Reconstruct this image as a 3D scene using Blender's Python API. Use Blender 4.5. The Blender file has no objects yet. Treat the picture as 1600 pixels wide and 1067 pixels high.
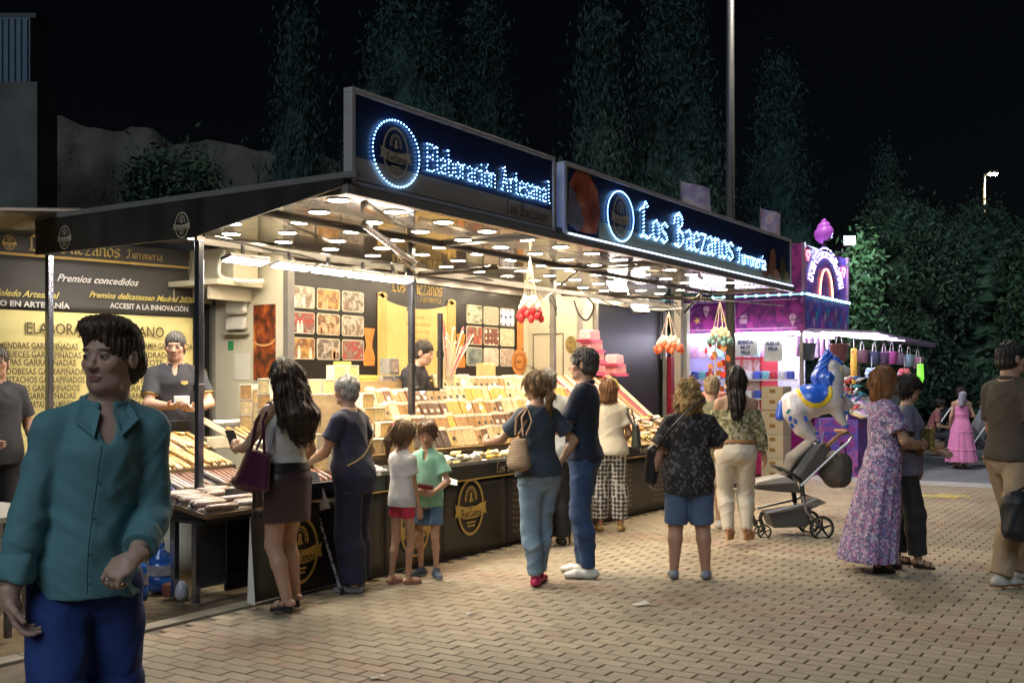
import bpy, bmesh, math, random
import numpy as np
from mathutils import Vector, Matrix
random.seed(7)
S = bpy.context.scene
COL = S.collection
PI = math.pi

# ------------------------------------------------------------------ camera, sky, exposure
CU, CV = 0.8391, 0.5440          # view direction in stall axes (X along the counter, Y into the stall)
CAMZ, F = 1.54, 1650.0
cam = bpy.data.objects.new('camera', bpy.data.cameras.new('camera'))
COL.objects.link(cam)
cam.location = (0, 0, CAMZ)
cam.rotation_euler = (PI/2, 0, math.atan2(-CU, CV))
cam.data.lens = 36*F/1600
cam.data.shift_y = 61.5/1600
cam.data.clip_start = 0.1
cam.data.clip_end = 600
S.camera = cam
S.render.engine = 'CYCLES'
w = bpy.data.worlds.new('World'); S.world = w; w.use_nodes = True
nt = w.node_tree
sky = nt.nodes.new('ShaderNodeTexSky'); sky.sky_type = 'NISHITA'; sky.sun_disc = False
sky.sun_elevation = math.radians(35); sky.sun_rotation = math.radians(140)
nt.links.new(sky.outputs[0], nt.nodes['Background'].inputs[0])
nt.nodes['Background'].inputs[1].default_value = 0.00035
fill_sun = bpy.data.objects.new('moonlight', bpy.data.lights.new('moonlight', 'SUN')); COL.objects.link(fill_sun)  # added sun lamp: soft cool fill from behind the camera
fill_sun.data.energy = 0.62; fill_sun.data.angle = math.radians(35); fill_sun.data.color = (0.75, 0.88, 1.0)
fill_sun.rotation_euler = (math.radians(50), 0, math.radians(-75))
S.view_settings.view_transform = 'Standard'; S.view_settings.look = 'None'
S.view_settings.exposure = 0.72; S.view_settings.gamma = 1; S.view_settings.use_curve_mapping = False
S.cycles.use_light_tree = True
S.cycles.max_bounces = 6; S.cycles.diffuse_bounces = 3; S.cycles.glossy_bounces = 3
S.cycles.transmission_bounces = 4; S.cycles.transparent_max_bounces = 6
S.cycles.sample_clamp_indirect = 4; S.cycles.caustics_reflective = False; S.cycles.caustics_refractive = False

# ------------------------------------------------------------------ places: a point of the photograph on a known plane
RX, RY = 0.5440, -0.8391
def on_z(x, y, z=0.0):
    Y = (z-CAMZ)*F/(595-y); X = (x-800)/F*Y
    return Vector((RX*X+CU*Y, RY*X+CV*Y, z))
def on_v(x, y, v):
    r = (x-800)/F; u = v*(0.8391+r*0.5440)/(0.5440-r*0.8391)
    Y = CU*u+CV*v
    return Vector((u, v, CAMZ+(595-y)/F*Y))
def on_u(x, y, u):
    r = (x-800)/F; v = u*(0.5440-r*0.8391)/(0.8391+r*0.5440); Y = CU*u+CV*v
    return Vector((u, v, CAMZ+(595-y)/F*Y))
def at_d(x, y, Y):
    X = (x-800)/F*Y
    return Vector((RX*X+CU*Y, RY*X+CV*Y, CAMZ+(595-y)/F*Y))

# ------------------------------------------------------------------ tagging and linking
def tag(o, label=None, cat=None, group=None, kind=None):
    if label: o['label'] = label
    if cat: o['category'] = cat
    if group: o['group'] = group
    if kind: o['kind'] = kind
    return o
def link(name, me, parent=None, loc=None, rotz=None):
    o = bpy.data.objects.new(name, me); COL.objects.link(o)
    if parent is not None: o.parent = parent
    if loc is not None: o.location = loc
    if rotz is not None: o.rotation_euler = (0, 0, rotz)
    return o
def empty(name, loc=(0, 0, 0), rotz=0, label=None, cat=None, group=None, kind=None):
    o = link(name, None, None, loc, rotz); o.empty_display_size = 0.1
    return tag(o, label, cat, group, kind)
def copy_tree(o, parent=None):
    c = o.copy(); COL.objects.link(c)
    if parent is not None: c.parent = parent
    for ch in o.children: copy_tree(ch, c)
    return c

# ------------------------------------------------------------------ materials
MATS = {}
def lin(c):
    return tuple(((v/12.92) if v <= 0.04045 else ((v+0.055)/1.055)**2.4) for v in c)
def nodes_of(m):
    m.use_nodes = True; return m.node_tree, m.node_tree.nodes['Principled BSDF']
def mat(name, col=(0.5, 0.5, 0.5), rough=0.6, metal=0.0, var=0.15, scale=6.0, bump=0.0, bscale=40.0, spec=0.5, coat=0.0, alpha=1.0, trans=0.0, attr=None, emit=None, estr=0.0, sheen=0.0, stretch=None, sss=0.0):
    if name in MATS: return MATS[name]
    m = bpy.data.materials.new(name); MATS[name] = m
    t, p = nodes_of(m); L = t.links.new
    p.inputs['Roughness'].default_value = rough; p.inputs['Metallic'].default_value = metal
    p.inputs['Specular IOR Level'].default_value = spec; p.inputs['Coat Weight'].default_value = coat
    p.inputs['Alpha'].default_value = alpha; p.inputs['Transmission Weight'].default_value = trans
    p.inputs['Sheen Weight'].default_value = sheen
    if sss:
        p.inputs['Subsurface Weight'].default_value = sss; p.inputs['Subsurface Radius'].default_value = (0.01, 0.004, 0.002)
        p.inputs['Subsurface Scale'].default_value = 1.0
    tc = t.nodes.new('ShaderNodeTexCoord'); mp = t.nodes.new('ShaderNodeMapping'); L(tc.outputs['Object'], mp.inputs[0])
    if stretch: mp.inputs['Scale'].default_value = stretch
    n = t.nodes.new('ShaderNodeTexNoise'); n.inputs['Scale'].default_value = scale; n.inputs['Detail'].default_value = 5; L(mp.outputs[0], n.inputs['Vector'])
    mul = t.nodes.new('ShaderNodeMapRange'); mul.inputs[1].default_value = 0.25; mul.inputs[2].default_value = 0.75
    mul.inputs[3].default_value = 1-var; mul.inputs[4].default_value = 1+var; L(n.outputs[0], mul.inputs[0])
    mx = t.nodes.new('ShaderNodeVectorMath'); mx.operation = 'SCALE'; L(mul.outputs[0], mx.inputs['Scale'])
    if attr:
        a = t.nodes.new('ShaderNodeAttribute'); a.attribute_name = attr; L(a.outputs['Color'], mx.inputs[0])
    else:
        mx.inputs[0].default_value = col[:3]
    L(mx.outputs[0], p.inputs['Base Color'])
    if bump:
        n2 = t.nodes.new('ShaderNodeTexNoise'); n2.inputs['Scale'].default_value = bscale; n2.inputs['Detail'].default_value = 4; L(mp.outputs[0], n2.inputs['Vector'])
        b = t.nodes.new('ShaderNodeBump'); b.inputs['Strength'].default_value = 1.0; b.inputs['Distance'].default_value = bump
        L(n2.outputs[0], b.inputs['Height']); L(b.outputs[0], p.inputs['Normal'])
    if emit:
        p.inputs['Emission Color'].default_value = (*emit, 1); p.inputs['Emission Strength'].default_value = estr
    return m
def glow(name, col, s, sample=True):
    if name in MATS: return MATS[name]
    m = mat(name, (0.6, 0.6, 0.6), 0.4, emit=col, estr=s)
    m.cycles.emission_sampling = 'AUTO' if sample else 'NONE'
    return m
def pattern(name, cols, scale=30, kind='voronoi', rough=0.8, stretch=None, bump=0.0):
    """cloth or print whose colour comes from cells or bands"""
    if name in MATS: return MATS[name]
    m = bpy.data.materials.new(name); MATS[name] = m
    t, p = nodes_of(m); L = t.links.new; p.inputs['Roughness'].default_value = rough
    tc = t.nodes.new('ShaderNodeTexCoord'); mp = t.nodes.new('ShaderNodeMapping'); L(tc.outputs['Object'], mp.inputs[0])
    if stretch: mp.inputs['Scale'].default_value = stretch
    r = t.nodes.new('ShaderNodeValToRGB'); r.color_ramp.interpolation = 'CONSTANT' if kind != 'noise' else 'LINEAR'
    while len(r.color_ramp.elements) < len(cols): r.color_ramp.elements.new(0.5)
    for i, c in enumerate(cols):
        r.color_ramp.elements[i].position = i/len(cols) if kind != 'noise' else 0.25+0.5*i/max(1, len(cols)-1); r.color_ramp.elements[i].color = (*c, 1)
    if kind == 'voronoi':
        v = t.nodes.new('ShaderNodeTexVoronoi'); v.inputs['Scale'].default_value = scale; L(mp.outputs[0], v.inputs['Vector'])
        sp = t.nodes.new('ShaderNodeSeparateColor'); L(v.outputs['Color'], sp.inputs[0]); L(sp.outputs[0], r.inputs[0])
    elif kind == 'wave':
        v = t.nodes.new('ShaderNodeTexWave'); v.inputs['Scale'].default_value = scale; v.bands_direction = 'Z'; v.inputs['Distortion'].default_value = 0; L(mp.outputs[0], v.inputs['Vector']); L(v.outputs['Fac'], r.inputs[0])
    elif kind == 'swirl':
        v = t.nodes.new('ShaderNodeTexWave'); v.inputs['Scale'].default_value = scale; v.inputs['Distortion'].default_value = 14; v.inputs['Detail'].default_value = 2; v.inputs['Detail Scale'].default_value = 2.5; L(mp.outputs[0], v.inputs['Vector']); L(v.outputs['Fac'], r.inputs[0])
    elif kind == 'dist':
        v = t.nodes.new('ShaderNodeTexVoronoi'); v.inputs['Scale'].default_value = scale; v.inputs['Randomness'].default_value = 0.15; L(mp.outputs[0], v.inputs['Vector']); L(v.outputs['Distance'], r.inputs[0])
    else:
        v = t.nodes.new('ShaderNodeTexNoise'); v.inputs['Scale'].default_value = scale; v.inputs['Detail'].default_value = 3; L(mp.outputs[0], v.inputs['Vector']); L(v.outputs[0], r.inputs[0])
    L(r.outputs[0], p.inputs['Base Color'])
    if bump:
        b = t.nodes.new('ShaderNodeBump'); b.inputs['Distance'].default_value = bump; L(v.outputs[0] if kind != 'voronoi' else v.outputs['Distance'], b.inputs['Height']); L(b.outputs[0], p.inputs['Normal'])
    return m

# ------------------------------------------------------------------ mesh builder
class MB:
    def __init__(s): s.v = []; s.f = []; s.sm = False
    def quad(s, a, b, c, d):
        n = len(s.v); s.v += [tuple(a), tuple(b), tuple(c), tuple(d)]; s.f.append((n, n+1, n+2, n+3)); return s
    def poly(s, pts):
        n = len(s.v); s.v += [tuple(p) for p in pts]; s.f.append(tuple(range(n, n+len(pts)))); return s
    def box(s, x0, x1, y0, y1, z0, z1, M=None):
        n = len(s.v)
        vs = [(x0, y0, z0), (x1, y0, z0), (x1, y1, z0), (x0, y1, z0), (x0, y0, z1), (x1, y0, z1), (x1, y1, z1), (x0, y1, z1)]
        if M is not None: vs = [tuple(M @ Vector(p)) for p in vs]
        s.v += vs
        s.f += [tuple(n+i for i in q) for q in ((0, 3, 2, 1), (4, 5, 6, 7), (0, 1, 5, 4), (1, 2, 6, 5), (2, 3, 7, 6), (3, 0, 4, 7))]
        return s
    def tube(s, pts, r, n=8, cap=True, close=False):
        pts = [Vector(p) for p in pts]; m = len(pts)
        rs = r if isinstance(r, (list, tuple)) else [r]*m
        base = len(s.v); up = None
        for i, p in enumerate(pts):
            if close: d = pts[(i+1) % m]-pts[i-1]
            else: d = pts[min(i+1, m-1)]-pts[max(i-1, 0)]
            if d.length < 1e-9: d = Vector((0, 0, 1))
            d.normalize()
            if up is None:
                up = Vector((0, 0, 1)) if abs(d.z) < 0.9 else Vector((1, 0, 0))
            a = d.cross(up)
            if a.length < 1e-6: a = d.cross(Vector((0.3, 1, 0.2)))
            a.normalize(); b = d.cross(a).normalized(); up = a.cross(d)
            for k in range(n):
                t = 2*PI*k/n; s.v.append(tuple(p+a*(math.cos(t)*rs[i])+b*(math.sin(t)*rs[i])))
        for i in range(m if close else m-1):
            j = (i+1) % m
            for k in range(n):
                k2 = (k+1) % n
                s.f.append((base+i*n+k, base+i*n+k2, base+j*n+k2, base+j*n+k))
        if cap and not close:
            s.f.append(tuple(base+k for k in range(n))[::-1]); s.f.append(tuple(base+(m-1)*n+k for k in range(n)))
        return s
    def lathe(s, prof, n=16, c=(0, 0, 0), M=None):
        base = len(s.v)
        for (r, z) in prof:
            for k in range(n):
                t = 2*PI*k/n; p = Vector((c[0]+r*math.cos(t), c[1]+r*math.sin(t), c[2]+z))
                s.v.append(tuple(M @ p) if M is not None else tuple(p))
        for i in range(len(prof)-1):
            for k in range(n):
                k2 = (k+1) % n; s.f.append((base+i*n+k, base+i*n+k2, base+(i+1)*n+k2, base+(i+1)*n+k))
        s.f.append(tuple(base+k for k in range(n))[::-1]); s.f.append(tuple(base+(len(prof)-1)*n+k for k in range(n)))
        return s
    def prism(s, pts, off):
        """polygon pts (3-D) extruded by vector off"""
        n = len(pts); b = len(s.v); off = Vector(off)
        s.v += [tuple(Vector(p)) for p in pts]+[tuple(Vector(p)+off) for p in pts]
        s.f.append(tuple(range(b, b+n))[::-1]); s.f.append(tuple(range(b+n, b+2*n)))
        for i in range(n):
            j = (i+1) % n; s.f.append((b+i, b+j, b+n+j, b+n+i))
        return s
    def ball(s, c, r, n=10, m=6, sc=(1, 1, 1)):
        b = len(s.v)
        for i in range(1, m):
            a = PI*i/m
            for k in range(n):
                t = 2*PI*k/n; s.v.append((c[0]+r*sc[0]*math.sin(a)*math.cos(t), c[1]+r*sc[1]*math.sin(a)*math.sin(t), c[2]+r*sc[2]*math.cos(a)))
        top = len(s.v); s.v += [(c[0], c[1], c[2]+r*sc[2]), (c[0], c[1], c[2]-r*sc[2])]
        for i in range(m-2):
            for k in range(n):
                k2 = (k+1) % n; s.f.append((b+i*n+k, b+(i+1)*n+k, b+(i+1)*n+k2, b+i*n+k2))
        for k in range(n):
            k2 = (k+1) % n; s.f.append((top, b+k, b+k2)); s.f.append((top+1, b+(m-2)*n+k2, b+(m-2)*n+k))
        return s
    def mesh(s, m, smooth=False):
        me = bpy.data.meshes.new('m'); me.from_pydata(s.v, [], s.f)
        if m is not None: me.materials.append(m)
        if smooth or s.sm: me.polygons.foreach_set('use_smooth', [True]*len(me.polygons))
        me.update(); return me
    def build(s, name, m, parent=None, loc=None, rotz=None, smooth=False, bevel=0):
        o = link(name, s.mesh(m, smooth), parent, loc, rotz)
        if bevel:
            b = o.modifiers.new('bevel', 'BEVEL'); b.width = bevel; b.segments = 2; b.limit_method = 'ANGLE'
        return o

def sheet(fn, nu, nv):
    """one joined grid: fn(s, t) with s, t in 0..1"""
    mb = MB(); mb.v = [tuple(fn(i/nu, j/nv)) for i in range(nu+1) for j in range(nv+1)]; m = nv+1
    mb.f = [(i*m+j, (i+1)*m+j, (i+1)*m+j+1, i*m+j+1) for i in range(nu) for j in range(nv)]; return mb
# ------------------------------------------------------------------ implicit surfaces (for people, hair, clothes and the balloon)
def surface_nets(Fd, lo, h):
    nx, ny, nz = Fd.shape; ins = Fd < 0
    cs = ins.astype(np.int8)
    tot = np.zeros((nx-1, ny-1, nz-1), np.int8)
    offs = [(i, j, k) for i in (0, 1) for j in (0, 1) for k in (0, 1)]
    for i, j, k in offs: tot += cs[i:nx-1+i, j:ny-1+j, k:nz-1+k]
    act = np.argwhere((tot > 0) & (tot < 8))
    if len(act) == 0: return None
    idx = -np.ones((nx-1, ny-1, nz-1), np.int32); idx[act[:, 0], act[:, 1], act[:, 2]] = np.arange(len(act))
    cv = {o: Fd[act[:, 0]+o[0], act[:, 1]+o[1], act[:, 2]+o[2]] for o in offs}
    acc = np.zeros((len(act), 3)); cnt = np.zeros(len(act))
    for o in offs:
        for ax in range(3):
            if o[ax] == 0:
                o2 = list(o); o2[ax] = 1; o2 = tuple(o2)
                a, b = cv[o], cv[o2]; m = (a < 0) != (b < 0)
                t = np.where(m, a/np.where(m, a-b, 1), 0)
                p = np.array(o, float)[None, :].repeat(len(act), 0); p[:, ax] += t
                acc += p*m[:, None]; cnt += m
    V = (act+acc/np.maximum(cnt, 1)[:, None])*h+np.array(lo)
    quads = []
    for ax in range(3):
        o2 = [0, 0, 0]; o2[ax] = 1
        a = ins[:nx-o2[0], :ny-o2[1], :nz-o2[2]]; b = ins[o2[0]:, o2[1]:, o2[2]:]
        e = np.argwhere(a != b)
        u, v = (ax+1) % 3, (ax+2) % 3
        ok = (e[:, u] > 0) & (e[:, v] > 0) & (e[:, u] < Fd.shape[u]-1) & (e[:, v] < Fd.shape[v]-1)
        e = e[ok]; flip = a[e[:, 0], e[:, 1], e[:, 2]]
        def g(du, dv):
            q = e.copy(); q[:, u] -= du; q[:, v] -= dv; return idx[q[:, 0], q[:, 1], q[:, 2]]
        q = np.stack([g(1, 1), g(0, 1), g(0, 0), g(1, 0)], 1)
        q[~flip] = q[~flip][:, ::-1]
        quads.append(q)
    Q = np.concatenate(quads); Q = Q[(Q >= 0).all(1)]
    return V, Q
def smin(a, b, k):
    if k <= 0: return np.minimum(a, b)
    hh = np.maximum(k-np.abs(a-b), 0)/k
    return np.minimum(a, b)-hh*hh*k*0.25
class Prim:
    def __init__(s, fn, lo, hi): s.fn = fn; s.lo = np.array(lo, float); s.hi = np.array(hi, float)
def cone(a, b, ra, rb, side=None, kx=1.0, flat=False):
    a = np.array(a, float); b = np.array(b, float); ab = b-a; L2 = max(ab @ ab, 1e-9)
    r = max(ra, rb)*max(kx, 1); lo = np.minimum(a, b)-r; hi = np.maximum(a, b)+r
    if side is not None: side = np.array(side, float)/np.linalg.norm(side)
    def fn(X, Y, Z):
        x, y, z = X-a[0], Y-a[1], Z-a[2]
        t0 = (x*ab[0]+y*ab[1]+z*ab[2])/L2; t = np.clip(t0, 0, 1)
        qx, qy, qz = x-t*ab[0], y-t*ab[1], z-t*ab[2]
        if side is not None:
            q = (qx*side[0]+qy*side[1]+qz*side[2])*(1/kx-1); qx = qx+q*side[0]; qy = qy+q*side[1]; qz = qz+q*side[2]
        d = np.sqrt(qx*qx+qy*qy+qz*qz)-(ra+(rb-ra)*t)
        if flat: d = np.maximum(d, (t0-1)*math.sqrt(L2))
        return d
    return Prim(fn, lo, hi)
def ell(c, r, M=None):
    c = np.array(c, float); r = np.array(r, float)
    R = None if M is None else np.array(M, float)
    m = r.max() if R is not None else r
    def fn(X, Y, Z):
        x, y, z = X-c[0], Y-c[1], Z-c[2]
        if R is not None: x, y, z = R[0, 0]*x+R[1, 0]*y+R[2, 0]*z, R[0, 1]*x+R[1, 1]*y+R[2, 1]*z, R[0, 2]*x+R[1, 2]*y+R[2, 2]*z
        k0 = np.sqrt((x/r[0])**2+(y/r[1])**2+(z/r[2])**2); k1 = np.sqrt((x/r[0]**2)**2+(y/r[1]**2)**2+(z/r[2]**2)**2)
        return k0*(k0-1)/np.maximum(k1, 1e-6)
    return Prim(fn, c-m, c+m)
def loft(sec, sp=None, inflate=0.0, z0=None, z1=None, fold=None):
    """stack of elliptical sections (z, half width, front, back); sp(z) gives the spine offset; fold(theta, z) scales the radius"""
    sec = sorted(sec); zz = np.array([q[0] for q in sec]); A, Bf, Bb = (np.array([q[i] for q in sec]) for i in (1, 2, 3))
    zt = np.linspace(zz[0], zz[-1], 160)
    def sm(v):
        w_ = np.interp(zt, zz, v); kz = np.ones(9)/9; return np.convolve(np.pad(w_, 4, mode='edge'), kz, 'valid')
    A, Bf, Bb = sm(A), sm(Bf), sm(Bb)
    z0 = zz[0] if z0 is None else z0; z1 = zz[-1] if z1 is None else z1
    ox = np.array([sp(z)[0] if sp else 0 for z in zt]); oy = np.array([sp(z)[1] if sp else 0 for z in zt])
    mx = max(A.max(), Bf.max(), Bb.max())+inflate+(0.08 if fold else 0)
    lo = (ox.min()-mx, oy.min()-mx, z0-0.01); hi = (ox.max()+mx, oy.max()+mx, z1+0.01)
    def fn(X, Y, Z):
        a = np.interp(Z, zt, A)+inflate; bf = np.interp(Z, zt, Bf)+inflate; bb = np.interp(Z, zt, Bb)+inflate
        x = X-np.interp(Z, zt, ox); y = Y-np.interp(Z, zt, oy)
        b = np.where(y > 0, bf, bb)
        if fold is not None:
            f = fold(np.arctan2(y/b, x/a), Z); a = a*f; b = b*f
        k0 = np.sqrt((x/a)**2+(y/b)**2); k1 = np.sqrt((x/a**2)**2+(y/b**2)**2)
        d = k0*(k0-1)/np.maximum(k1, 1e-6)
        d = np.where(k0 < 0.05, -np.minimum(a, b), d)
        return np.maximum(d, np.maximum(z0-Z, Z-z1))
    return Prim(fn, lo, hi)
def framed(p, R, c):
    """primitive given in a local frame: rotation R (columns are its axes), origin c"""
    R = np.array(R, float); c = np.array(c, float)
    cs = np.array([[x, y, z] for x in (p.lo[0], p.hi[0]) for y in (p.lo[1], p.hi[1]) for z in (p.lo[2], p.hi[2])])
    w_ = cs @ R.T+c
    def fn(X, Y, Z):
        x, y, z = X-c[0], Y-c[1], Z-c[2]
        return p.fn(R[0, 0]*x+R[1, 0]*y+R[2, 0]*z, R[0, 1]*x+R[1, 1]*y+R[2, 1]*z, R[0, 2]*x+R[1, 2]*y+R[2, 2]*z)
    return Prim(fn, w_.min(0), w_.max(0))
def field(ops, h, clip=None, noise=None):
    """ops: list of (mode, prim, k) with mode '+' union, '-' cut, '&' keep only"""
    pos = [p for m, p, k in ops if m == '+']
    lo = np.min([p.lo for p in pos], 0)-3*h-0.012; hi = np.max([p.hi for p in pos], 0)+3*h+0.012
    if clip is not None: lo = np.maximum(lo, clip[0]); hi = np.minimum(hi, clip[1])
    n = np.maximum(np.ceil((hi-lo)/h).astype(int)+1, 4)
    ax = [lo[i]+h*np.arange(n[i]) for i in range(3)]
    Fd = np.full(n, 0.2, np.float32)
    for m, p, k in ops:
        e = k+2.5*h+0.012
        i0 = [max(0, int(np.searchsorted(ax[i], p.lo[i]-e))) for i in range(3)]; i1 = [min(n[i], int(np.searchsorted(ax[i], p.hi[i]+e))) for i in range(3)]
        if m == '&': i0 = [0, 0, 0]; i1 = list(n)
        if any(i1[i] <= i0[i] for i in range(3)): continue
        sl = tuple(slice(i0[i], i1[i]) for i in range(3))
        X = ax[0][sl[0]][:, None, None]; Y = ax[1][sl[1]][None, :, None]; Z = ax[2][sl[2]][None, None, :]
        d = p.fn(X+0*Y+0*Z, Y+0*X+0*Z, Z+0*X+0*Y)
        if m == '+': Fd[sl] = smin(Fd[sl], d, k)
        elif m == '-': Fd[sl] = -smin(-Fd[sl], d, k)
        else: Fd[sl] = np.maximum(Fd[sl], d)
    if noise is not None:
        X = ax[0][:, None, None]; Y = ax[1][None, :, None]; Z = ax[2][None, None, :]
        Fd += noise(X, Y, Z).astype(np.float32)
    # close the field at a clip face so that the mesh stays open there only outside the cells
    return surface_nets(Fd, lo, h)
def half(nrm, d):
    nrm = np.array(nrm, float)
    return Prim(lambda X, Y, Z: nrm[0]*X+nrm[1]*Y+nrm[2]*Z-d, (-9, -9, -9), (9, 9, 9))
def np_mesh(parts, m, colf=None):
    """parts: list of (V, Q); one mesh, smooth, with an optional colour attribute from colf(V)"""
    parts = [p for p in parts if p is not None]
    V = np.concatenate([p[0] for p in parts]); off = 0; Qs = []
    for v, q in parts: Qs.append(q+off); off += len(v)
    Q = np.concatenate(Qs)
    me = bpy.data.meshes.new('m'); me.vertices.add(len(V)); me.vertices.foreach_set('co', V.astype(np.float32).ravel())
    me.loops.add(4*len(Q)); me.loops.foreach_set('vertex_index', Q.astype(np.int32).ravel())
    me.polygons.add(len(Q)); me.polygons.foreach_set('loop_start', np.arange(0, 4*len(Q), 4, dtype=np.int32)); me.polygons.foreach_set('loop_total', np.full(len(Q), 4, np.int32))
    me.update(calc_edges=True); me.validate()
    me.polygons.foreach_set('use_smooth', np.ones(len(me.polygons), bool))
    if m is not None: me.materials.append(m)
    if colf is not None:
        a = me.color_attributes.new('tint', 'FLOAT_COLOR', 'POINT'); c = np.ones((len(me.vertices), 4), np.float32)
        co = np.empty(3*len(me.vertices), np.float32); me.vertices.foreach_get('co', co)
        c[:, :3] = colf(co.reshape(-1, 3)); a.data.foreach_set('color', c.ravel())
    return me
# ------------------------------------------------------------------ people
def rot3(yaw=0, pitch=0, roll=0):
    return np.array(Matrix.Rotation(yaw, 3, 'Z') @ Matrix.Rotation(pitch, 3, 'X') @ Matrix.Rotation(roll, 3, 'Y'))
def nrm(v): v = np.array(v, float); return v/max(np.linalg.norm(v), 1e-9)
def ik(a, b, l1, l2, pole):
    a = np.array(a, float); b = np.array(b, float); d = b-a; L = np.linalg.norm(d); Lm = (l1+l2)*0.998
    if L > Lm: b = a+d*Lm/L; d = b-a; L = Lm
    c = (l1*l1-l2*l2+L*L)/(2*L); hh = math.sqrt(max(l1*l1-c*c, 0)); dn = d/L
    p = np.array(pole, float); p = p-dn*(p @ dn); p = nrm(p)
    return a+dn*c+p*hh, b
MALE = [(.80, .11, .06, .075), (.86, .165, .098, .115), (.93, .172, .100, .125), (1.02, .155, .105, .095), (1.10, .146, .108, .085), (1.22, .165, .115, .098), (1.33, .176, .120, .105), (1.39, .166, .104, .100), (1.435, .132, .080, .088), (1.475, .085, .060, .070), (1.52, .055, .05, .055)]
FEMALE = [(.80, .11, .06, .075), (.86, .175, .095, .125), (.93, .182, .095, .130), (1.02, .155, .095, .095), (1.10, .128, .090, .075), (1.20, .138, .105, .085), (1.30, .150, .138, .092), (1.37, .150, .108, .092), (1.43, .118, .074, .080), (1.48, .08, .052, .062), (1.51, .05, .045, .05)]
CHILD0 = [(.78, .11, .07, .08), (.86, .150, .098, .105), (.93, .155, .105, .110), (1.02, .148, .110, .095), (1.12, .145, .112, .090), (1.24, .148, .105, .092), (1.34, .155, .100, .092), (1.40, .150, .088, .085), (1.44, .125, .07, .075), (1.47, .08, .055, .06), (1.51, .052, .05, .05)]
CHILD = [(z-max(0, min(1, (z-1.12)/.25))*.055, a, f, k) for z, a, f, k in CHILD0]
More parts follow.
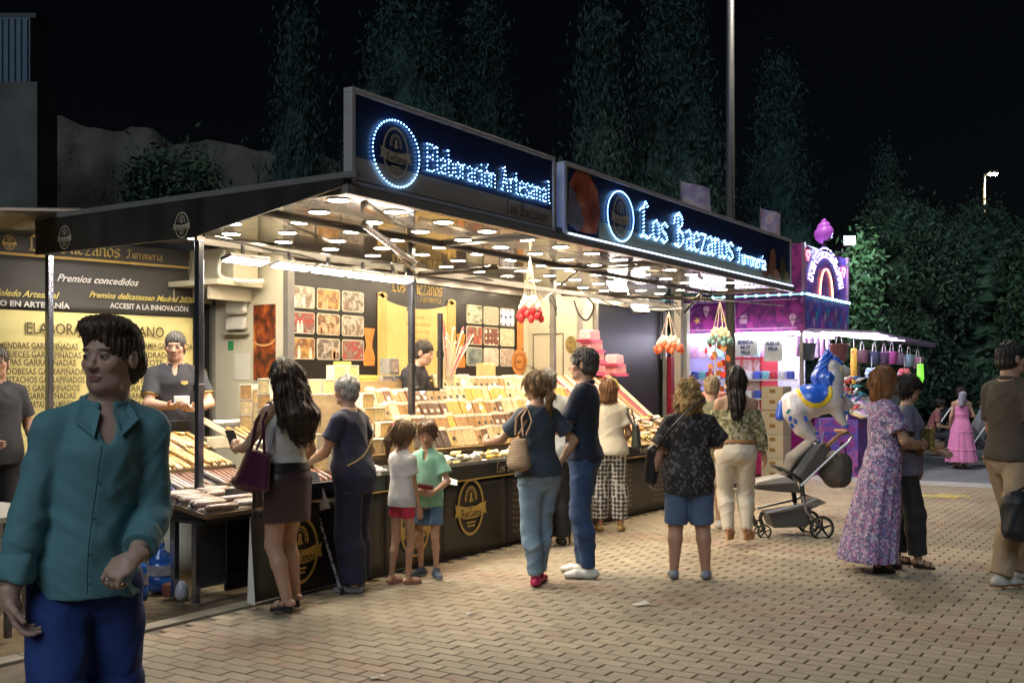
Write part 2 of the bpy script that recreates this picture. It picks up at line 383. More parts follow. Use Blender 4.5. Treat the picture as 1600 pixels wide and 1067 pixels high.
class Body:
    """a posed figure; faces +Y in its own frame, right hand towards +X, feet on z = 0"""
    def __init__(b, H=1.75, sex='m', fat=0.0, lean=0.0, side=0.0, hands=None, poles=None, feet=None, fpoles=None, head=(0, 0, 0), handdir=None, curl=(0.35, 0.35), hipz=0.0, bust=1.0, palm=None, slim=1.0):
        b.H = H; b.s = s = H/1.75; b.sex = sex; b.lean = lean; b.sidel = side
        sec = {'m': MALE, 'f': FEMALE, 'c': CHILD}[sex]
        out = []
        for z, a, f, k in sec:
            w = math.exp(-((z-1.06)/.17)**2)*fat
            up = math.exp(-((z-1.36)/.10)**2)*fat*0.35
            out.append((z, a*slim+.055*w+.03*up, f+.07*w+.02*up, k+.035*w+.02*up))
        b.sec = out; b.fat = fat; b.dz = -hipz
        b.headang = head; hs = {'m': 1.0, 'f': 0.95, 'c': 0.93}[sex]
        b.hs = hs*(s if sex != 'c' else s**0.45*1.0)
        sw = {'m': .168, 'f': .148, 'c': .132}[sex]*(.5+.5*slim)+.02*fat
        sp = b.sp
        def J(x, z, y=0): o = sp(z*s); return np.array([x*s+o[0], y*s+o[1], z*s+b.dz])
        cz = .055 if sex == 'c' else 0
        b.neck0 = J(0, 1.46-cz, -.005); b.shl = {1: J(sw, 1.40-cz), -1: J(-sw, 1.40-cz)}
        b.hip = {1: np.array([.088*s, 0, .90*s+b.dz]), -1: np.array([-.088*s, 0, .90*s+b.dz])}
        ht = (1.75-0.118*b.hs/s) if sex != 'c' else (1.75-.118*b.hs/s)
        o = sp(1.5*s); b.hc = np.array([o[0]+side*.1*s, o[1]+(.018+lean*.1)*s, ht*s+b.dz-.06*abs(lean)*s])
        la, lf = .285*s, .25*s
        hands = hands or {}; poles = poles or {}; feet = feet or {}; fpoles = fpoles or {}
        b.elb, b.wri, b.hd, b.kne, b.ank, b.toe, b.palm = {}, {}, {}, {}, {}, {}, {}
        for q, nme in ((1, 'R'), (-1, 'L')):
            t = hands.get(nme, (q*(sw+.07), .03, .86)); t = np.array(t, float)*s; t[2] += b.dz
            p = poles.get(nme, (q*.5, -1, -.1))
            b.elb[q], b.wri[q] = ik(b.shl[q], t, la, lf, p)
            b.hd[q] = nrm((handdir or {}).get(nme, b.wri[q]-b.elb[q])); b.palm[q] = nrm((palm or {}).get(nme, (-q, 0, 0)))
            f = feet.get(nme, (q*.10, 0)); fz = f[2] if len(f) > 2 else 0
            b.ank[q] = np.array([f[0]*s, f[1]*s-.02, (.075+fz)*s]); fp = fpoles.get(nme, (q*.1, 1, 0))
            b.kne[q], b.ank[q] = ik(b.hip[q], b.ank[q], .425*s, .405*s, fp)
            ta = f[3] if len(f) > 3 else q*.18
            b.toe[q] = nrm((math.sin(ta), math.cos(ta), 0))
        b.curl = {1: curl[0], -1: curl[1]}
        b.Rh = rot3(*head)
    def sp(b, z):
        s = b.s; t = max(0, z/s-1.0); return (b.sidel*t*s, math.tan(b.lean)*t*s)
    # pieces of skeleton as primitives ------------------------------------------------
    def torso(b, inflate=0.0, z0=None, z1=None, sec=None, fold=None, sc=1.0):
        s = b.s; sec = [(z*s+b.dz, a*s*sc, f*s*sc, k*s*sc) for z, a, f, k in (sec or b.sec)]
        return loft(sec, lambda z: b.sp(z-b.dz), inflate, None if z0 is None else z0*s+b.dz, None if z1 is None else z1*s+b.dz, fold)
    def arm(b, q, t=2.0, inf=0.0, loose=0.0, mode='+', k=.02):
        """t: 1 = to the elbow, 2 = to the wrist, fractions cut the segment"""
        s = b.s; m = {'m': 1.0, 'f': .86, 'c': .80}[b.sex]*(1+.22*b.fat)
        S0, E, W = b.shl[q], b.elb[q], b.wri[q]; out = []
        r0, r1, r2 = .048*s*m, .039*s*m, .027*s*m
        t1 = min(t, 1.0); e1 = S0+(E-S0)*t1
        out.append((mode, cone(S0, e1, r0+inf, r0+(r1-r0)*t1+inf+loose, flat=t < 1), k))
        out.append((mode, ell(S0+(E-S0)*.08, (np.array([.050, .050, .052])*s*m+inf)), k))
        if mode == '+': out.append(('+', cone(b.neck0+np.array([b.shl[q][0]*.12, 0, .018*s]), S0+np.array([0, 0, .004*s]), .030*s*m+inf, .042*s*m+inf), .05))
        if t > 1:
            t2 = t-1; e2 = E+(W-E)*t2; M = E+(W-E)*.3
            if t2 > .3:
                out.append((mode, cone(E, M, r1+inf, .040*s*m+inf+loose*.5), k)); out.append((mode, cone(M, e2, .040*s*m+inf+loose*.5, .040*s*m+(r2-.040*s*m)*(t2-.3)/.7+inf+loose, flat=t < 2), k))
            else: out.append((mode, cone(E, e2, r1+inf, r1+inf+loose, flat=True), k))
        return out
    def leg(b, q, t=2.0, inf=0.0, loose=0.0, k=.02, thigh=1.0, calf=None):
        s = b.s; m = {'m': 1.0, 'f': 1.02, 'c': .80}[b.sex]*(1+.22*b.fat)*thigh
        Hp, K, A = b.hip[q], b.kne[q], b.ank[q]; out = []
        r0, r1 = .088*s*m, .056*s*m
        Hp = Hp+np.array([q*.002, -.01, 0])
        t1 = min(t, 1.0); e1 = Hp+(K-Hp)*t1
        out.append(('+', cone(Hp, e1, r0+inf, r0+(r1-r0)*t1+inf+loose*t1, flat=t < 1), k))
        if t > 1:
            t2 = t-1; back = np.array([0, -1.0, 0])
            c1 = (.054 if calf is None else calf)*s*m*(1 if b.sex != 'c' else .95); M = K+(A-K)*.32+back*.012*s
            e2 = K+(A-K)*t2; r3 = (.034*s*m if calf is None else calf*s*m*.9)
            if t2 > .35:
                out.append(('+', cone(K, M, r1+inf+loose, c1+inf+loose), k)); out.append(('+', cone(M, e2, c1+inf+loose, c1+(r3-c1)*(t2-.32)/.68+inf+loose, flat=t < 2), k))
            else: out.append(('+', cone(K, e2, r1+inf+loose, r1+inf+loose, flat=True), k))
        return out
    def hand(b, q):
        s = b.s*{'m': 1.0, 'f': .9, 'c': .95}[b.sex]; W, h = b.wri[q], b.hd[q]; pn = b.palm[q]
        pn = nrm(pn-h*(pn @ h)); sd = np.cross(h, pn)*q  # thumb side
        c = b.curl[q]; out = []
        R = np.stack([sd, h, pn], 1)
        out.append(('+', cone(W-h*.02*s, W+h*.03*s, .024*s, .026*s, side=sd, kx=1.15), .012))
        out.append(('+', ell(W+h*.052*s, np.array([.040, .050, .016])*s, R), .014))
        for i, (o, L) in enumerate(((.030, .066), (.010, .076), (-.010, .071), (-.029, .056))):
            p0 = W+h*.082*s+sd*o*s; a = c*(1+.12*i); 
            p1 = p0+(h*math.cos(a)+pn*math.sin(a))*L*.5*s; p2 = p1+(h*math.cos(2.1*a)+pn*math.sin(2.1*a))*L*.30*s; p3 = p2+(h*math.cos(2.9*a)+pn*math.sin(2.9*a))*L*.26*s
            out.append(('+', cone(p0, p1, .0095*s, .0085*s), .004)); out.append(('+', cone(p1, p2, .0085*s, .0078*s), .003)); out.append(('+', cone(p2, p3, .0078*s, .0065*s), .003))
        t0 = W+h*.02*s+sd*.026*s; t1 = t0+(h*.55+sd*.6+pn*.35)*.045*s; t2 = t1+nrm(h*.9+sd*.15+pn*(.2+.5*c))*.038*s
        out.append(('+', cone(t0, t1, .014*s, .011*s), .008)); out.append(('+', cone(t1, t2, .0105*s, .0085*s), .003))
        return out
    def headops(b, fine=True, nose=1.0):
        R, c, k = b.Rh, b.hc, b.hs; o = []
        def A(p, kk, mode='+'): o.append((mode, framed(p, R, c), kk))
        def e(cc, r): return ell(np.array(cc)*k, np.array(r)*k)
        fem = b.sex != 'm'
        A(e((0, -.014, .030), (.075, .094, .088)), .02)
        A(e((0, .018, -.040), (.060 if not fem else .056, .070, .068)), .03)
        A(cone(np.array((-.03, .035, -.085))*k, np.array((.03, .035, -.085))*k, .026*k, .026*k), .03)
        A(e((0, .062, -.096), (.022, .020, .018)), .025)
        A(e((.040, .056, -.022), (.024, .022, .022)), .02); A(e((-.040, .056, -.022), (.024, .022, .022)), .02)
        A(e((0, .074, .024), (.052, .014, .010)), .016)
        for q in (1, -1): A(e((q*.032, .102, .002), (.019, .018, .012)), .010, '-')
        for q in (1, -1): A(e((q*.032, .073, .002), (.0155, .0155, .0125)), .003)
        A(cone(np.array((0, .078, .010))*k, np.array((0, .103, -.028))*k, .0075*k, .0105*k*nose), .010)
        A(e((0, .100, -.030), (.0135, .012, .010)), .008)
        for q in (1, -1): A(e((q*.013, .091, -.034), (.008, .010, .007)), .006)
        A(e((0, .083, -.062), (.023, .0075, .0055)), .006); A(e((0, .082, -.072), (.019, .008, .006)), .006)
        A(e((0, .092, -.067), (.026, .004, .0016)), .003, '-')
        for q in (1, -1):
            A(e((q*.079, -.008, -.006), (.010, .020, .031)), .008); A(e((q*.089, -.002, -.004), (.006, .010, .018)), .004, '-')
        nk = b.neck0; r = {'m': .058, 'f': .047, 'c': .042}[b.sex]*(b.s if b.sex != 'c' else b.s**.6)*(1+.2*b.fat)
        o.append(('+', cone(nk-np.array([0, 0, .02]), c+R @ (np.array((0, -.018, -.05))*k), r*1.08, r*.98), .02))
        return o
    def skin(b, m, h=0.011, hh=0.0052, hf=0.0045, fine_hands=True, legs=True, hair=(.03, .02, .012), lip=(.30, .10, .08), skin=(.46, .26, .17), beard=0.0, arms_z=None, browcol=None):
        body = [('+', b.torso(-.004), 0)]
        for q in (1, -1):
            body += b.arm(q, 2.0); body += b.leg(q, 2.0)
        hd = b.headops()
        zcut = b.neck0[2]+.02*b.s
        parts = []
        cut = [('&', half((0, 0, 1), zcut+h*1.5), 0)]
        for q in (1, -1):
            hw = nrm(b.wri[q]-b.elb[q])
        parts.append(field(body+[hd[-1]]+cut, h))
        parts.append(field(body[:1]+hd+[('&', half((0, 0, -1), -(zcut-hh)), 0)], hh, clip=(np.array([-9, -9, zcut-3*hh]), np.array([9, 9, 9]))))
        for q in (1, -1):
            hp = b.hand(q)+[('+', cone(b.elb[q]+(b.wri[q]-b.elb[q])*.8, b.wri[q], .029*b.s*{'m': 1.0, 'f': .86, 'c': .8}[b.sex], .0275*b.s*{'m': 1, 'f': .86, 'c': .8}[b.sex]), .006)]
            parts.append(field(hp, hf))
        R, c, k = b.Rh, b.hc, b.hs
        browc = np.array(browcol if browcol else hair)
        def colf(V):
            C = np.tile(np.array(skin, np.float32), (len(V), 1)); P = (V-c) @ R/k
            x, y, z = np.abs(P[:, 0]), P[:, 1], P[:, 2]; front = (y > .05) & (V[:, 2] > zcut)
            def blend(mask, col, a=1.0): w_ = (np.clip(mask, 0, 1)*a*front)[:, None]; C[:] = C*(1-w_)+np.array(col)*w_
            blend(1.3-((x-.045)/.026)**2-((z+.03)/.025)**2, (skin[0]*1.05, skin[1]*.78, skin[2]*.72), .5)
            if beard: blend(np.clip((-.035-z)/.015, 0, 1)*np.clip((x/.02)**2+((z+.067)/.012)**2-.9, 0, 1), np.array(skin)*.25+np.array(hair)*.5, beard)
            blend(2*(1.2-((x)/.024)**2-((z+.067)/.0115)**2), lip, .85)
            blend(3*(1.15-((x-.034)/.020)**2-((z-.024-.10*(x-.02)*(x > .02)*0)/.0048)**2), browc, .85)
            ey = 4*(1.1-((x-.032)/.0145)**2-((z-.0015)/.0050)**2); blend(ey*(y > .07), (.36, .32, .30), 1.0)
            blend(4*(1.1-((x-.031)/.0064)**2-((z-.0015)/.0058)**2), (.02, .012, .01), 1.0)
            blend(3*(1.1-((x-.032)/.0165)**2-((z-.0078)/.0030)**2), (.05, .03, .02), .9)
            return C
        return np_mesh(parts, m, colf)
def strand_noise(b, amp=.004, f=26, lump=.0, lf=22):
    c = b.hc
    def n(X, Y, Z):
        x, y, z = X-c[0], Y-c[1], Z-c[2]; th = np.arctan2(y, x)
        d = -amp*(.6*np.sin(f*th+3*np.sin(9*z+2*th))+.4*np.sin(f*1.9*th+14*z))
        if lump: d = d-lump*(np.sin(lf*x+1.3*np.sin(lf*1.1*z))*np.sin(lf*y+2)*np.cos(lf*.9*z+np.sin(lf*x))+.5*np.sin(2.1*lf*x+1)*np.sin(2.3*lf*z)*np.cos(2*lf*y))
        return d
    return n
def cloth_noise(amp=.006, seed=0, f=1.0):
    """sharp folds: ridges running across and down the cloth, strongest in patches"""
    r = random.Random(seed); ph = [r.uniform(0, 6) for _ in range(9)]
    def n(X, Y, Z):
        if f != 1.0: X, Y, Z = X*f*.8, Y*f*.8, Z*f
        r1 = np.exp(-np.sin(9.5*(Z+.55*X)+1.6*np.sin(7*X+ph[0])+.9*np.sin(9*Y+ph[1])+ph[2])**2/.16); m1 = .5+.5*np.sin(6*X+5.5*Z+ph[3])
        r2 = np.exp(-np.sin(12*(Z-.9*X)+1.4*np.sin(9*Y+5*Z+ph[4])+ph[5])**2/.14); m2 = .5+.5*np.sin(7*Z-6*X+ph[6])
        r3 = np.exp(-np.sin(11*X+7*Y+1.6*np.sin(5*Z+ph[7])+ph[8])**2/.14); m3 = .5+.5*np.sin(9*Z+ph[2])
        return np.minimum(-amp*1.25*(r1*m1+.9*r2*m2+.8*r3*m3-.5), .0032)
    return n
def strand_mesh(V, N, b, style, seed, n=520):
    """thin locks lying on the hair surface, following it down from the crown"""
    r = random.Random(seed); R, c, k = b.Rh, b.hc, b.hs; crown = c+R @ (np.array((0, -.03, .12))*k); mb = MB(); down = np.array([0, 0, -1.0]); L = {'curly': .050, 'short': .028, 'crop': .012, 'full': .034, 'fringe': .034}.get(style, .075)
    for i in range(n):
        j = r.randrange(len(V)); p = V[j].astype(float); nn = N[j]
        fl = p-crown; fl = fl-nn*(fl @ nn); dn = down-nn*(down @ nn)
        d = nrm(fl)*(1 if p[2] > c[2] else .3)+dn*(.5 if p[2] > c[2] else 1.2)+np.array([r.gauss(0, .30 if style == 'curly' else .10) for _ in range(3)]); d = nrm(d)
        pts = []; q = p+nn*.0005; st = L*r.uniform(.5, 1.2)/4
        for t in range(5):
            o = np.zeros(3)
            if style == 'curly': sd = np.cross(d, nn); o = (sd*math.sin(t*2.2+i)+nn*math.cos(t*2.2+i))*.006
            pts.append(tuple(q+o+nn*.0025*math.sin(PI*t/4.0))); q = q+d*st; d = nrm(d*1.0+down*.10-nn*.06)
        w_ = {'crop': .0014, 'curly': .0034}.get(style, .0022)
        mb.tube(pts, [w_*.5, w_, w_, w_*.8, w_*.2], 3, cap=False)
    return mb
def hair_ops(b, style):
    R, c, k = b.Rh, b.hc, b.hs; o = []
    def e(cc, r): return ell(np.array(cc)*k, np.array(r)*k)
    def A(p, kk=.02, mode='+'): o.append((mode, framed(p, R, c), kk))
    def co(a, bb, ra, rb, sd=None, kx=1.0): return cone(np.array(a)*k, np.array(bb)*k, ra*k, rb*k, sd, kx)
    t = {'short': .012, 'crop': .006, 'full': .022, 'fringe': .018}.get(style, .016)
    A(e((0, -.016, .036), (.077+t, .097+t, .088+t*1.15)), 0)
    if style in ('short', 'full', 'fringe', 'crop'):
        A(e((0, -.04, -.03), (.076+t*.4, .070+t*.5, .06)), .02)
        if style == 'full': A(e((.01, .045, .095), (.075, .055, .038)), .03); A(e((-.03, .03, .105), (.05, .05, .03)), .02)
        if style == 'fringe': A(e((0, .055, .072), (.068, .045, .032)), .02)
        A(half_prim((0, -.55, 1), -.055*k, lower=True), 0, '&')
        A(e((0, .115, -.058 if style != 'fringe' else -.070), (.080 if style != 'crop' else .09, .085, .112)), .008, '-')
        for q in (1, -1): A(e((q*.088, .004, -.012), (.022, .024, .036)), .006, '-')
    if style in ('bob', 'long', 'longwide', 'curly', 'bun', 'pony', 'shoulder'):
        A(e((0, -.045, -.025), (.078, .068, .07)), .03)
        if style == 'bob':
            for q in (1, -1): A(co((q*.07, -.015, .02), (q*.080, -.01, -.115), .032, .030, (0, 1, 0), 1.6), .02)
            A(co((0, -.07, .0), (0, -.075, -.12), .07, .06, (1, 0, 0), 1.25), .02)
        if style == 'shoulder':
            for q in (1, -1): A(co((q*.066, -.02, .02), (q*.078, -.03, -.15), .034, .032, (0, 1, 0), 1.5), .02)
            A(co((0, -.07, .0), (0, -.085, -.17), .07, .055, (1, 0, 0), 1.35), .02)
        if style == 'curly':
            for q in (1, -1): A(e((q*.075, -.02, -.06), (.055, .075, .095)), .03)
            A(e((0, -.07, -.09), (.105, .075, .11)), .04); A(e((0, -.02, .07), (.088, .095, .065)), .03)
        if style == 'long':
            A(co((0, -.065, -.02), (.0, -.11, -.36), .075, .055, (1, 0, 0), 1.35), .04); A(co((0, -.10, -.30), (0, -.105, -.40), .05, .03, (1, 0, 0), 1.3), .03)
        if style == 'longwide':
            A(co((0, -.055, .0), (.015, -.12, -.30), .085, .100, (1, 0, 0), 1.7), .04); A(co((.015, -.12, -.30), (.04, -.11, -.43), .100, .07, (1, 0, 0), 1.6), .04)
            for q in (1, -1): A(co((q*.07, -.02, .0), (q*.135, -.09, -.34), .045, .040), .03)
        if style == 'pony':
            A(e((0, -.115, .035), (.028, .03, .028)), .015); A(co((0, -.125, .03), (0, -.155, -.09), .027, .034), .02); A(co((0, -.155, -.09), (.01, -.13, -.24), .034, .010), .02)
        if style == 'bun': A(e((0, -.10, .07), (.04, .04, .04)), .015)
        A(e((0, .125, -.050), (.066, .085, .110)), .012, '-')
        if style in ('pony', 'bun'): A(half_prim((0, -.5, 1), -.06*k, lower=True), 0, '&') if style == 'bun' else None
    return o
def half_prim(n, d, lower=False):
    n = nrm(n)
    return Prim(lambda X, Y, Z: d-(n[0]*X+n[1]*Y+n[2]*Z), (-.3, -.3, -.6), (.3, .3, .6))
SK = {}
def skinmat():
    return mat('skin', rough=0.5, var=.06, scale=9, attr='tint', bump=.0006, bscale=120, sss=.12)
def shoes_of(b, m, parent, kind='sneaker', name='shoe', heel=0.0, sole=(.75, .75, .72), upper=(.1, .1, .1)):
    s = b.s*{'m': 1, 'f': .92, 'c': 1.05}[b.sex]
    for q in (1, -1):
        A = b.ank[q]; t = b.toe[q]; z0 = max(A[2]-.075*b.s, 0); sd = np.array([t[1], -t[0], 0])
        base = np.array([A[0], A[1], z0]); o = []
        hl = base-t*.045*s; te = base+t*.165*s
        if kind in ('sneaker', 'loafer', 'boot'):
            o.append(('+', cone(hl+[0, 0, .040*s], base+t*.10*s+[0, 0, .036*s], .036*s, .034*s, side=sd, kx=1.08), 0))
            o.append(('+', cone(base+t*.10*s+[0, 0, .034*s], te+[0, 0, .026*s], .034*s, .026*s, side=sd, kx=1.35), .02))
            if kind != 'loafer': o.append(('+', cone(base+[0, 0, .03], base+[0, 0, .085*s], .040*s, .038*s), .03))
            o.append(('-', half((0, 0, 1), z0+.004), 0)); o[-1] = ('&', half((0, 0, -1), -(z0+.003)), 0)
            me = np_mesh([field(o, .006)], m, lambda V: np.where((V[:, 2:3] < z0+.022), np.array([sole]), np.array([upper])).repeat(1, 0) if True else None)
            link(name, me, parent)
        else:
            # sandal: bare foot on a sole with straps
            fo = [('+', cone(hl+[0, 0, .038*s+heel], base+t*.09*s+[0, 0, .036*s+heel*.5], .026*s, .026*s, side=sd, kx=1.1), 0), ('+', cone(base+t*.09*s+[0, 0, .034*s+heel*.5], te-t*.02*s+[0, 0, .024*s+heel*.12], .026*s, .012*s, side=sd, kx=2.0), .02), ('+', cone(base+[0, 0, .04+heel], A, .030*s, .030*s), .02)]
            b.footops = getattr(b, 'footops', [])+[field(fo, .006)]
            mb = MB(); pts = []
            n = 14
            def outline(i):
                a = 2*PI*i/n; L = .105*s*math.cos(a); wd = (.040 if math.cos(a) > 0 else .033)*s*math.sin(a); return base+t*(.058*s+L)+sd*wd
            def zt(p): f = 1-((p-base) @ t+.047*s)/(.21*s); return z0+.018+max(0, min(1, f*1.5-.35))*heel+(heel*.12)
            top = [np.array([*outline(i)[:2], zt(outline(i))]) for i in range(n)]; bot = []
            for i in range(n):
                p = outline(i); f = ((p-base) @ t+.047*s)/(.21*s)
                zb = z0 if kind == 'wedge' or f > .62 or f < .30 or heel < .03 else zt(p)-.018
                bot.append(np.array([p[0], p[1], zb]))
            B0 = len(mb.v); mb.v += [tuple(p) for p in top]+[tuple(p) for p in bot]
            mb.f.append(tuple(range(B0, B0+n))); mb.f.append(tuple(range(B0+n, B0+2*n))[::-1])
            for i in range(n): j = (i+1) % n; mb.f.append((B0+i, B0+n+i, B0+n+j, B0+j))
            for f0, h0, wd in ((.12, .050, .030), (.06, .060, .028), (.0, .085, .032)):
                cc = base+t*f0*s+[0, 0, heel*(1-f0*5)*.8]; pts = [cc+sd*wd*1.15*s*math.cos(a)+np.array([0, 0, 1])*(h0*s*math.sin(a)*.9+.012) for a in np.linspace(0, PI, 8)]
                mb.tube(pts, .006*s, 5)
            mb.build(name, m, parent)
def add_strands(me, b, style, n, seed=1):
    nv = len(me.vertices); co = np.empty(3*nv, np.float32); me.vertices.foreach_get('co', co); no = np.empty(3*nv, np.float32); me.vertices.foreach_get('normal', no)
    mb = strand_mesh(co.reshape(-1, 3), no.reshape(-1, 3), b, style, seed, n); t = mb.mesh(None, True); bm = bmesh.new(); bm.from_mesh(me); bm.from_mesh(t); bm.to_mesh(me); bm.free(); me.polygons.foreach_set('use_smooth', [True]*len(me.polygons))
def person(label, loc, face, b, clothes, hair='short', haircol=(.03, .02, .012), skin=(.46, .26, .17), shoes=None, beard=0, fine=False, group=None, hairnoise=None, hairmat=None, brow=None, lump=None):
    """clothes: list of (name, ops, material, voxel, noise)"""
    wx, wy = RX*face[0]+CU*face[1], RY*face[0]+CV*face[1]
    rz = math.atan2(-wx, wy)
    if shoes: pass
    root = empty('person', (loc[0], loc[1], loc[2] if len(loc) > 2 else 0), rz, label, 'person', group)
    me = b.skin(skinmat(), h=.008 if fine else .012, hh=.0036 if fine else .0052, hf=.0036 if fine else .0046, hair=haircol, skin=skin, beard=beard, browcol=brow)
    link('body', me, root)
    if hair:
        hn = hairnoise or strand_noise(b, .004 if hair != 'curly' else .003, 26, .019 if hair == 'curly' else (lump or 0), 46)
        hme = np_mesh([field(hair_ops(b, hair), .0045 if not fine else .0036, noise=hn)], hairmat or mat('hair_%d_%d_%d' % tuple(int(c*255) for c in haircol), haircol, .42, var=.45, scale=14, bump=.004, bscale=60, stretch=(3, 3, .35) if hair != 'curly' else None, spec=.4))
        add_strands(hme, b, hair, 700 if hair == 'curly' else 480)
        link('hair', hme, root)
    for nme, ops, m, vx, nz in clothes:
        r = field(ops, vx, noise=nz)
        if r is not None: link(nme, np_mesh([r], m), root)
    if shoes:
        shoes_of(b, shoes[0], root, *shoes[1:])
        if getattr(b, 'footops', None):
            # bare feet join the body surface
            sk = np_mesh(b.footops, skinmat(), lambda V: np.tile(np.array(skin, np.float32), (len(V), 1)))
            bm = bmesh.new(); bm.from_mesh(me); bm.from_mesh(sk); bm.to_mesh(me); bm.free()
            me.polygons.foreach_set('use_smooth', [True]*len(me.polygons))
    return root
# clothing recipes: each returns the ops of one garment -----------------------------
def top_ops(b, sleeve=.5, hem=.86, inf=.014, loose=.012, neck=1.475, scoop=None, flare=0.0, fold=None, cut=None, over=.022):
    def g(z): return max(0, min(1, (1.18-z)/.2))
    ov = over/b.s; sec = [(z, a+(ov+flare*.3)*g(z), f+(ov+flare*.25)*g(z), k+(ov+flare*.3)*g(z)) for z, a, f, k in [q for q in b.sec if q[0] > .85]]
    if hem < .9: q = sec[0]; sec = [(hem-.03, q[1], q[2], q[3])]+sec
    o = [('+', b.torso(inf, hem, neck, sec, fold), 0)]
    if sleeve > 0:
        for q in (1, -1): o += [(m, p, .03) for m, p, k in b.arm(q, sleeve, inf*.8, loose)]
    else:
        pass
    nk = b.neck0; r = .062*b.s*(1+.2*b.fat)
    o.append(('-', cone(nk-np.array([0, 0, .0]), nk+np.array([0, .02, .12]), r, r*1.3), .004))
    if scoop: o.append(('-', ell(nk+np.array([0, scoop[1]*b.s, scoop[2]*b.s]), np.array([scoop[0], scoop[3] if len(scoop) > 3 else .08, .11])*b.s), .006))
    if cut is not None: o.append(('-', cut, 0))
    return o
def collar_ops(b, r=.066, t=.011):
    nk = b.neck0+np.array([0, .004, .012*b.s]); o = []
    P = [nk+np.array([math.cos(a)*r, math.sin(a)*r*1.02, .012+.014*math.sin(-a)])*1.0 for a in np.linspace(PI*.62, PI*2.38, 12)]
    for i in range(len(P)-1): o.append(('+', cone(P[i], P[i+1], t, t, side=(0, 0, 1), kx=1.9), .006))
    return o
def pants_ops(b, t=2.0, inf=.010, loose=.012, top=1.03, thigh=1.0, calf=None, seat=1.0):
    sec = [(z, a, f, k*(1+(seat-1)*math.exp(-((z-.90)/.07)**2))) for z, a, f, k in b.sec]
    o = [('+', b.torso(inf, .80, top, sec), 0)]
    for q in (1, -1): o += [(m, p, .03) for m, p, k in b.leg(q, t, inf, loose, thigh=thigh, calf=calf)]
    return o
def skirt_ops(b, hem, top=1.05, r0=None, flare=.2, folds=9, amp=.05, front=0.0, sway=(0, 0), rmin=.0):
    s = b.s; base = [q for q in b.sec if q[0] > .93]
    sec = [q for q in base if q[0] <= top+.1]; n = 8; H0 = b.sec[2]
    for i in range(n+1):
        z = .93-(.93-hem)*i/n; g = flare*(.93-z); sec.append((z, H0[1]+g, H0[2]+g*.9+.01, H0[3]+g*.9))
    def fold(th, Z):
        w_ = np.clip((1.0*s+b.dz-Z)/(.5*s), 0, 1); return 1+amp*w_*(np.sin(folds*th+2*np.sin(3*th)+1)*.7+.3*np.sin(folds*2.1*th+3*Z))
    secs = [(z*s+b.dz, a*s, f*s, k*s) for z, a, f, k in sec]
    def sp(z):
        o = b.sp(z-b.dz); t = max(0, (.93*s-z)); return (o[0]+sway[0]*t, o[1]+sway[1]*t)
    return [('+', loft(secs, sp, .012, hem*s+b.dz, top*s+b.dz, fold), 0)]
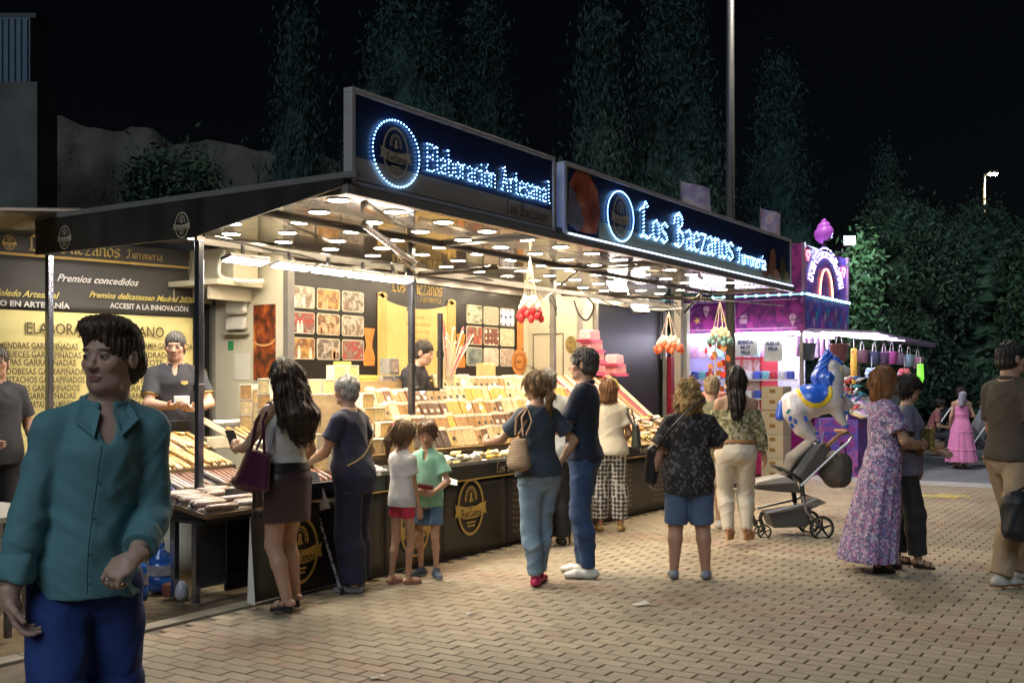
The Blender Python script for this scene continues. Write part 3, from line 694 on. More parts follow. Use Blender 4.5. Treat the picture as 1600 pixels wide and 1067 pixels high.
# ------------------------------------------------------------------ lettering
GL = {
 'a': (.72, [[(.1, .85), (.35, 1), (.55, .85), (.55, .1), (.7, 0)], [(.55, .6), (.2, .5), (.1, .25), (.25, 0), (.55, .2)]]),
 'b': (.72, [[(.02, 1.55), (.14, 1.65), (.14, .1), (.33, 0), (.6, .18), (.6, .78), (.35, 1), (.14, .85)]]),
 'c': (.66, [[(.6, .85), (.35, 1), (.1, .8), (.1, .2), (.35, 0), (.6, .15)]]),
 'd': (.72, [[(.56, 1.6), (.56, .1), (.7, 0)], [(.56, .85), (.35, 1), (.1, .8), (.1, .2), (.33, 0), (.56, .2)]]),
 'e': (.68, [[(.1, .45), (.6, .65), (.55, .9), (.35, 1), (.1, .8), (.1, .2), (.35, 0), (.62, .15)]]),
 'i': (.42, [[(.05, .9), (.2, 1), (.2, .1), (.36, 0)], [(.17, 1.3), (.25, 1.38)]]),
 'í': (.42, [[(.05, .9), (.2, 1), (.2, .1), (.36, 0)], [(.18, 1.22), (.38, 1.5)]]),
 'l': (.42, [[(.05, 1.55), (.2, 1.62), (.2, .1), (.38, 0)]]),
 'n': (.76, [[(.0, .9), (.14, 1), (.14, 0)], [(.14, .8), (.4, 1), (.56, .85), (.56, .1), (.7, 0)]]),
 'o': (.70, [[(.35, 1), (.1, .8), (.1, .2), (.35, 0), (.6, .2), (.6, .8), (.35, 1)]]),
 'ó': (.70, [[(.35, 1), (.1, .8), (.1, .2), (.35, 0), (.6, .2), (.6, .8), (.35, 1)], [(.3, 1.22), (.5, 1.5)]]),
 'r': (.56, [[(.0, .9), (.14, 1), (.14, 0)], [(.14, .8), (.36, 1), (.5, .88)]]),
 's': (.66, [[(.6, .85), (.35, 1), (.1, .82), (.15, .6), (.5, .42), (.6, .2), (.35, 0), (.08, .15)]]),
 't': (.56, [[(.24, 1.42), (.24, .12), (.42, 0), (.54, .1)], [(.05, 1), (.48, 1)]]),
 'u': (.74, [[(.04, .92), (.14, 1), (.14, .15), (.32, 0), (.56, .2)], [(.56, 1), (.56, .1), (.7, 0)]]),
 'z': (.66, [[(.08, 1), (.58, 1), (.08, 0), (.6, 0)]]),
 'L': (.95, [[(.62, 1.55), (.42, 1.75), (.3, 1.5), (.3, .25), (.08, .02), (.4, .12), (.7, 0), (.88, .22)], [(.02, 1.3), (.3, 1.5)]]),
 'B': (1.0, [[(.0, 1.15), (.1, 1.5), (.4, 1.75), (.74, 1.5), (.74, 1.15), (.38, .88)], [(.36, 1.6), (.36, .1)], [(.38, .88), (.8, .7), (.86, .3), (.5, 0), (.02, .12)]]),
 'E': (.9, [[(.80, 1.45), (.70, 1.6), (.12, 1.6), (.15, 1.4), (.15, .05), (.12, 0), (.76, 0), (.84, .22)], [(.15, .82), (.66, .82)], [(.66, 1.0), (.66, .66)]]),
 'A': (.95, [[(.0, .12), (.14, 0), (.42, 1.62), (.74, .12), (.9, 0)], [(.2, .6), (.66, .6)], [(.18, 1.5), (.42, 1.62)]]),
 'T': (.95, [[(.0, 1.3), (.18, 1.6), (.75, 1.5), (.92, 1.65)], [(.48, 1.55), (.42, .2), (.2, 0), (.0, .2)]]),
 ' ': (.5, []),
}
def text_strokes(txt, h, shear=0.0, sp=.02):
    """strokes in metres, x-height h, starting at 0"""
    out = []; x = 0
    for ch in txt:
        wd, st = GL[ch]
        for s_ in st: out.append([((px+x+shear*py)*h, py*h) for px, py in s_])
        x += wd+sp
    return out, x*h
def nib_text(mb, txt, h, O, ux, uz, nib=.16, ang=40, width=None, shear=0.0):
    """flat broad-nib letters: O origin, ux / uz unit axes"""
    st, W = text_strokes(txt, h, shear); kx = (width/W) if width else 1
    nx, nz = math.cos(math.radians(ang))*nib*h/2*1.0, math.sin(math.radians(ang))*nib*h/2
    P = lambda x, z: Vector(O)+Vector(ux)*x+Vector(uz)*z
    for s_ in st:
        for (x0, z0), (x1, z1) in zip(s_, s_[1:]):
            x0 *= 1; a = (x0*kx, z0); b = (x1*kx, z1)
            ns = Vector(ux).cross(Vector(uz)).normalized()*(random.random()*.0006)
            mb.quad(P(a[0]-nx, a[1]-nz)+ns, P(b[0]-nx, b[1]-nz)+ns, P(b[0]+nx, b[1]+nz)+ns, P(a[0]+nx, a[1]+nz)+ns)
            t = nib*h*.10; dx, dz = (b[0]-a[0]), (b[1]-a[1]); l = math.hypot(dx, dz) or 1; px, pz = -dz/l*t, dx/l*t
            mb.quad(P(a[0]-px, a[1]-pz)+ns, P(b[0]-px, b[1]-pz)+ns, P(b[0]+px, b[1]+pz)+ns, P(a[0]+px, a[1]+pz)+ns)
    return (W if not width else width)
def led_text(txt, h, O, ux, uz, spacing, width, dbl=.0, shear=0.0):
    st, W = text_strokes(txt, h, shear); kx = width/W; pts = []
    for s_ in st:
        for off in ((-dbl, dbl) if dbl else (0,)):
            path = [(x*kx+off*h, z+off*h*.5) for x, z in s_]; acc = 0; nxt = 0
            for (x0, z0), (x1, z1) in zip(path, path[1:]):
                l = math.hypot(x1-x0, z1-z0)
                while nxt <= acc+l+1e-9:
                    t = (nxt-acc)/l if l else 0; pts.append(Vector(O)+Vector(ux)*(x0+(x1-x0)*t)+Vector(uz)*(z0+(z1-z0)*t)); nxt += spacing
                acc += l
    return pts
def dots(mb, pts, r):
    for p in pts:
        n = len(mb.v)
        for d in ((r, 0, 0), (-r, 0, 0), (0, r, 0), (0, -r, 0), (0, 0, r), (0, 0, -r)): mb.v.append((p[0]+d[0], p[1]+d[1], p[2]+d[2]))
        mb.f += [tuple(n+i for i in q) for q in ((0, 2, 4), (2, 1, 4), (1, 3, 4), (3, 0, 4), (2, 0, 5), (1, 2, 5), (3, 1, 5), (0, 3, 5))]
def btext(txt, h, O, ux, uz, m, root, width=None, shear=0.0, name='lettering', align='LEFT', bold=0.0):
    """plain letters; h = capital height"""
    c = bpy.data.curves.new('txt', 'FONT'); c.body = txt; c.size = h/.70; c.shear = shear; c.align_x = align; c.offset = bold; c.resolution_u = 2
    o = bpy.data.objects.new(name, c); COL.objects.link(o); o.data.materials.append(m)
    ux, uz = Vector(ux).normalized(), Vector(uz).normalized(); n = ux.cross(uz); k = 1
    if width:
        bpy.context.view_layer.update(); wd = o.dimensions.x; k = width/max(wd, 1e-4)
    M = Matrix((ux*k, uz, n)).transposed().to_4x4(); M.translation = Vector(O); o.matrix_world = M
    dg = bpy.context.evaluated_depsgraph_get(); me = bpy.data.meshes.new_from_object(o.evaluated_get(dg), depsgraph=dg)
    bpy.data.objects.remove(o); me.transform(M); me.materials.clear(); me.materials.append(m)
    q = link(name, me); return pin(q, root) if root is not None else q
def plate(c, ux, uz, w, h, n, t=.004, chamf=0.0):
    """thin rectangle with thickness, centre c"""
    c = Vector(c); ux = Vector(ux); uz = Vector(uz); n = Vector(n)
    if chamf:
        k = chamf; P = [(-w/2+k, -h/2), (w/2-k, -h/2), (w/2, -h/2+k), (w/2, h/2-k), (w/2-k, h/2), (-w/2+k, h/2), (-w/2, h/2-k), (-w/2, -h/2+k)]
    else: P = [(-w/2, -h/2), (w/2, -h/2), (w/2, h/2), (-w/2, h/2)]
    return MB().prism([c+ux*x+uz*z for x, z in P], n*t)
def ring(mb, c, ux, uz, a, b, t, n, th=.003, seg=40, a0=0, a1=2*PI):
    c, ux, uz, n = Vector(c), Vector(ux), Vector(uz), Vector(n); P = lambda r1, r2, g: c+ux*(r1*math.cos(g))+uz*(r2*math.sin(g))+n*th
    for i in range(seg):
        g0, g1 = a0+(a1-a0)*i/seg, a0+(a1-a0)*(i+1)/seg
        mb.quad(P(a-t, b-t, g0), P(a, b, g0), P(a, b, g1), P(a-t, b-t, g1))
def emblem(c, ux, uz, n, s, root, gold, dark, name='emblem', edge=True):
    """oval badge: ring, domed shrine, ribbon with the name, two small lines; s = half height"""
    c, ux, uz, n = Vector(c), Vector(ux), Vector(uz), Vector(n); a = s*.80
    mb = MB(); ring(mb, c, ux, uz, a, s, s*.075, n, .003); ring(mb, c, ux, uz, a*.90, s*.92, s*.02, n, .003)
    dc = c+uz*s*.30; ring(mb, dc, ux, uz, s*.36, s*.44, s*.05, n, .003, a0=-.25, a1=PI+.25); ring(mb, dc, ux, uz, s*.26, s*.33, s*.03, n, .003, a0=-.2, a1=PI+.2)
    for i in range(9):
        g = PI*i/8; p = dc+ux*math.cos(g)*s*.30+uz*math.sin(g)*s*.37+n*.004; mb.quad(p-ux*s*.02-uz*s*.02, p+ux*s*.02-uz*s*.02, p+ux*s*.02+uz*s*.02, p-ux*s*.02+uz*s*.02)
    # figure inside the dome
    f = [(-.13, -.12), (.13, -.12), (.05, .08), (.09, .14), (.0, .24), (-.09, .14), (-.05, .08)]; mb.poly([dc+ux*x*s+uz*z*s+n*.004 for x, z in f])
    # ribbon
    rb = [(-.78, .10), (-.3, .02), (.3, .02), (.78, .14), (.78, -.30), (.3, -.40), (-.3, -.40), (-.78, -.32)]; mb.poly([c+ux*x*s+uz*z*s+n*.006 for x, z in rb])
    for q in (1, -1): mb.poly([c+ux*q*x*s+uz*z*s+n*.0045 for x, z in ((.78, .08), (.95, .16), (.90, -.08), (.97, -.32), (.78, -.26))])
    for k in range(2): mb.quad(*[c+ux*x*s+uz*z*s+n*.0045 for x, z in ((-.28+.05*k, -.57-.12*k), (.28-.05*k, -.57-.12*k), (.28-.05*k, -.51-.12*k), (-.28+.05*k, -.51-.12*k))])
    o = wb(mb, name, gold, root)
    t = MB(); nib_text(t, 'Los', s*.085, c-ux*s*.16-uz*s*.09+n*.009, ux, uz, nib=.22); nib_text(t, 'Baezanos', s*.165, c-ux*s*.64-uz*s*.33+n*.009, ux, uz, nib=.22, width=s*1.28)
    lt = t.build('emblem_name', dark); lt.parent = o
    return o
# ------------------------------------------------------------------ setting: ground, paving, kerb, far things
def pin(o, root):
    o.parent = root; o.matrix_parent_inverse = (Matrix.Translation(root.location) @ root.rotation_euler.to_matrix().to_4x4()).inverted(); return o
def wb(mb, name, m, root=None, **k):
    """build in world coordinates under a root"""
    o = mb.build(name, m, None, **k)
    return pin(o, root) if root is not None else o
def structure(o): o['kind'] = 'structure'; return o
g = MB().quad((-80, -80, -.03), (140, -80, -.03), (140, 160, -.03), (-80, 160, -.03))
structure(g.build('ground', mat('earth', (.16, .12, .07), .95, var=.4, scale=1.5, bump=.02, bscale=12)))
far = MB().quad((17.2, -60, -.014), (70, -60, -.014), (70, 5.2, -.014), (17.2, 5.2, -.014))
structure(far.build('far_pavement', mat('grey_pavement', (.15, .16, .17), .8, var=.2, scale=2, bump=.004, bscale=30)))
band = MB().box(16.5, 17.2, -40, 5.2, -.05, 0)
structure(band.build('pale_paving_band', mat('pale_stone', (.38, .38, .36), .8, var=.12, scale=3)))
kerb = MB()
for i in range(24): kerb.box(.6+i*.72, 1.31+i*.72, 5.45, 5.58, -.08, .006)
structure(kerb.build('kerb', mat('kerb_stone', (.30, .27, .22), .85, var=.3, scale=5, bump=.004, bscale=30), bevel=.006))
pav = MB().quad((-6, -14, -.016), (16.5, -14, -.016), (16.5, 5.45, -.016), (-6, 5.45, -.016))
pavement = structure(pav.build('pavement', mat('joint_sand', (.19, .155, .115), .95, var=.3, scale=8)))
pm = mat('paver_concrete', rough=.72, var=.10, scale=9, attr='tint', bump=.0022, bscale=70, spec=.4)
def paver_geo(x0, x1, y0, y1, dz=0):
    e = .004; t = dz
    vs = [(x0, y0, -.03), (x1, y0, -.03), (x1, y1, -.03), (x0, y1, -.03), (x0, y0, t-e), (x1, y0, t-e), (x1, y1, t-e), (x0, y1, t-e), (x0+e, y0+e, t), (x1-e, y0+e, t), (x1-e, y1-e, t), (x0+e, y1-e, t)]
    fs = [(8, 9, 10, 11), (4, 5, 9, 8), (5, 6, 10, 9), (6, 7, 11, 10), (7, 4, 8, 11), (0, 1, 5, 4), (1, 2, 6, 5), (2, 3, 7, 6), (3, 0, 4, 7)]
    return vs, fs
from mathutils import noise as mnoise
rp = random.Random(3); cand = []
PW, PL = .1, .2
for i in range(int(13.0/PW)):
    u = 3.5+i*PW
    for j in range(-70, 28):
        v = j*PL+(PL/2 if i % 2 else 0)
        if v+PL > 5.45: continue
        cu, cv = u+PW/2, v+PL/2
        X = RX*cu+RY*cv; Y = CU*cu+CV*cv
        if Y < 4.2 or abs(X) > .485*Y+1.2: continue
        cand.append((Y, i, u, v))
cand.sort()
def pcol(i, u, v):
    base = np.array((.335, .276, .195))*rp.uniform(.88, 1.10)
    red = 0
    if i % 26 in (6, 7, 8, 9): red = .45          # rows of reddish pavers
    if 13 < u < 14.2 and -3.2 < v < -1: red = .35
    if rp.random() < .03: red = max(red, .4)
    c = base*(1-red)+np.array((.29, .18, .13))*rp.uniform(.9, 1.15)*red
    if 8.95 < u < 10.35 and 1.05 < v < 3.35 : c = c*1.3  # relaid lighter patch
    nz = mnoise.noise(Vector((u*.9, v*.9, 0)))*.16+mnoise.noise(Vector((u*3.1, v*3.1, 5)))*.10
    return c*(1+nz)
def set_tint(me, cols):
    a = me.color_attributes.new('tint', 'FLOAT_COLOR', 'CORNER'); a.data.foreach_set('color', np.array(cols, np.float32).ravel())
n_single = 0; big_v = []; big_f = []; big_c = []
shared = []
for q in range(14):
    vs, fs = paver_geo(-.0475, .0475, -.0958, .0958); me = bpy.data.meshes.new('paver'); me.from_pydata(vs, [], fs); me.materials.append(pm)
    c = pcol(6 if q >= 11 else 0, 4, 0); set_tint(me, [(*c, 1)]*sum(len(f) for f in fs)); shared.append(me)
for Y, i, u, v in cand:
    dz = rp.uniform(-.0016, .0016)
    if n_single < 300 and Y > 4.85 and abs(RX*u+RY*v) < .49*Y:
        me = shared[rp.randrange(11, 14) if i % 26 in (6, 7, 8, 9) else rp.randrange(11)]
        o = link('paver', me, pavement, (u+PW/2, v+PL/2, dz)); n_single += 1; continue
    vs, fs = paver_geo(u+.0025, u+PW-.0025, v+.0042, v+PL-.0042, dz); b0 = len(big_v)
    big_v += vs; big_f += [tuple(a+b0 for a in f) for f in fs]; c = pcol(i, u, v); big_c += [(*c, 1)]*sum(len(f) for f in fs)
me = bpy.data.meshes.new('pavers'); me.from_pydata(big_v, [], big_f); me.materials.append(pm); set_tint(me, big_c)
tag(link('paver_field', me, pavement), kind='stuff')
# yellow paint mark on the pavers, far right
a = on_z(1432, 775); mk = MB(); mk.box(a.x-.03, a.x+.25, a.y-.5, a.y+.1, .002, .005); mk.box(a.x+.25, a.x+.45, a.y-.62, a.y-.2, .002, .005)
structure(wb(mk, 'painted_marking', mat('worn_yellow_paint', (.50, .42, .10), .8, var=.5, scale=20)))
# litter
for x, y, l, s_ in ((1010, 946, 'crumpled white paper scrap lying on the pavers near curly haired woman', .032), (739, 962, 'tiny white paper scrap on pavers below the pink trainers', .016), (592, 1061, 'small white paper scrap on pavers near the bottom edge', .018)):
    p = on_z(x, y, 0); mb = MB(); r = random.Random(x); n = 6
    vs = [(p.x+s_*(i-1)*1.6+r.uniform(-.01, .01), p.y-s_*(i-1)+s_*(j-.5)*1.2+r.uniform(-.01, .01), .006+r.uniform(0, .022)) for i in range(3) for j in range(3)]
    mb.v = [Vector(q) for q in vs]; mb.f = [(i*3+j, i*3+j+1, i*3+j+4, i*3+j+3) for i in range(2) for j in range(2)]
    mb.v = [tuple(q) for q in mb.v]; tag(wb(mb, 'paper_scrap', mat('white_paper', (.75, .74, .7), .8)), l, 'litter')
# ---------------- far left: pale wall, corrugated building, embankment wall
def cam_wall(x0, x1, yt, yb, Y, th=.3):
    """vertical slab facing the camera, from photograph columns x0..x1 at distance Y, from height yt down to the ground"""
    a = at_d(x0, yt, Y); b = at_d(x1, yt, Y); n = Vector((CU, CV, 0))*th
    return a, b, n
bd = empty('warehouse', at_d(0, 600, 27)*1, 0, 'dark building with blue grey corrugated upper storey above a pale rendered wall', 'building'); bd.location.z = 0
a = at_d(-220, 128, 27); b = at_d(58, 128, 27); n = Vector((CU, CV, 0))*1.2
mb = MB().prism([(a.x, a.y, 0), (b.x, b.y, 0), (b.x, b.y, a.z), (a.x, a.y, a.z)], n); wb(mb, 'wall', mat('pale_render', (.10, .105, .10), .9, var=.5, scale=.7, bump=.01), bd)
a2 = at_d(-220, 28, 27.3); b2 = at_d(47, 28, 27.3); d = (b2-a2).normalized()
mb = MB().prism([(a2.x, a2.y, a.z), (b2.x, b2.y, a.z), (b2.x, b2.y, a2.z), (a2.x, a2.y, a2.z)], n*.9); wb(mb, 'upper_storey', mat('blue_cladding', (.07, .12, .17), .6, var=.15), bd)
L = (b2-a2).xy.length; k = int(L/.16); mb = MB(); nn = -Vector((CU, CV, 0))
for i in range(k):
    p = a2+d*(i+.5)*(L/k); q = [p-d*.045, p+d*.045, p+d*.025+nn*.05, p-d*.025+nn*.05]
    mb.prism([(e.x, e.y, a.z+.02) for e in q], (0, 0, a2.z-a.z-.06))
o = wb(mb, 'corrugation', MATS['blue_cladding'], bd); o['kind'] = 'stuff'
mb = MB(); c0 = a2-d*.1; mb.prism([(c0.x, c0.y, a2.z), (b2.x+d.x*.15, b2.y+d.y*.15, a2.z), (b2.x+d.x*.15+n.x, b2.y+d.y*.15+n.y, a2.z), (c0.x+n.x, c0.y+n.y, a2.z)], (0, 0, .12)); wb(mb, 'roof', mat('dark_trim', (.03, .035, .04), .6), bd)
# rough embankment behind the stall
nx_, nz_ = 90, 26; vs = []; r = random.Random(11)
from mathutils import noise as mnoise
for i in range(nx_):
    x = -260+i*(1180/(nx_-1)); top = 128+max(0, (x-60))*.185 if x < 330 else 178+(x-330)*.09
    top += 5*math.sin(x*.05)
    for j in range(nz_):
        f = j/(nz_-1); pt = at_d(x, top, 31); z = pt.z*f
        dd = 31+3.5*(f)-2.2*(1-f)+mnoise.noise(Vector((x*.02, f*3, 1)))*1.1+mnoise.noise(Vector((x*.08, f*11, 4)))*.5+(0.5 if f > .62 else 0)
        q = at_d(x, 500, dd); vs.append((q.x, q.y, z))
fs = [(i*nz_+j, (i+1)*nz_+j, (i+1)*nz_+j+1, i*nz_+j+1) for i in range(nx_-1) for j in range(nz_-1)]
me = bpy.data.meshes.new('emb'); me.from_pydata(vs, [], fs); me.materials.append(mat('embankment_earth', (.08, .072, .060), .95, var=.6, scale=.5, bump=.06, bscale=6)); me.polygons.foreach_set('use_smooth', [True]*len(fs))
structure(link('hillside', me))
# ---------------- trees
def leaf_mesh(n, shape, size, m, seed, up=.0, aspect=.45, clump=70):
    """shape(rng)->(x,y,z) points; leaves gathered in clumps so that the crown has gaps"""
    rg = np.random.default_rng(seed); r = random.Random(seed); cs = np.array([shape(r) for _ in range(clump)])
    pick = rg.integers(0, clump, n); spread = rg.normal(0, 1, (n, 3))*size*np.array([2.2, 2.2, 3.6])*(1+.3*up)
    C = cs[pick]+spread*rg.uniform(.3, 1.2, (n, 1))
    D = rg.normal(0, 1, (n, 3)); D[:, 2] += up*3; D /= np.linalg.norm(D, axis=1)[:, None]
    E_ = rg.normal(0, 1, (n, 3)); E_ = np.cross(D, E_); E_ /= np.linalg.norm(E_, axis=1)[:, None]
    s_ = size*rg.uniform(.5, 1.4, (n, 1))
    V = np.stack([C-D*s_, C+E_*s_*aspect, C+D*s_, C-E_*s_*aspect], 1).reshape(-1, 3)
    Q = np.arange(4*n).reshape(-1, 4)
    me = np_mesh([(V, Q)], m); me.polygons.foreach_set('use_smooth', np.zeros(len(me.polygons), bool)); return me
lf = mat('cypress_leaf', (.018, .050, .044), .8, var=.5, scale=1.2); lf2 = mat('pine_leaf', (.026, .062, .036), .75, var=.5, scale=1.5); lf3 = mat('bush_leaf', (.03, .075, .02), .7, var=.4, scale=2)
bark = mat('bark', (.07, .055, .04), .95, var=.4, scale=6, bump=.02, bscale=20)
def tree(label, x, ytop, wpx, Y, kind, seed, cat='tree', ybase=None, n=7000, m=None, nme='tree', group=None, size=None):
    top = at_d(x, ytop, Y); H = top.z; base = at_d(x, 595, Y); base.z = 0; R = wpx/F*Y/2
    z0 = 0 if ybase is None else at_d(x, ybase, Y).z
    root = empty(nme, base, 0, label, cat, group)
    tr = MB(); r = random.Random(seed)
    tr.tube([(0, 0, 0), (.1*r.uniform(-1, 1), .05, H*.35), (.15*r.uniform(-1, 1), 0, H*.8)], [max(.07, R*.10), max(.05, R*.07), .03], 8)
    for i in range(7):
        z = z0+(H-z0)*(.15+.11*i); a = r.uniform(0, 6.3); l = R*.6*(1-.08*i); tr.tube([(0, 0, z), (math.cos(a)*l*.5, math.sin(a)*l*.5, z+l*.5), (math.cos(a)*l, math.sin(a)*l, z+l*(1.4 if kind == 'col' else .6))], [.05, .035, .015], 5)
    tr.build('trunk', bark, root)
    def shape(r):
        t = r.random()**.9; a = r.uniform(0, 6.3)
        if kind == 'col': rad = R*(math.sin(PI*min(1, .12+.88*t)**.8)**.7)*(1 if t < .6 else 1-(t-.6)*1.6+.0)*r.uniform(.75, 1.0)
        elif kind == 'spread': rad = R*math.sqrt(max(0, 1-(t*1.75-.8)**2))*r.uniform(.65, 1)
        else: rad = R*(1-t**1.3)*r.uniform(.55, 1.0)*(1+.16*math.sin(5*a+9*t))+.05
        z = z0+(H-z0)*t*.96
        return (math.cos(a)*max(rad, .02), math.sin(a)*max(rad, .02), z)
    # dense dark inner foliage
    nv_, nh_ = 44, 36; vs = []
    for j in range(nv_+1):
        t = j/nv_
        if kind == 'col': rad = R*(math.sin(PI*min(1, .12+.88*t)**.8)**.7)*(1 if t < .6 else 1-(t-.6)*1.6)
        elif kind == 'spread': rad = R*math.sqrt(max(0, 1-(t*1.75-.8)**2))
        else: rad = R*(1-t**1.3)
        rad = max(rad, .01)*(.84 if kind != 'spread' else .62)
        for i in range(nh_):
            a = 2*PI*i/nh_; q = rad*(1+.40*mnoise.noise(Vector((math.cos(a)*1.7, math.sin(a)*1.7, t*7+seed)))+.30*mnoise.noise(Vector((math.cos(a)*5, math.sin(a)*5, t*24+seed)))+r.uniform(-.08, .08)); vs.append((q*math.cos(a), q*math.sin(a), z0+(H-z0)*t*.93))
    fm = bpy.data.meshes.new('core'); fm.from_pydata(vs, [], [(j*nh_+i, j*nh_+(i+1) % nh_, (j+1)*nh_+(i+1) % nh_, (j+1)*nh_+i) for j in range(nv_) for i in range(nh_)]); fm.materials.append(m or (lf if kind != 'spread' else lf2)); tag(link('inner_foliage', fm, root), kind='stuff')
    me = leaf_mesh(n, shape, (size or .1) if kind == 'spread' else .085, m or (lf if kind != 'spread' else lf2), seed, up=(.9 if kind == 'col' else .55 if kind == 'cone' else .1), aspect=(.24 if kind != 'spread' else .42), clump=620 if kind != 'spread' else 260)
    tag(link('crown', me, root), kind='stuff')
    return root
tree('slender dark poplar far left of the tree row behind the stall', 464, 10, 100, 24, 'col', 1, n=11000)
tree('broadest dark conifer rising above the stall roof behind the left sign', 640, -90, 430, 25, 'cone', 2, n=44000, m=lf)
tree('second dark conifer crowded against the broadest one behind the left sign', 755, -10, 210, 27, 'cone', 3, n=18000, m=lf)
tree('narrow columnar cypress standing over the gap between the two signs', 936, 8, 74, 22, 'col', 4, n=13000)
tree('tall dark conifer just left of the thick lamp column', 1052, -70, 270, 24, 'cone', 5, n=36000, m=lf)
tree('dim conifer behind the lamp column, right of it', 1215, 85, 190, 30, 'cone', 6, n=20000, m=lf, size=.18)
tree('faint lowest conifer at the right end of the tree row', 1385, 225, 130, 36, 'cone', 7, n=8000, m=lf, size=.2)
tree('leafy tree lit blue green behind the floodlight of the candy stall', 1400, 318, 190, 24, 'spread', 8, n=24000, ybase=640, size=.06)
tree('big spreading tree at the right edge below the street lamp', 1508, 325, 270, 25, 'spread', 9, n=34000, ybase=650, size=.06)
tree('yellow green lit bush tree cut by the right edge of the view', 1600, 410, 130, 24, 'spread', 10, n=11000, m=lf3, ybase=650, size=.07)
tree('thin young tree with pale lit leaves right beside the candy stall tower', 1345, 385, 46, 19.5, 'spread', 12, n=2600, m=lf3, ybase=560, size=.07)
tree('round leafy shrub showing above the left canopy roof', 268, 252, 150, 14, 'spread', 13, n=5000, m=lf2, ybase=330, size=.045, cat='shrub', nme='shrub')
hd = MB(); rr = random.Random(5)
me = leaf_mesh(30000, lambda r: tuple(at_d(r.uniform(1330, 1720), 500, r.uniform(27, 31)).xy)+(r.uniform(.2, 4.2),), .10, lf2, 20, clump=400)
tag(link('hedge', me), 'dark hedge closing off the plaza behind the pink dress woman', 'hedge')
# ---------------- street lamps
lampm = mat('lamp_column_paint', (.12, .12, .125), .5, metal=.3)
def lamp(label, x, Y, H, r, arm, power, name='street_lamp', col=(1, .82, .55), dim=1.0, hs=1.0):
    base = at_d(x, 595, Y); base.z = 0; root = empty(name, base, 0, label, 'street lamp')
    MB().tube([(0, 0, 0), (0, 0, H)], [r, r*.6], 14).build('column', lampm, root, smooth=True)
    MB().lathe([(r*1.8, 0), (r*1.8, .03), (r*1.1, .06), (r*1.1, .35), (r, .37)], 14).build('base_plate', lampm, root)
    ax = Vector((RX, RY, 0)); e = ax*arm
    hd = MB().tube([(0, 0, H-.05), e*.6+Vector((0, 0, H+.05)), e+Vector((0, 0, H+.06))], .035, 8); hd.build('arm', lampm, root)
    q = e+Vector((0, 0, H)); M = Matrix.Translation(q) @ Matrix.Rotation(math.atan2(RY, RX), 4, 'Z')
    MB().box(-.28*hs, .32*hs, -.13*hs, .13*hs, .02, .10, M).build('lamp_head', lampm, root, bevel=.02)
    MB().box(-.2*hs, .26*hs, -.09*hs, .09*hs, -.012-.05*(1-hs), .018, M).build('lamp_glass', glow('lamp_glow_%d' % int(power), col, 60*dim), root)
    l = bpy.data.lights.new('lamp', 'SPOT'); l.energy = power; l.color = col; l.shadow_soft_size = .12; l.spot_size = math.radians(150); l.spot_blend = .5
    lo = link('lamp_light', l, root, q+Vector((0, 0, -.05))); lo.name = 'lamp_light'
    return root
lamp('tall thick lamp column rising behind the right sign and out of the picture', 1141, 15.7, 9.5, .080, 1.2, 1000, col=(1, .88, .72))
lamp('slim distant street lamp lit yellow above the trees at right', 1538, 33, 8.0, .06, .26, 300, col=(1, .80, .45), dim=4, hs=.5)
wire = MB().tube([at_d(1538, 376, 33), at_d(1700, 378, 33)], .015, 5)
tag(wb(wire, 'overhead_wire', mat('black_rubber', (.02, .02, .02), .6)), 'thin overhead wire running right from the distant lamp column', 'wire')
# ------------------------------------------------------------------ the nougat stall: roof, walls, frame
alu = mat('aluminium', (.42, .40, .38), .35, metal=.6, var=.1, scale=5)
alud = mat('dull_aluminium', (.24, .23, .22), .4, metal=.6, var=.15, scale=5)
steel = mat('dark_steel', (.09, .09, .10), .3, metal=.8, var=.25, scale=7)
cream = mat('cream_wall', (.56, .53, .42), .42, var=.05, scale=2)
white = mat('white_plastic', (.62, .61, .56), .45, var=.05)
blackp = mat('black_print', (.016, .014, .013), .28, var=.3, scale=3, bump=.002, bscale=8, spec=.5)
gold = mat('gold_print', (.55, .38, .10), .5, var=.12, scale=12)
golddull = mat('dull_gold_print', (.50, .42, .30), .5, var=.2, scale=12)
darkink = mat('dark_ink', (.03, .022, .012), .6)
whiteink = mat('white_ink', (.6, .58, .54), .6)
dark = mat('black_rubber', (.02, .02, .02), .6)
NX, UX, UZ, FN = Vector((-1, 0, 0)), Vector((1, 0, 0)), Vector((0, 0, 1)), Vector((0, -1, 0))
warm = glow('downlight_glow', (1.0, .81, .55), 80); cool = glow('strip_glow', (1.0, .93, .84), 95)
stall = empty('nougat_stall', (5.16, 5.4, 0), 0, 'long nougat stall trailer with raised canopy full of round ceiling lights', 'market stall')
K = lambda mb, name, m, **k: wb(mb, name, m, stall, **k)
def each(root, name, m, *boxes, **k):
    for b_ in boxes: wb(MB().box(*b_), name, m, root, **k)
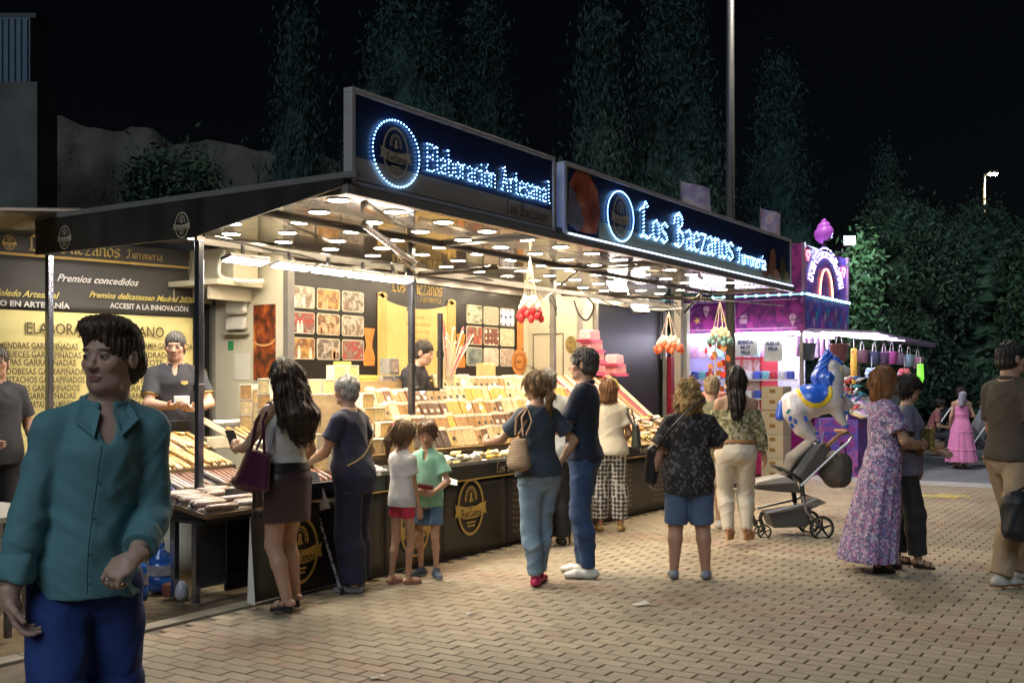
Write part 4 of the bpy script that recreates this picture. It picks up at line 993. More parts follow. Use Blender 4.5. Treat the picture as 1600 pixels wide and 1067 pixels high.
# canopy: edge frame, ceiling panels, roof skin
ceil_m = mat('ceiling_gloss', (.050, .036, .024), .13, var=.5, scale=.9, spec=.6, coat=.5)
for i in range(9):
    u0 = 5.18+i*.98; K(MB().box(u0, min(u0+.974, 14.0), 4.62, 7.0, 2.785, 2.80), 'ceiling_panel', ceil_m)
K(MB().box(7.0, 12.46, 7.004, 7.82, 2.795, 2.81), 'ceiling_panel', ceil_m)
K(MB().box(12.5, 15.7, 7.004, 9.2, 2.795, 2.81), 'ceiling_panel', ceil_m)
K(MB().box(5.14, 14.06, 4.60, 8.0, 2.812, 2.86), 'roof', mat('roof_sheet', (.10, .10, .10), .6, var=.3))
mb = MB()
for v0 in (4.60, 5.75): mb.box(5.16, 14.02, v0, v0+.035, 2.755, 2.784)
for u0 in (5.16, 7.68, 10.2, 13.98): mb.box(u0, u0+.035, 4.64, 5.748, 2.753, 2.782)
K(mb, 'canopy_frame', alud)
mb = MB().box(5.10, 14.10, 4.56, 4.615, 2.74, 2.80); K(mb, 'front_edge', alu)
mb = MB().box(5.11, 5.16, 4.50, 7.95, 2.845, 2.885); K(mb, 'side_edge', alu)
# side valance with two emblems
vl = MB().prism([(5.10, 4.60, 2.84), (5.10, 7.93, 2.84), (5.10, 7.93, 2.565), (5.10, 6.05, 2.565), (5.10, 4.60, 2.79)], (.02, 0, 0))
val = K(vl, 'side_valance', mat('worn_black_print', (.030, .026, .024), .45, var=.6, scale=5, stretch=(1, 1, .25), bump=.001, bscale=60))
for x, y in ((102, 371), (285, 352)):
    p = on_u(x, y, 5.10); emblem((5.097, p.y, p.z), (0, -1, 0), UZ, NX, .095, stall, golddull, darkink, name='valance_emblem')
# posts and beams
def post(u, v, z0, z1, r=.022, m=None, nme='post'):
    mb = MB().box(u-r, u+r, v-r, v+r, z0, z1); mb.box(u-r-.006, u+r+.006, v-r-.006, v+r+.006, z0+(z1-z0)*.42, z0+(z1-z0)*.42+.06); mb.box(u-r*2, u+r*2, v-r*2, v+r*2, z0, z0+.012)
    return K(mb, nme, m or steel, bevel=.003)
pm1 = mat('shiny_post', (.22, .23, .28), .22, metal=.9, var=.3, scale=4, stretch=(1, 1, .3))
post(5.20, 6.08, .66, 2.56, .024, pm1); post(5.16, 7.83, 0, 2.56, .024, pm1); post(7.70, 6.10, .80, 2.78, .025); post(8.14, 6.10, 1.46, 2.19, .02)
post(13.72, 6.10, 0, 2.78, .05, alud); post(11.1, 6.6, 0, 2.78, .03, alud)
K(MB().box(7.727, 8.118, 6.085, 6.115, 1.445, 1.475), 'cross_bar', steel)
each(stall, 'beam', alud, (5.225, 9.7, 6.13, 6.17, 2.545, 2.60), (9.7, 13.66, 6.13, 6.17, 2.545, 2.59))
each(stall, 'beam', alud, (7.68, 7.72, 6.18, 6.995, 2.60, 2.64), (11.08, 11.12, 6.635, 6.995, 2.60, 2.64))
st = mat('strut_steel', (.12, .11, .10), .25, metal=.9)
for a, b, r in (((7.75, 6.05, 2.53), (8.55, 5.72, 2.64), .026), ((8.55, 5.72, 2.64), (9.9, 5.3, 2.72), .008), ((7.66, 6.06, 2.55), (6.95, 5.7, 2.66), .02), ((5.35, 6.2, 2.62), (7.6, 6.9, 2.72), .012), ((6.0, 5.2, 2.70), (7.6, 6.0, 2.62), .03), ((11.15, 6.5, 2.60), (13.2, 5.4, 2.62), .028), ((13.2, 5.4, 2.62), (14.6, 4.9, 2.60), .008), ((11.1, 6.55, 2.66), (10.0, 5.6, 2.76), .014), ((13.7, 6.0, 2.5), (12.9, 5.4, 2.7), .02)):
    K(MB().tube([a, b], r, 10), 'strut', st if r > .01 else alu, smooth=False)
def cable(pts, r=.006, m=None, nme='cable'):
    P = [Vector(p) for p in pts]; out = []
    for i in range(len(P)-1):
        p0, p1, p2, p3 = P[max(i-1, 0)], P[i], P[i+1], P[min(i+2, len(P)-1)]
        for t in (0, .25, .5, .75): out.append(.5*((2*p1)+(-p0+p2)*t+(2*p0-5*p1+4*p2-p3)*t*t+(-p0+3*p1-3*p2+p3)*t**3))
    return MB().tube(out+[P[-1]], r, 6)
rc = random.Random(4)
for (a, b, sag, n) in (((5.3, 6.15, 2.60), (7.7, 6.1, 2.62), .10, 5), ((7.7, 6.1, 2.66), (9.6, 6.15, 2.63), .12, 5), ((9.7, 6.12, 2.62), (11.1, 6.55, 2.62), .16, 5), ((11.1, 6.5, 2.62), (13.7, 6.1, 2.64), .14, 7), ((7.4, 6.1, 2.6), (8.0, 6.4, 2.6), .14, 3), ((12.2, 6.2, 2.6), (13.6, 6.0, 2.55), .2, 4)):
    a, b = Vector(a), Vector(b); pts = [a+(b-a)*(i/n)+Vector((0, rc.uniform(-.04, .04), -sag*math.sin(PI*i/n)*rc.uniform(.2, 1.0))) for i in range(n+1)]
    K(cable(pts, .007), 'cable', dark if rc.random() < .6 else white)
for u in (7.7, 11.1, 13.7):
    for k in range(3):
        pts = [(u+.04*math.cos(i*.9+k), (6.1 if u != 11.1 else 6.6)+.045*math.sin(i*.9+k), 2.68-.07*i) for i in range(4+k*2)]; K(cable(pts, .006), 'cable', dark)
# loop of grey hose on the pillar beside the pink boxes
K(cable([on_v(897, 470, 6.9), on_v(905, 492, 6.8), on_v(918, 500, 6.7), on_v(928, 478, 6.6), on_v(915, 462, 6.6)], .014), 'hose', dark)
# walls
K(MB().box(7.0, 7.04, 7.02, 9.2, .35, 2.80), 'end_wall', cream); K(MB().box(7.04, 12.50, 7.80, 7.84, .35, 2.795), 'rear_wall', cream)
K(MB().box(12.46, 12.50, 7.02, 7.798, .35, 2.795), 'partition', cream)
each(stall, 'front_wall', cream, (12.505, 12.85, 7.0, 7.03, .35, 2.79), (12.85, 15.2, 7.0, 7.03, 2.62, 2.79))
K(MB().box(6.975, 7.06, 6.96, 7.018, .35, 2.79), 'corner_rail', alud); K(MB().box(12.44, 12.50, 6.96, 7.018, .35, 2.79), 'corner_rail', alu)
K(MB().box(7.06, 12.44, 7.74, 7.797, 2.70, 2.79), 'ceiling_trim', alu)
K(MB().box(7.04, 15.7, 7.05, 7.79, .35, .45), 'floor_deck', steel)
# door in the partition: thin dark outline
pd = MB()
for a, b, c, d in ((7.24, 7.25, .47, 2.18), (7.72, 7.73, .47, 2.18), (7.24, 7.73, 2.18, 2.19)): pd.box(12.452, 12.459, a, b, c, d)
K(pd, 'partition_door_seam', steel)
rd = MB(); ring(rd, (12.452, 7.12, 2.03), (0, -1, 0), UZ, .085, .12, .085, NX, .002); K(rd, 'round_emblem', mat('bronze_print', (.22, .16, .05), .5, var=.6, scale=20))
# dark compartment at the far end
bl = mat('black_sheet', (.012, .012, .013), .4, var=.3, scale=2, bump=.004, bscale=3)
K(MB().box(12.88, 15.16, 7.032, 7.05, .45, 2.615), 'black_screen', bl)
each(stall, 'door_jamb', alu, (12.86, 12.92, 6.95, 6.995, .45, 2.62), (15.12, 15.18, 6.95, 6.995, .45, 2.62))
K(MB().box(15.22, 15.46, 6.9, 6.98, .1, 1.92), 'red_side_board', mat('red_paint', (.30, .012, .03), .4, var=.15))
each(stall, 'end_column', cream, (15.47, 15.60, 6.93, 7.02, 0, 2.79), (15.9, 16.02, 6.93, 7.02, 0, 2.79))
# back wall: dark printed panel
pr = wb(MB().box(7.07, 12.30, 7.785, 7.797, 1.52, 2.698), 'printed_back_panel', blackp, stall)
def photo_mat(i):
    sets = [[(.6, .5, .38), (.25, .17, .12), (.75, .68, .58), (.05, .04, .04)], [(.5, .22, .06), (.75, .45, .16), (.25, .09, .03), (.8, .6, .35)], [(.35, .27, .2), (.65, .58, .5), (.15, .12, .1), (.5, .38, .28)], [(.6, .52, .45), (.5, .06, .05), (.28, .2, .16), (.8, .76, .7)], [(.55, .3, .14), (.2, .1, .05), (.8, .62, .4), (.35, .15, .08)]]
    return pattern('photo_print_%d' % i, [tuple(x*.62 for x in c) for c in sets[i % 5]], 9+i % 3*4, 'noise', .35)
cell = 0
def tilephoto(u0, u1, z0, z1, v, m, name='wall_photo'):
    o = wb(plate(((u0+u1)/2, v, (z0+z1)/2), UX, UZ, u1-u0, z1-z0, FN, .006, .02), name, mat('photo_border', (.60, .55, .42), .5), stall)
    i_ = plate(((u0+u1)/2, v-.0065, (z0+z1)/2), UX, UZ, u1-u0-.018, z1-z0-.018, FN, .002, .016).build('print', m); i_.parent = o
    return o
for r_ in range(3):
    for c_ in range(3):
        u0 = 7.83+.39*c_; z1 = 2.52-.265*r_; o = tilephoto(u0, u0+.355, z1-.225, z1, 7.784, photo_mat(cell))
        mb = MB(); rg = random.Random(cell*7+1)   # simple standing figures in each print
        for k in range(rg.randint(2, 4)):
            x = u0+.05+.25*rg.random(); h = .08+.06*rg.random(); zb = z1-.215; mb.poly([(x-.022, 7.7745, zb), (x+.022, 7.7745, zb), (x+.018, 7.7745, zb+h*.8), (x-.018, 7.7745, zb+h*.8)]); mb.poly([(x+.013*math.cos(a), 7.7742, zb+h*.8+.016+.015*math.sin(a)) for a in (0, 1, 2, 3, 4, 5)])
        q = mb.build('printed_figures', mat('print_skin_%d' % (cell % 3), [(.7, .62, .55), (.55, .30, .16), (.20, .13, .10)][cell % 3], .5)); q.parent = o; q['kind'] = 'stuff'; cell += 1
rcols = [pattern('product_print_a', [(.02, .02, .02), (.12, .16, .08), (.55, .5, .4), (.04, .04, .04)], 16, 'noise', .35), pattern('product_print_b', [(.5, .42, .32), (.35, .28, .2), (.6, .52, .4)], 30, 'noise', .35), pattern('product_print_blue', [(.75, .74, .72), (.06, .10, .42)], 9, 'dist', .35), pattern('product_print_c', [(.75, .6, .3), (.06, .05, .05), (.5, .08, .05), (.7, .6, .4)], 10, 'noise', .35), pattern('product_print_d', [(.7, .62, .5), (.16, .06, .05)], 11, 'dist', .35), pattern('product_print_e', [(.6, .45, .3), (.5, .36, .24), (.68, .54, .38)], 50, 'voronoi', .35), pattern('product_print_f', [(.03, .05, .08), (.3, .35, .3)], 8, 'noise', .35), pattern('product_print_g', [(.6, .55, .48), (.35, .28, .22)], 8, 'noise', .35), pattern('product_print_h', [(.55, .48, .42), (.22, .13, .10)], 18, 'noise', .35)]
for r_ in range(3):
    for c_ in range(3):
        u0 = 10.94+.385*c_; z1 = 2.51-.27*r_; tilephoto(u0, u0+.345, z1-.235, z1, 7.784, rcols[r_*3+c_])
# parchment scroll
pc = mat('parchment_print', (.55, .40, .15), .35, var=.2, scale=3)
mb = MB(); N = 14; topc = [(9.34+1.22*i/N, 2.47-.08*math.sin(PI*i/N)**.8+.01*i/N) for i in range(N+1)]; mb.poly([(9.34, 7.782, 1.60), (10.56, 7.782, 1.60)]+[(x, 7.782, z) for x, z in topc[::-1]]); o = K(mb, 'parchment_print', pc)
pcd = mat('parchment_roll', (.48, .32, .10), .35, var=.2, scale=5, stretch=(5, 1, .4))
for u0, u1 in ((9.20, 9.36), (10.53, 10.70)): K(MB().box(u0, u1, 7.774, 7.781, 1.58, 2.50), 'parchment_roll', pcd)
for u0 in (9.28, 10.615): mb = MB(); ring(mb, (u0, 7.776, 2.51), UX, UZ, .09, .045, .09, FN, .003, 16); K(mb, 'roll_end', pc)
for k, (x0, zt) in enumerate(((9.06, 2.13), (10.82, 2.13))):
    P = [(-.10, 0), (.10, 0), (.06, -.14), (.05, -.2), (.1, -.33), (.09, -.42), (-.09, -.42), (-.1, -.33), (-.05, -.2), (-.06, -.14)]; K(MB().poly([(x0+a, 7.782, zt+b) for a, b in P]), 'copper_pot_print', mat('copper_print', (.55, .20, .04), .35, var=.3))
lines = ['Turrones', 'elaborados de forma', 'artesanal con miel', 'y almendras de', 'primera calidad']
for i, t_ in enumerate(lines): btext(t_, .040, (9.95, 7.780, 2.28-.085*i), UX, UZ, mat('brown_ink', (.25, .14, .03), .6), stall, align='CENTER', shear=.2)
mb = MB(); nib_text(mb, 'Los Baezanos', .105, (9.45, 7.7815, 2.575), UX, UZ, nib=.26, width=.98); nib_text(mb, 'Turronería', .055, (9.98, 7.7815, 2.485), UX, UZ, nib=.2, width=.42); K(mb, 'panel_lettering', gold)
# wooden spoon and round dish prints at the right end of the panel
wd = mat('wood_print', (.50, .20, .05), .4, var=.3, scale=6)
mb = MB(); ring(mb, (12.18, 7.776, 1.80), UX, UZ, .20, .18, .20, FN, .002, 24); mb.box(12.12, 12.28, 7.775, 7.78, 1.98, 2.35); K(mb, 'wooden_spoon_print', wd)
mb = MB(); ring(mb, (12.18, 7.772, 1.80), UX, UZ, .145, .125, .03, FN, .002, 24); K(mb, 'spoon_rim_print', mat('wood_print_dark', (.28, .09, .02), .4))
# fire poster, small notices, dispenser on the end wall
K(MB().box(6.988, 6.999, 7.14, 7.42, 1.55, 2.25), 'fire_poster', pattern('fire_print', [(.012, .005, .004), (.06, .012, .006), (.26, .05, .01), (.5, .18, .04)], 13, 'noise', .4, stretch=(1, 1, .6)))
mb = MB(); ring(mb, (6.985, 7.28, 1.93), (0, -1, 0), UZ, .15, .07, .02, NX, .002, 24, a0=PI, a1=2*PI); K(mb, 'pan_print', mat('pan_ink', (.6, .3, .12), .4))
K(MB().box(6.94, 6.999, 7.50, 7.76, 2.02, 2.14), 'roller_dispenser', white, bevel=.02); K(MB().box(6.94, 6.999, 7.50, 7.76, 2.17, 2.32), 'roller_dispenser', white, bevel=.02)
K(MB().box(6.92, 6.999, 7.48, 7.80, 1.975, 1.995), 'small_shelf', alu)
K(MB().box(6.994, 6.999, 7.70, 7.77, 1.83, 1.92), 'green_notice', mat('green_print', (.02, .25, .08), .5)); K(MB().box(6.994, 6.999, 7.48, 7.68, 1.55, 1.80), 'paper_notice', white)
each(stall, 'door_frame', alud, (6.96, 7.0, 7.95, 7.99, .4, 2.5), (6.9, 7.0, 8.08, 8.22, .4, 2.5)); K(MB().box(6.975, 6.998, 7.995, 8.075, .4, 2.45), 'door_gap', bl)
# air conditioner on the end wall
ac = empty('air_conditioner', (6.82, 7.85, 2.46), 0, 'cream outdoor air conditioning unit on bracket shelf left of the fire poster', 'air conditioner')
acm = mat('aged_cream_plastic', (.50, .46, .34), .5, var=.12, scale=3)
pin(MB().box(6.66, 6.96, 7.32, 8.32, 2.46, 2.76).build('casing', acm, bevel=.015), ac)
for k in range(9):
    mb = MB(); mb.tube([(6.652, 8.02+(.02+.013*k)*math.cos(a), 2.61+(.02+.013*k)*math.sin(a)) for a in np.linspace(0, 2*PI, 20, endpoint=False)], .0028, 5, close=True); pin(mb.build('guard_ring', acm), ac)
mb = MB(); ring(mb, (6.658, 8.02, 2.61), (0, -1, 0), UZ, .135, .135, .135, NX, .001, 24); pin(mb.build('fan_opening', mat('fan_dark', (.09, .08, .06), .6)), ac)
pin(MB().box(6.45, 6.99, 7.30, 8.36, 2.405, 2.452).build('shelf', acm), ac)
pin(cable([(6.64, 7.42, 2.72), (6.58, 7.42, 2.6), (6.58, 7.40, 2.48), (6.70, 7.25, 2.44), (6.9, 7.2, 2.46)], .02).build('hose', white), ac)
each(ac, 'bracket', acm, (6.5, 6.99, 7.95, 7.99, 2.28, 2.40), (6.5, 6.99, 7.45, 7.49, 2.28, 2.40))
# ------------------------------------------------ ceiling lights
dm = MB().lathe([(.072, 0), (.072, -.006), (.0, -.006)], 20).mesh(warm); rm = MB(); rm.tube([(.078*math.cos(a), .078*math.sin(a), -.002) for a in np.linspace(0, 2*PI, 20, endpoint=False)], .007, 5, close=True); rm = rm.mesh(alu, True)
rows = [(4.95, 5.44, .605), (5.42, 5.75, .605), (5.90, 5.44, .61), (6.40, 5.80, .61), (6.85, 6.2, .61)]
for v, u0, du in rows:
    u = u0
    while u < 13.85:
        o = link('downlight', dm, stall); o.location = Vector((u, v, 2.784))-stall.location; q = link('rim', rm, o); u += du
for v, u0, du in ((7.40, 7.3, .61),):
    u = u0
    while u < 12.4:
        o = link('downlight', dm, stall); o.location = Vector((u, v, 2.794))-stall.location; link('rim', rm, o); u += du
# hanging work lights
for i, (u, l) in enumerate(((5.60, 'first cool white strip lamp under the canopy, beside the left post'), (6.09, 'second cool white strip lamp from the left post'), (6.54, 'middle cool white strip lamp of the row of five'), (6.97, 'fourth cool white strip lamp from the left post'), (7.38, 'cool white strip lamp next to the middle post'))):
    r_ = empty('strip_light', (u, 6.02, 2.44), 0, l, 'work light', 'strip lamps hanging under the canopy beam')
    M = Matrix.Translation((0, 0, 0)) @ Matrix.Rotation(math.radians(-14), 4, 'X')
    MB().box(-.20, .20, -.06, .06, .004, .035, M).build('housing', alud, r_, bevel=.006); MB().box(-.185, .185, -.048, .048, -.003, .003, M).build('diffuser', cool, r_); MB().box(-.012, .012, .03, .05, .03, .125).build('bracket', steel, r_)
for i, (u, v, l) in enumerate(((5.48, 7.35, 'added strip lamp hidden behind the side valance to brighten banner and vendor'), (5.75, 6.85, 'added strip lamp between the side valance and the end wall'))):  # extra lamps put in to brighten the banner and left vendor
    r_ = empty('strip_light', (u, v, 2.70), 0, l, 'work light', 'added strip lamps behind the side valance'); MB().box(-.20, .20, -.06, .06, .004, .035).build('housing', alud, r_, bevel=.006); MB().box(-.185, .185, -.048, .048, -.003, .003).build('diffuser', cool, r_); MB().box(-.012, .012, .03, .05, .03, .08).build('bracket', steel, r_)
for x, y, v, s_, l, tilt in ((965, 447, 5.9, .13, 'upper square white floodlight glaring between the cables above the black doorway', 40), (1000, 481, 6.3, .12, 'lower square white floodlight hanging on the beam above the black doorway', 55), (995, 440, 6.4, .11, 'bright floodlight half hidden by cables right of the upper floodlight', 50)):
    p = on_v(x, y, v); r_ = empty('floodlight', p, math.atan2(-CU, CV)*.6, l, 'floodlight', 'square floodlights above the black doorway')
    M = Matrix.Rotation(math.radians(tilt-90), 4, 'X') 
    M = Matrix.Rotation(math.radians(-tilt), 4, 'X')
    MB().box(-s_, s_, .006, .05, -s_*.7, s_*.7, M).build('housing', steel, r_, bevel=.006); MB().box(-s_*.9, s_*.9, -.004, .005, -s_*.6, s_*.6, M).build('glass', glow('flood_glow', (1, .93, .82), 45), r_); MB().tube([(-s_-.01, .02, 0), (-s_-.01, .02, .14), (s_+.01, .02, .14), (s_+.01, .02, 0)], .008, 6).build('bracket', steel, r_)
# ------------------------------------------------ illuminated signs on the canopy edge
navy_p = mat('sign_dark_print', (.012, .022, .075), .42, var=.2, scale=2); tan_p = mat('sign_tan_print', (.32, .26, .21), .45, var=.2, scale=1.5, stretch=(1, 1, 6)); olive_p = mat('sign_olive_print', (.25, .25, .17), .45, var=.15, scale=1.5)
led = glow('led_blue', (.22, .50, 1.0), 26); ledc = mat('led_core', (.8, .9, 1), .3, emit=(.20, .50, 1.0), estr=10); ledc.cycles.emission_sampling = 'AUTO'
def sign(label, u0, u1, z0, z1, rake):
    r_ = empty('illuminated_sign', ((u0+u1)/2, 4.5, z0), 0, label, 'shop sign'); t = .036; A = Matrix.Translation((0, 0, 0))
    for nme, bx in (('frame_rail', (u0, u1, 4.485, 4.56, z1-t, z1)), ('frame_rail', (u0, u1, 4.485, 4.56, z0, z0+t*.8)), ('frame_stile', (u0, u0+t, 4.485, 4.56, z0+t*.8, z1-t)), ('frame_stile', (u1-t, u1, 4.485, 4.56, z0+t*.8, z1-t))):
        wb(MB().box(*bx), nme, mat('sign_frame', (.42, .39, .40), .5, metal=.1, var=.1), r_, bevel=.004)
    wb(MB().box(u0+t, u1-t, 4.50, 4.55, z0+t*.8, z1-t), 'panel', navy_p, r_)
    return r_
s1 = sign('raised black sign with blue LED words Elaboración Artesanal at the left corner', 5.17, 7.76, 2.81, 3.445, 0)
wb(MB().poly([(5.22, 4.497, 2.85), (7.71, 4.497, 2.85), (7.71, 4.497, 2.985), (5.22, 4.497, 3.0)]), 'tan_band', tan_p, s1)
emblem((5.625, 4.495, 3.095), UX, UZ, FN, .175, s1, golddull, darkink)
def leds(root, pts, r, m, name='led_dots'):
    mb = MB(); dots(mb, pts, r); o = wb(mb, name, m, root); o['kind'] = 'stuff'; return o
rp_ = [Vector((5.625+.25*math.cos(a), 4.485, 3.09+.225*math.sin(a))) for a in np.linspace(0, 2*PI, 50, endpoint=False)]; leds(s1, rp_, .0068, ledc, 'led_ring')
leds(s1, led_text('Elaboración Artesanal', .118, (5.95, 4.485, 3.035), UX, UZ, .031, 1.72), .0060, ledc)
mb = MB(); nib_text(mb, 'Los Baezanos', .062, (7.0, 4.495, 2.875), UX, UZ, nib=.2, width=.64); wb(mb, 'lettering', mat('sign_ink', (.02, .015, .012), .5), s1)
s2 = sign('long raised sign with blue LED words Los Baezanos over the right canopy', 7.92, 14.02, 2.81, 3.445, 0)
wb(MB().poly([(8.55, 4.497, 2.85), (13.97, 4.497, 2.85), (13.97, 4.497, 2.92), (8.55, 4.497, 3.0)]), 'olive_band', olive_p, s2)
choc = pattern('chocolate_print', [(.10, .02, .01), (.30, .07, .03), (.42, .11, .06), (.6, .32, .22)], 6, 'noise', .3)
wb(MB().poly([(7.98+a, 4.495, 2.86+b) for a, b in ((.0, .05), (.28, .0), (.52, .02), (.60, .2), (.55, .42), (.38, .54), (.15, .54), (.02, .4))]), 'chocolate_print', choc, s2)
wb(MB().poly([(7.98+a, 4.493, 2.86+b) for a, b in ((.0, .05), (.18, .0), (.30, .08), (.22, .22), (.10, .36), (.02, .40))]), 'sleeve_print', mat('sleeve_print', (.16, .15, .19), .5, var=.4), s2)
for k, (a, b, w_, h_, c_) in enumerate(((13.0, 2.95, .16, .10, (.20, .07, .04)), (13.28, 3.05, .13, .20, (.30, .12, .07)), (13.42, 2.92, .12, .07, (.42, .20, .14)), (13.66, 3.02, .12, .16, (.10, .09, .04)), (13.83, 2.92, .09, .08, (.30, .27, .15)))):
    mb = MB(); ring(mb, (a, 4.494-.001*k, b), UX, UZ, w_, h_, w_, FN, 0, 20) if False else mb.poly([(a+w_*math.cos(g), 4.494-.001*k, b+h_*math.sin(g)) for g in np.linspace(0, 2*PI, 20, endpoint=False)]); wb(mb, 'almond_print', mat('almond_print_%d' % k, c_, .4, var=.4, scale=12), s2)
emblem((8.97, 4.492, 3.10), UX, UZ, FN, .19, s2, golddull, darkink)
leds(s2, [Vector((8.97+.27*math.cos(a), 4.484, 3.10+.235*math.sin(a))) for a in np.linspace(0, 2*PI, 62, endpoint=False)], .0070, ledc, 'led_ring')
leds(s2, led_text('Los Baezanos', .205, (9.38, 4.484, 2.955), UX, UZ, .037, 2.50, dbl=.06), .0068, ledc)
leds(s2, led_text('Turronería', .115, (12.0, 4.484, 2.945), UX, UZ, .030, 1.0, dbl=.03), .0058, ledc)
wb(MB().box(7.95, 13.99, 4.455, 4.466, 2.812, 2.822), 'light_line', glow('line_glow', (.55, .72, 1), 3.5), s2)
wb(MB().box(7.90, 7.918, 4.485, 4.56, 2.82, 3.43), 'blue_edge', glow('edge_glow', (.08, .25, 1), .06), s2)
for r_ in (s1, s2): r_.location.y += .10
# little flags behind the sign
for x, y, l, sx in ((1063, 282, 'larger pink printed flag standing behind the long sign, left of the lamp column', 1), (1188, 325, 'smaller pink printed flag behind the long sign, right of the lamp column', .8)):
    Y = 13 if x < 1100 else 15; a = at_d(x, y, Y); R_ = Vector((RX, RY, 0)); w_, h_ = .36*sx, .38*sx
    r_ = empty('flag', (a.x, a.y, 2.9), 0, l, 'flag', 'printed pink flags behind the sign')
    mb = sheet(lambda p, q: a+R_*(w_*p+.03*q*(1 if sx == 1 else -.2))+Vector((0, 0, -.08*p*sx*1.3-h_*q))+Vector((CU, CV, 0))*.03*math.sin(p*7), 8, 4)
    o = wb(mb, 'cloth', pattern('flag_print', [(.45, .20, .30), (.35, .28, .45), (.6, .45, .5), (.5, .25, .2)], 7, 'noise', .7), r_); sm = o.modifiers.new('thick', 'SOLIDIFY'); sm.thickness = .004
    wb(MB().tube([a-Vector((0, 0, a.z-2.87)), a+Vector((0, 0, .02))], .008, 6), 'pole', alu, r_)
# ------------------------------------------------ counter
ct = empty('counter', (9.2, 5.4, 0), 0, 'long black counter skirt with gold emblems and word lists under the goods', 'counter')
C_ = lambda mb, name, m, **k: wb(mb, name, m, ct, **k)
skm = mat('counter_vinyl', (.026, .022, .018), .38, var=.3, scale=2, bump=.004, bscale=3)
us = [5.06, 6.45, 7.22, 8.18, 9.4, 10.6, 11.9, 13.2]
for i in range(len(us)-1):
    a, b = us[i], us[i+1]-.008; ph = random.Random(i).uniform(0, 6)
    mb = sheet(lambda p, q: (a+(b-a)*p, 5.39+(.005*math.sin((a+(b-a)*p)*3+ph)+.004*math.sin((a+(b-a)*p)*9+ph*2+q*3))*(1-q*q), .03+.625*q), 16, 8)
    o = C_(mb, 'skirt_panel', skm, smooth=True); sm = o.modifiers.new('thick', 'SOLIDIFY'); sm.thickness = .005; sm.offset = 1
for i in range(len(us)-1): C_(MB().box(us[i], us[i+1]-.012, 5.36, 5.385, .665, .80), 'top_band', blackp, bevel=.003)
C_(MB().box(5.06, 13.2, 5.355, 5.3595, .668, .678), 'gold_line', gold)
C_(MB().box(6.38, 13.2, 5.40, 6.9, .76, .795), 'counter_top', mat('counter_top_wood', (.30, .25, .18), .6, var=.1)); C_(MB().box(5.3, 13.2, 5.9, 5.93, .02, .755), 'inner_panel', steel)
for u, z, s_ in ((5.50, .33, .24), (6.83, .34, .24), (7.62, .43, .25), (9.95, .38, .24), (12.2, .40, .22)): emblem((u, 5.374, z), UX, UZ, FN, s_, ct, gold, darkink)
for u, t_ in ((8.0, 'Los Baezanos'), (12.3, 'Los Baezanos')):
    mb = MB(); nib_text(mb, t_, .052, (u, 5.356, .705), UX, UZ, nib=.24, width=.55); C_(mb, 'band_lettering', mat('pale_gold_print', (.55, .46, .28), .5))
btext('TURRONES', .05, (10.95, 5.357, .715), UX, UZ, mat('pale_gold_print'), ct, width=.42, bold=.002)
lst = mat('list_ink', (.42, .34, .20), .6)
for u in (8.30, 8.86, 10.38, 11.35):
    for k in range(9):
        btext(['Turrón duro', 'Turrón blando', 'Turrón de yema', 'Turrón de nata', 'Turrón de coco', 'Turrón de fruta', 'Mazapán', 'Turrón de nuez', 'Turrón de café'][k], .026, (u, 5.376, .585-.058*k), UX, UZ, lst, ct, width=.42)
# white cracked sheet edge and corner table on the left
C_(MB().prism([(5.03, 5.40, .04), (5.045, 5.34, .02), (5.045, 5.39, .62)], (.006, .004, 0)), 'loose_edge', white)
tb = empty('corner_table', (5.05, 6.2, 0), 0, 'low steel corner table with glassy dark side at the left end of the counter', 'table')
T_ = lambda mb, name, m, **k: wb(mb, name, m, tb, **k)
for u, v in ((4.95, 5.82), (4.95, 6.04), (5.9, 6.05)): T_(MB().box(u-.022, u+.022, v-.022, v+.022, .0, .558), 'leg', pm1, bevel=.003)
T_(MB().box(4.88, 5.95, 5.66, 6.10, .560, .585), 'table_top', steel); T_(MB().box(4.97, 5.2, 5.80, 5.815, .10, .555), 'side_sheet', mat('smoked_sheet', (.05, .05, .05), .12, var=.3, coat=.6))
T_(MB().box(5.0, 5.85, 5.87, 5.885, .14, .16), 'rail', steel)
tarp = sheet(lambda p, q: (5.42+.02*math.sin((5.9+2.2*p)*9)+.012*math.sin(p*50), 5.9+2.2*p, .06+.70*q), 40, 3)
o = T_(tarp, 'tarpaulin_side', mat('beige_tarp', (.62, .56, .44), .6, var=.2, scale=2, bump=.01, bscale=5), smooth=True); sm = o.modifiers.new('t', 'SOLIDIFY'); sm.thickness = .004
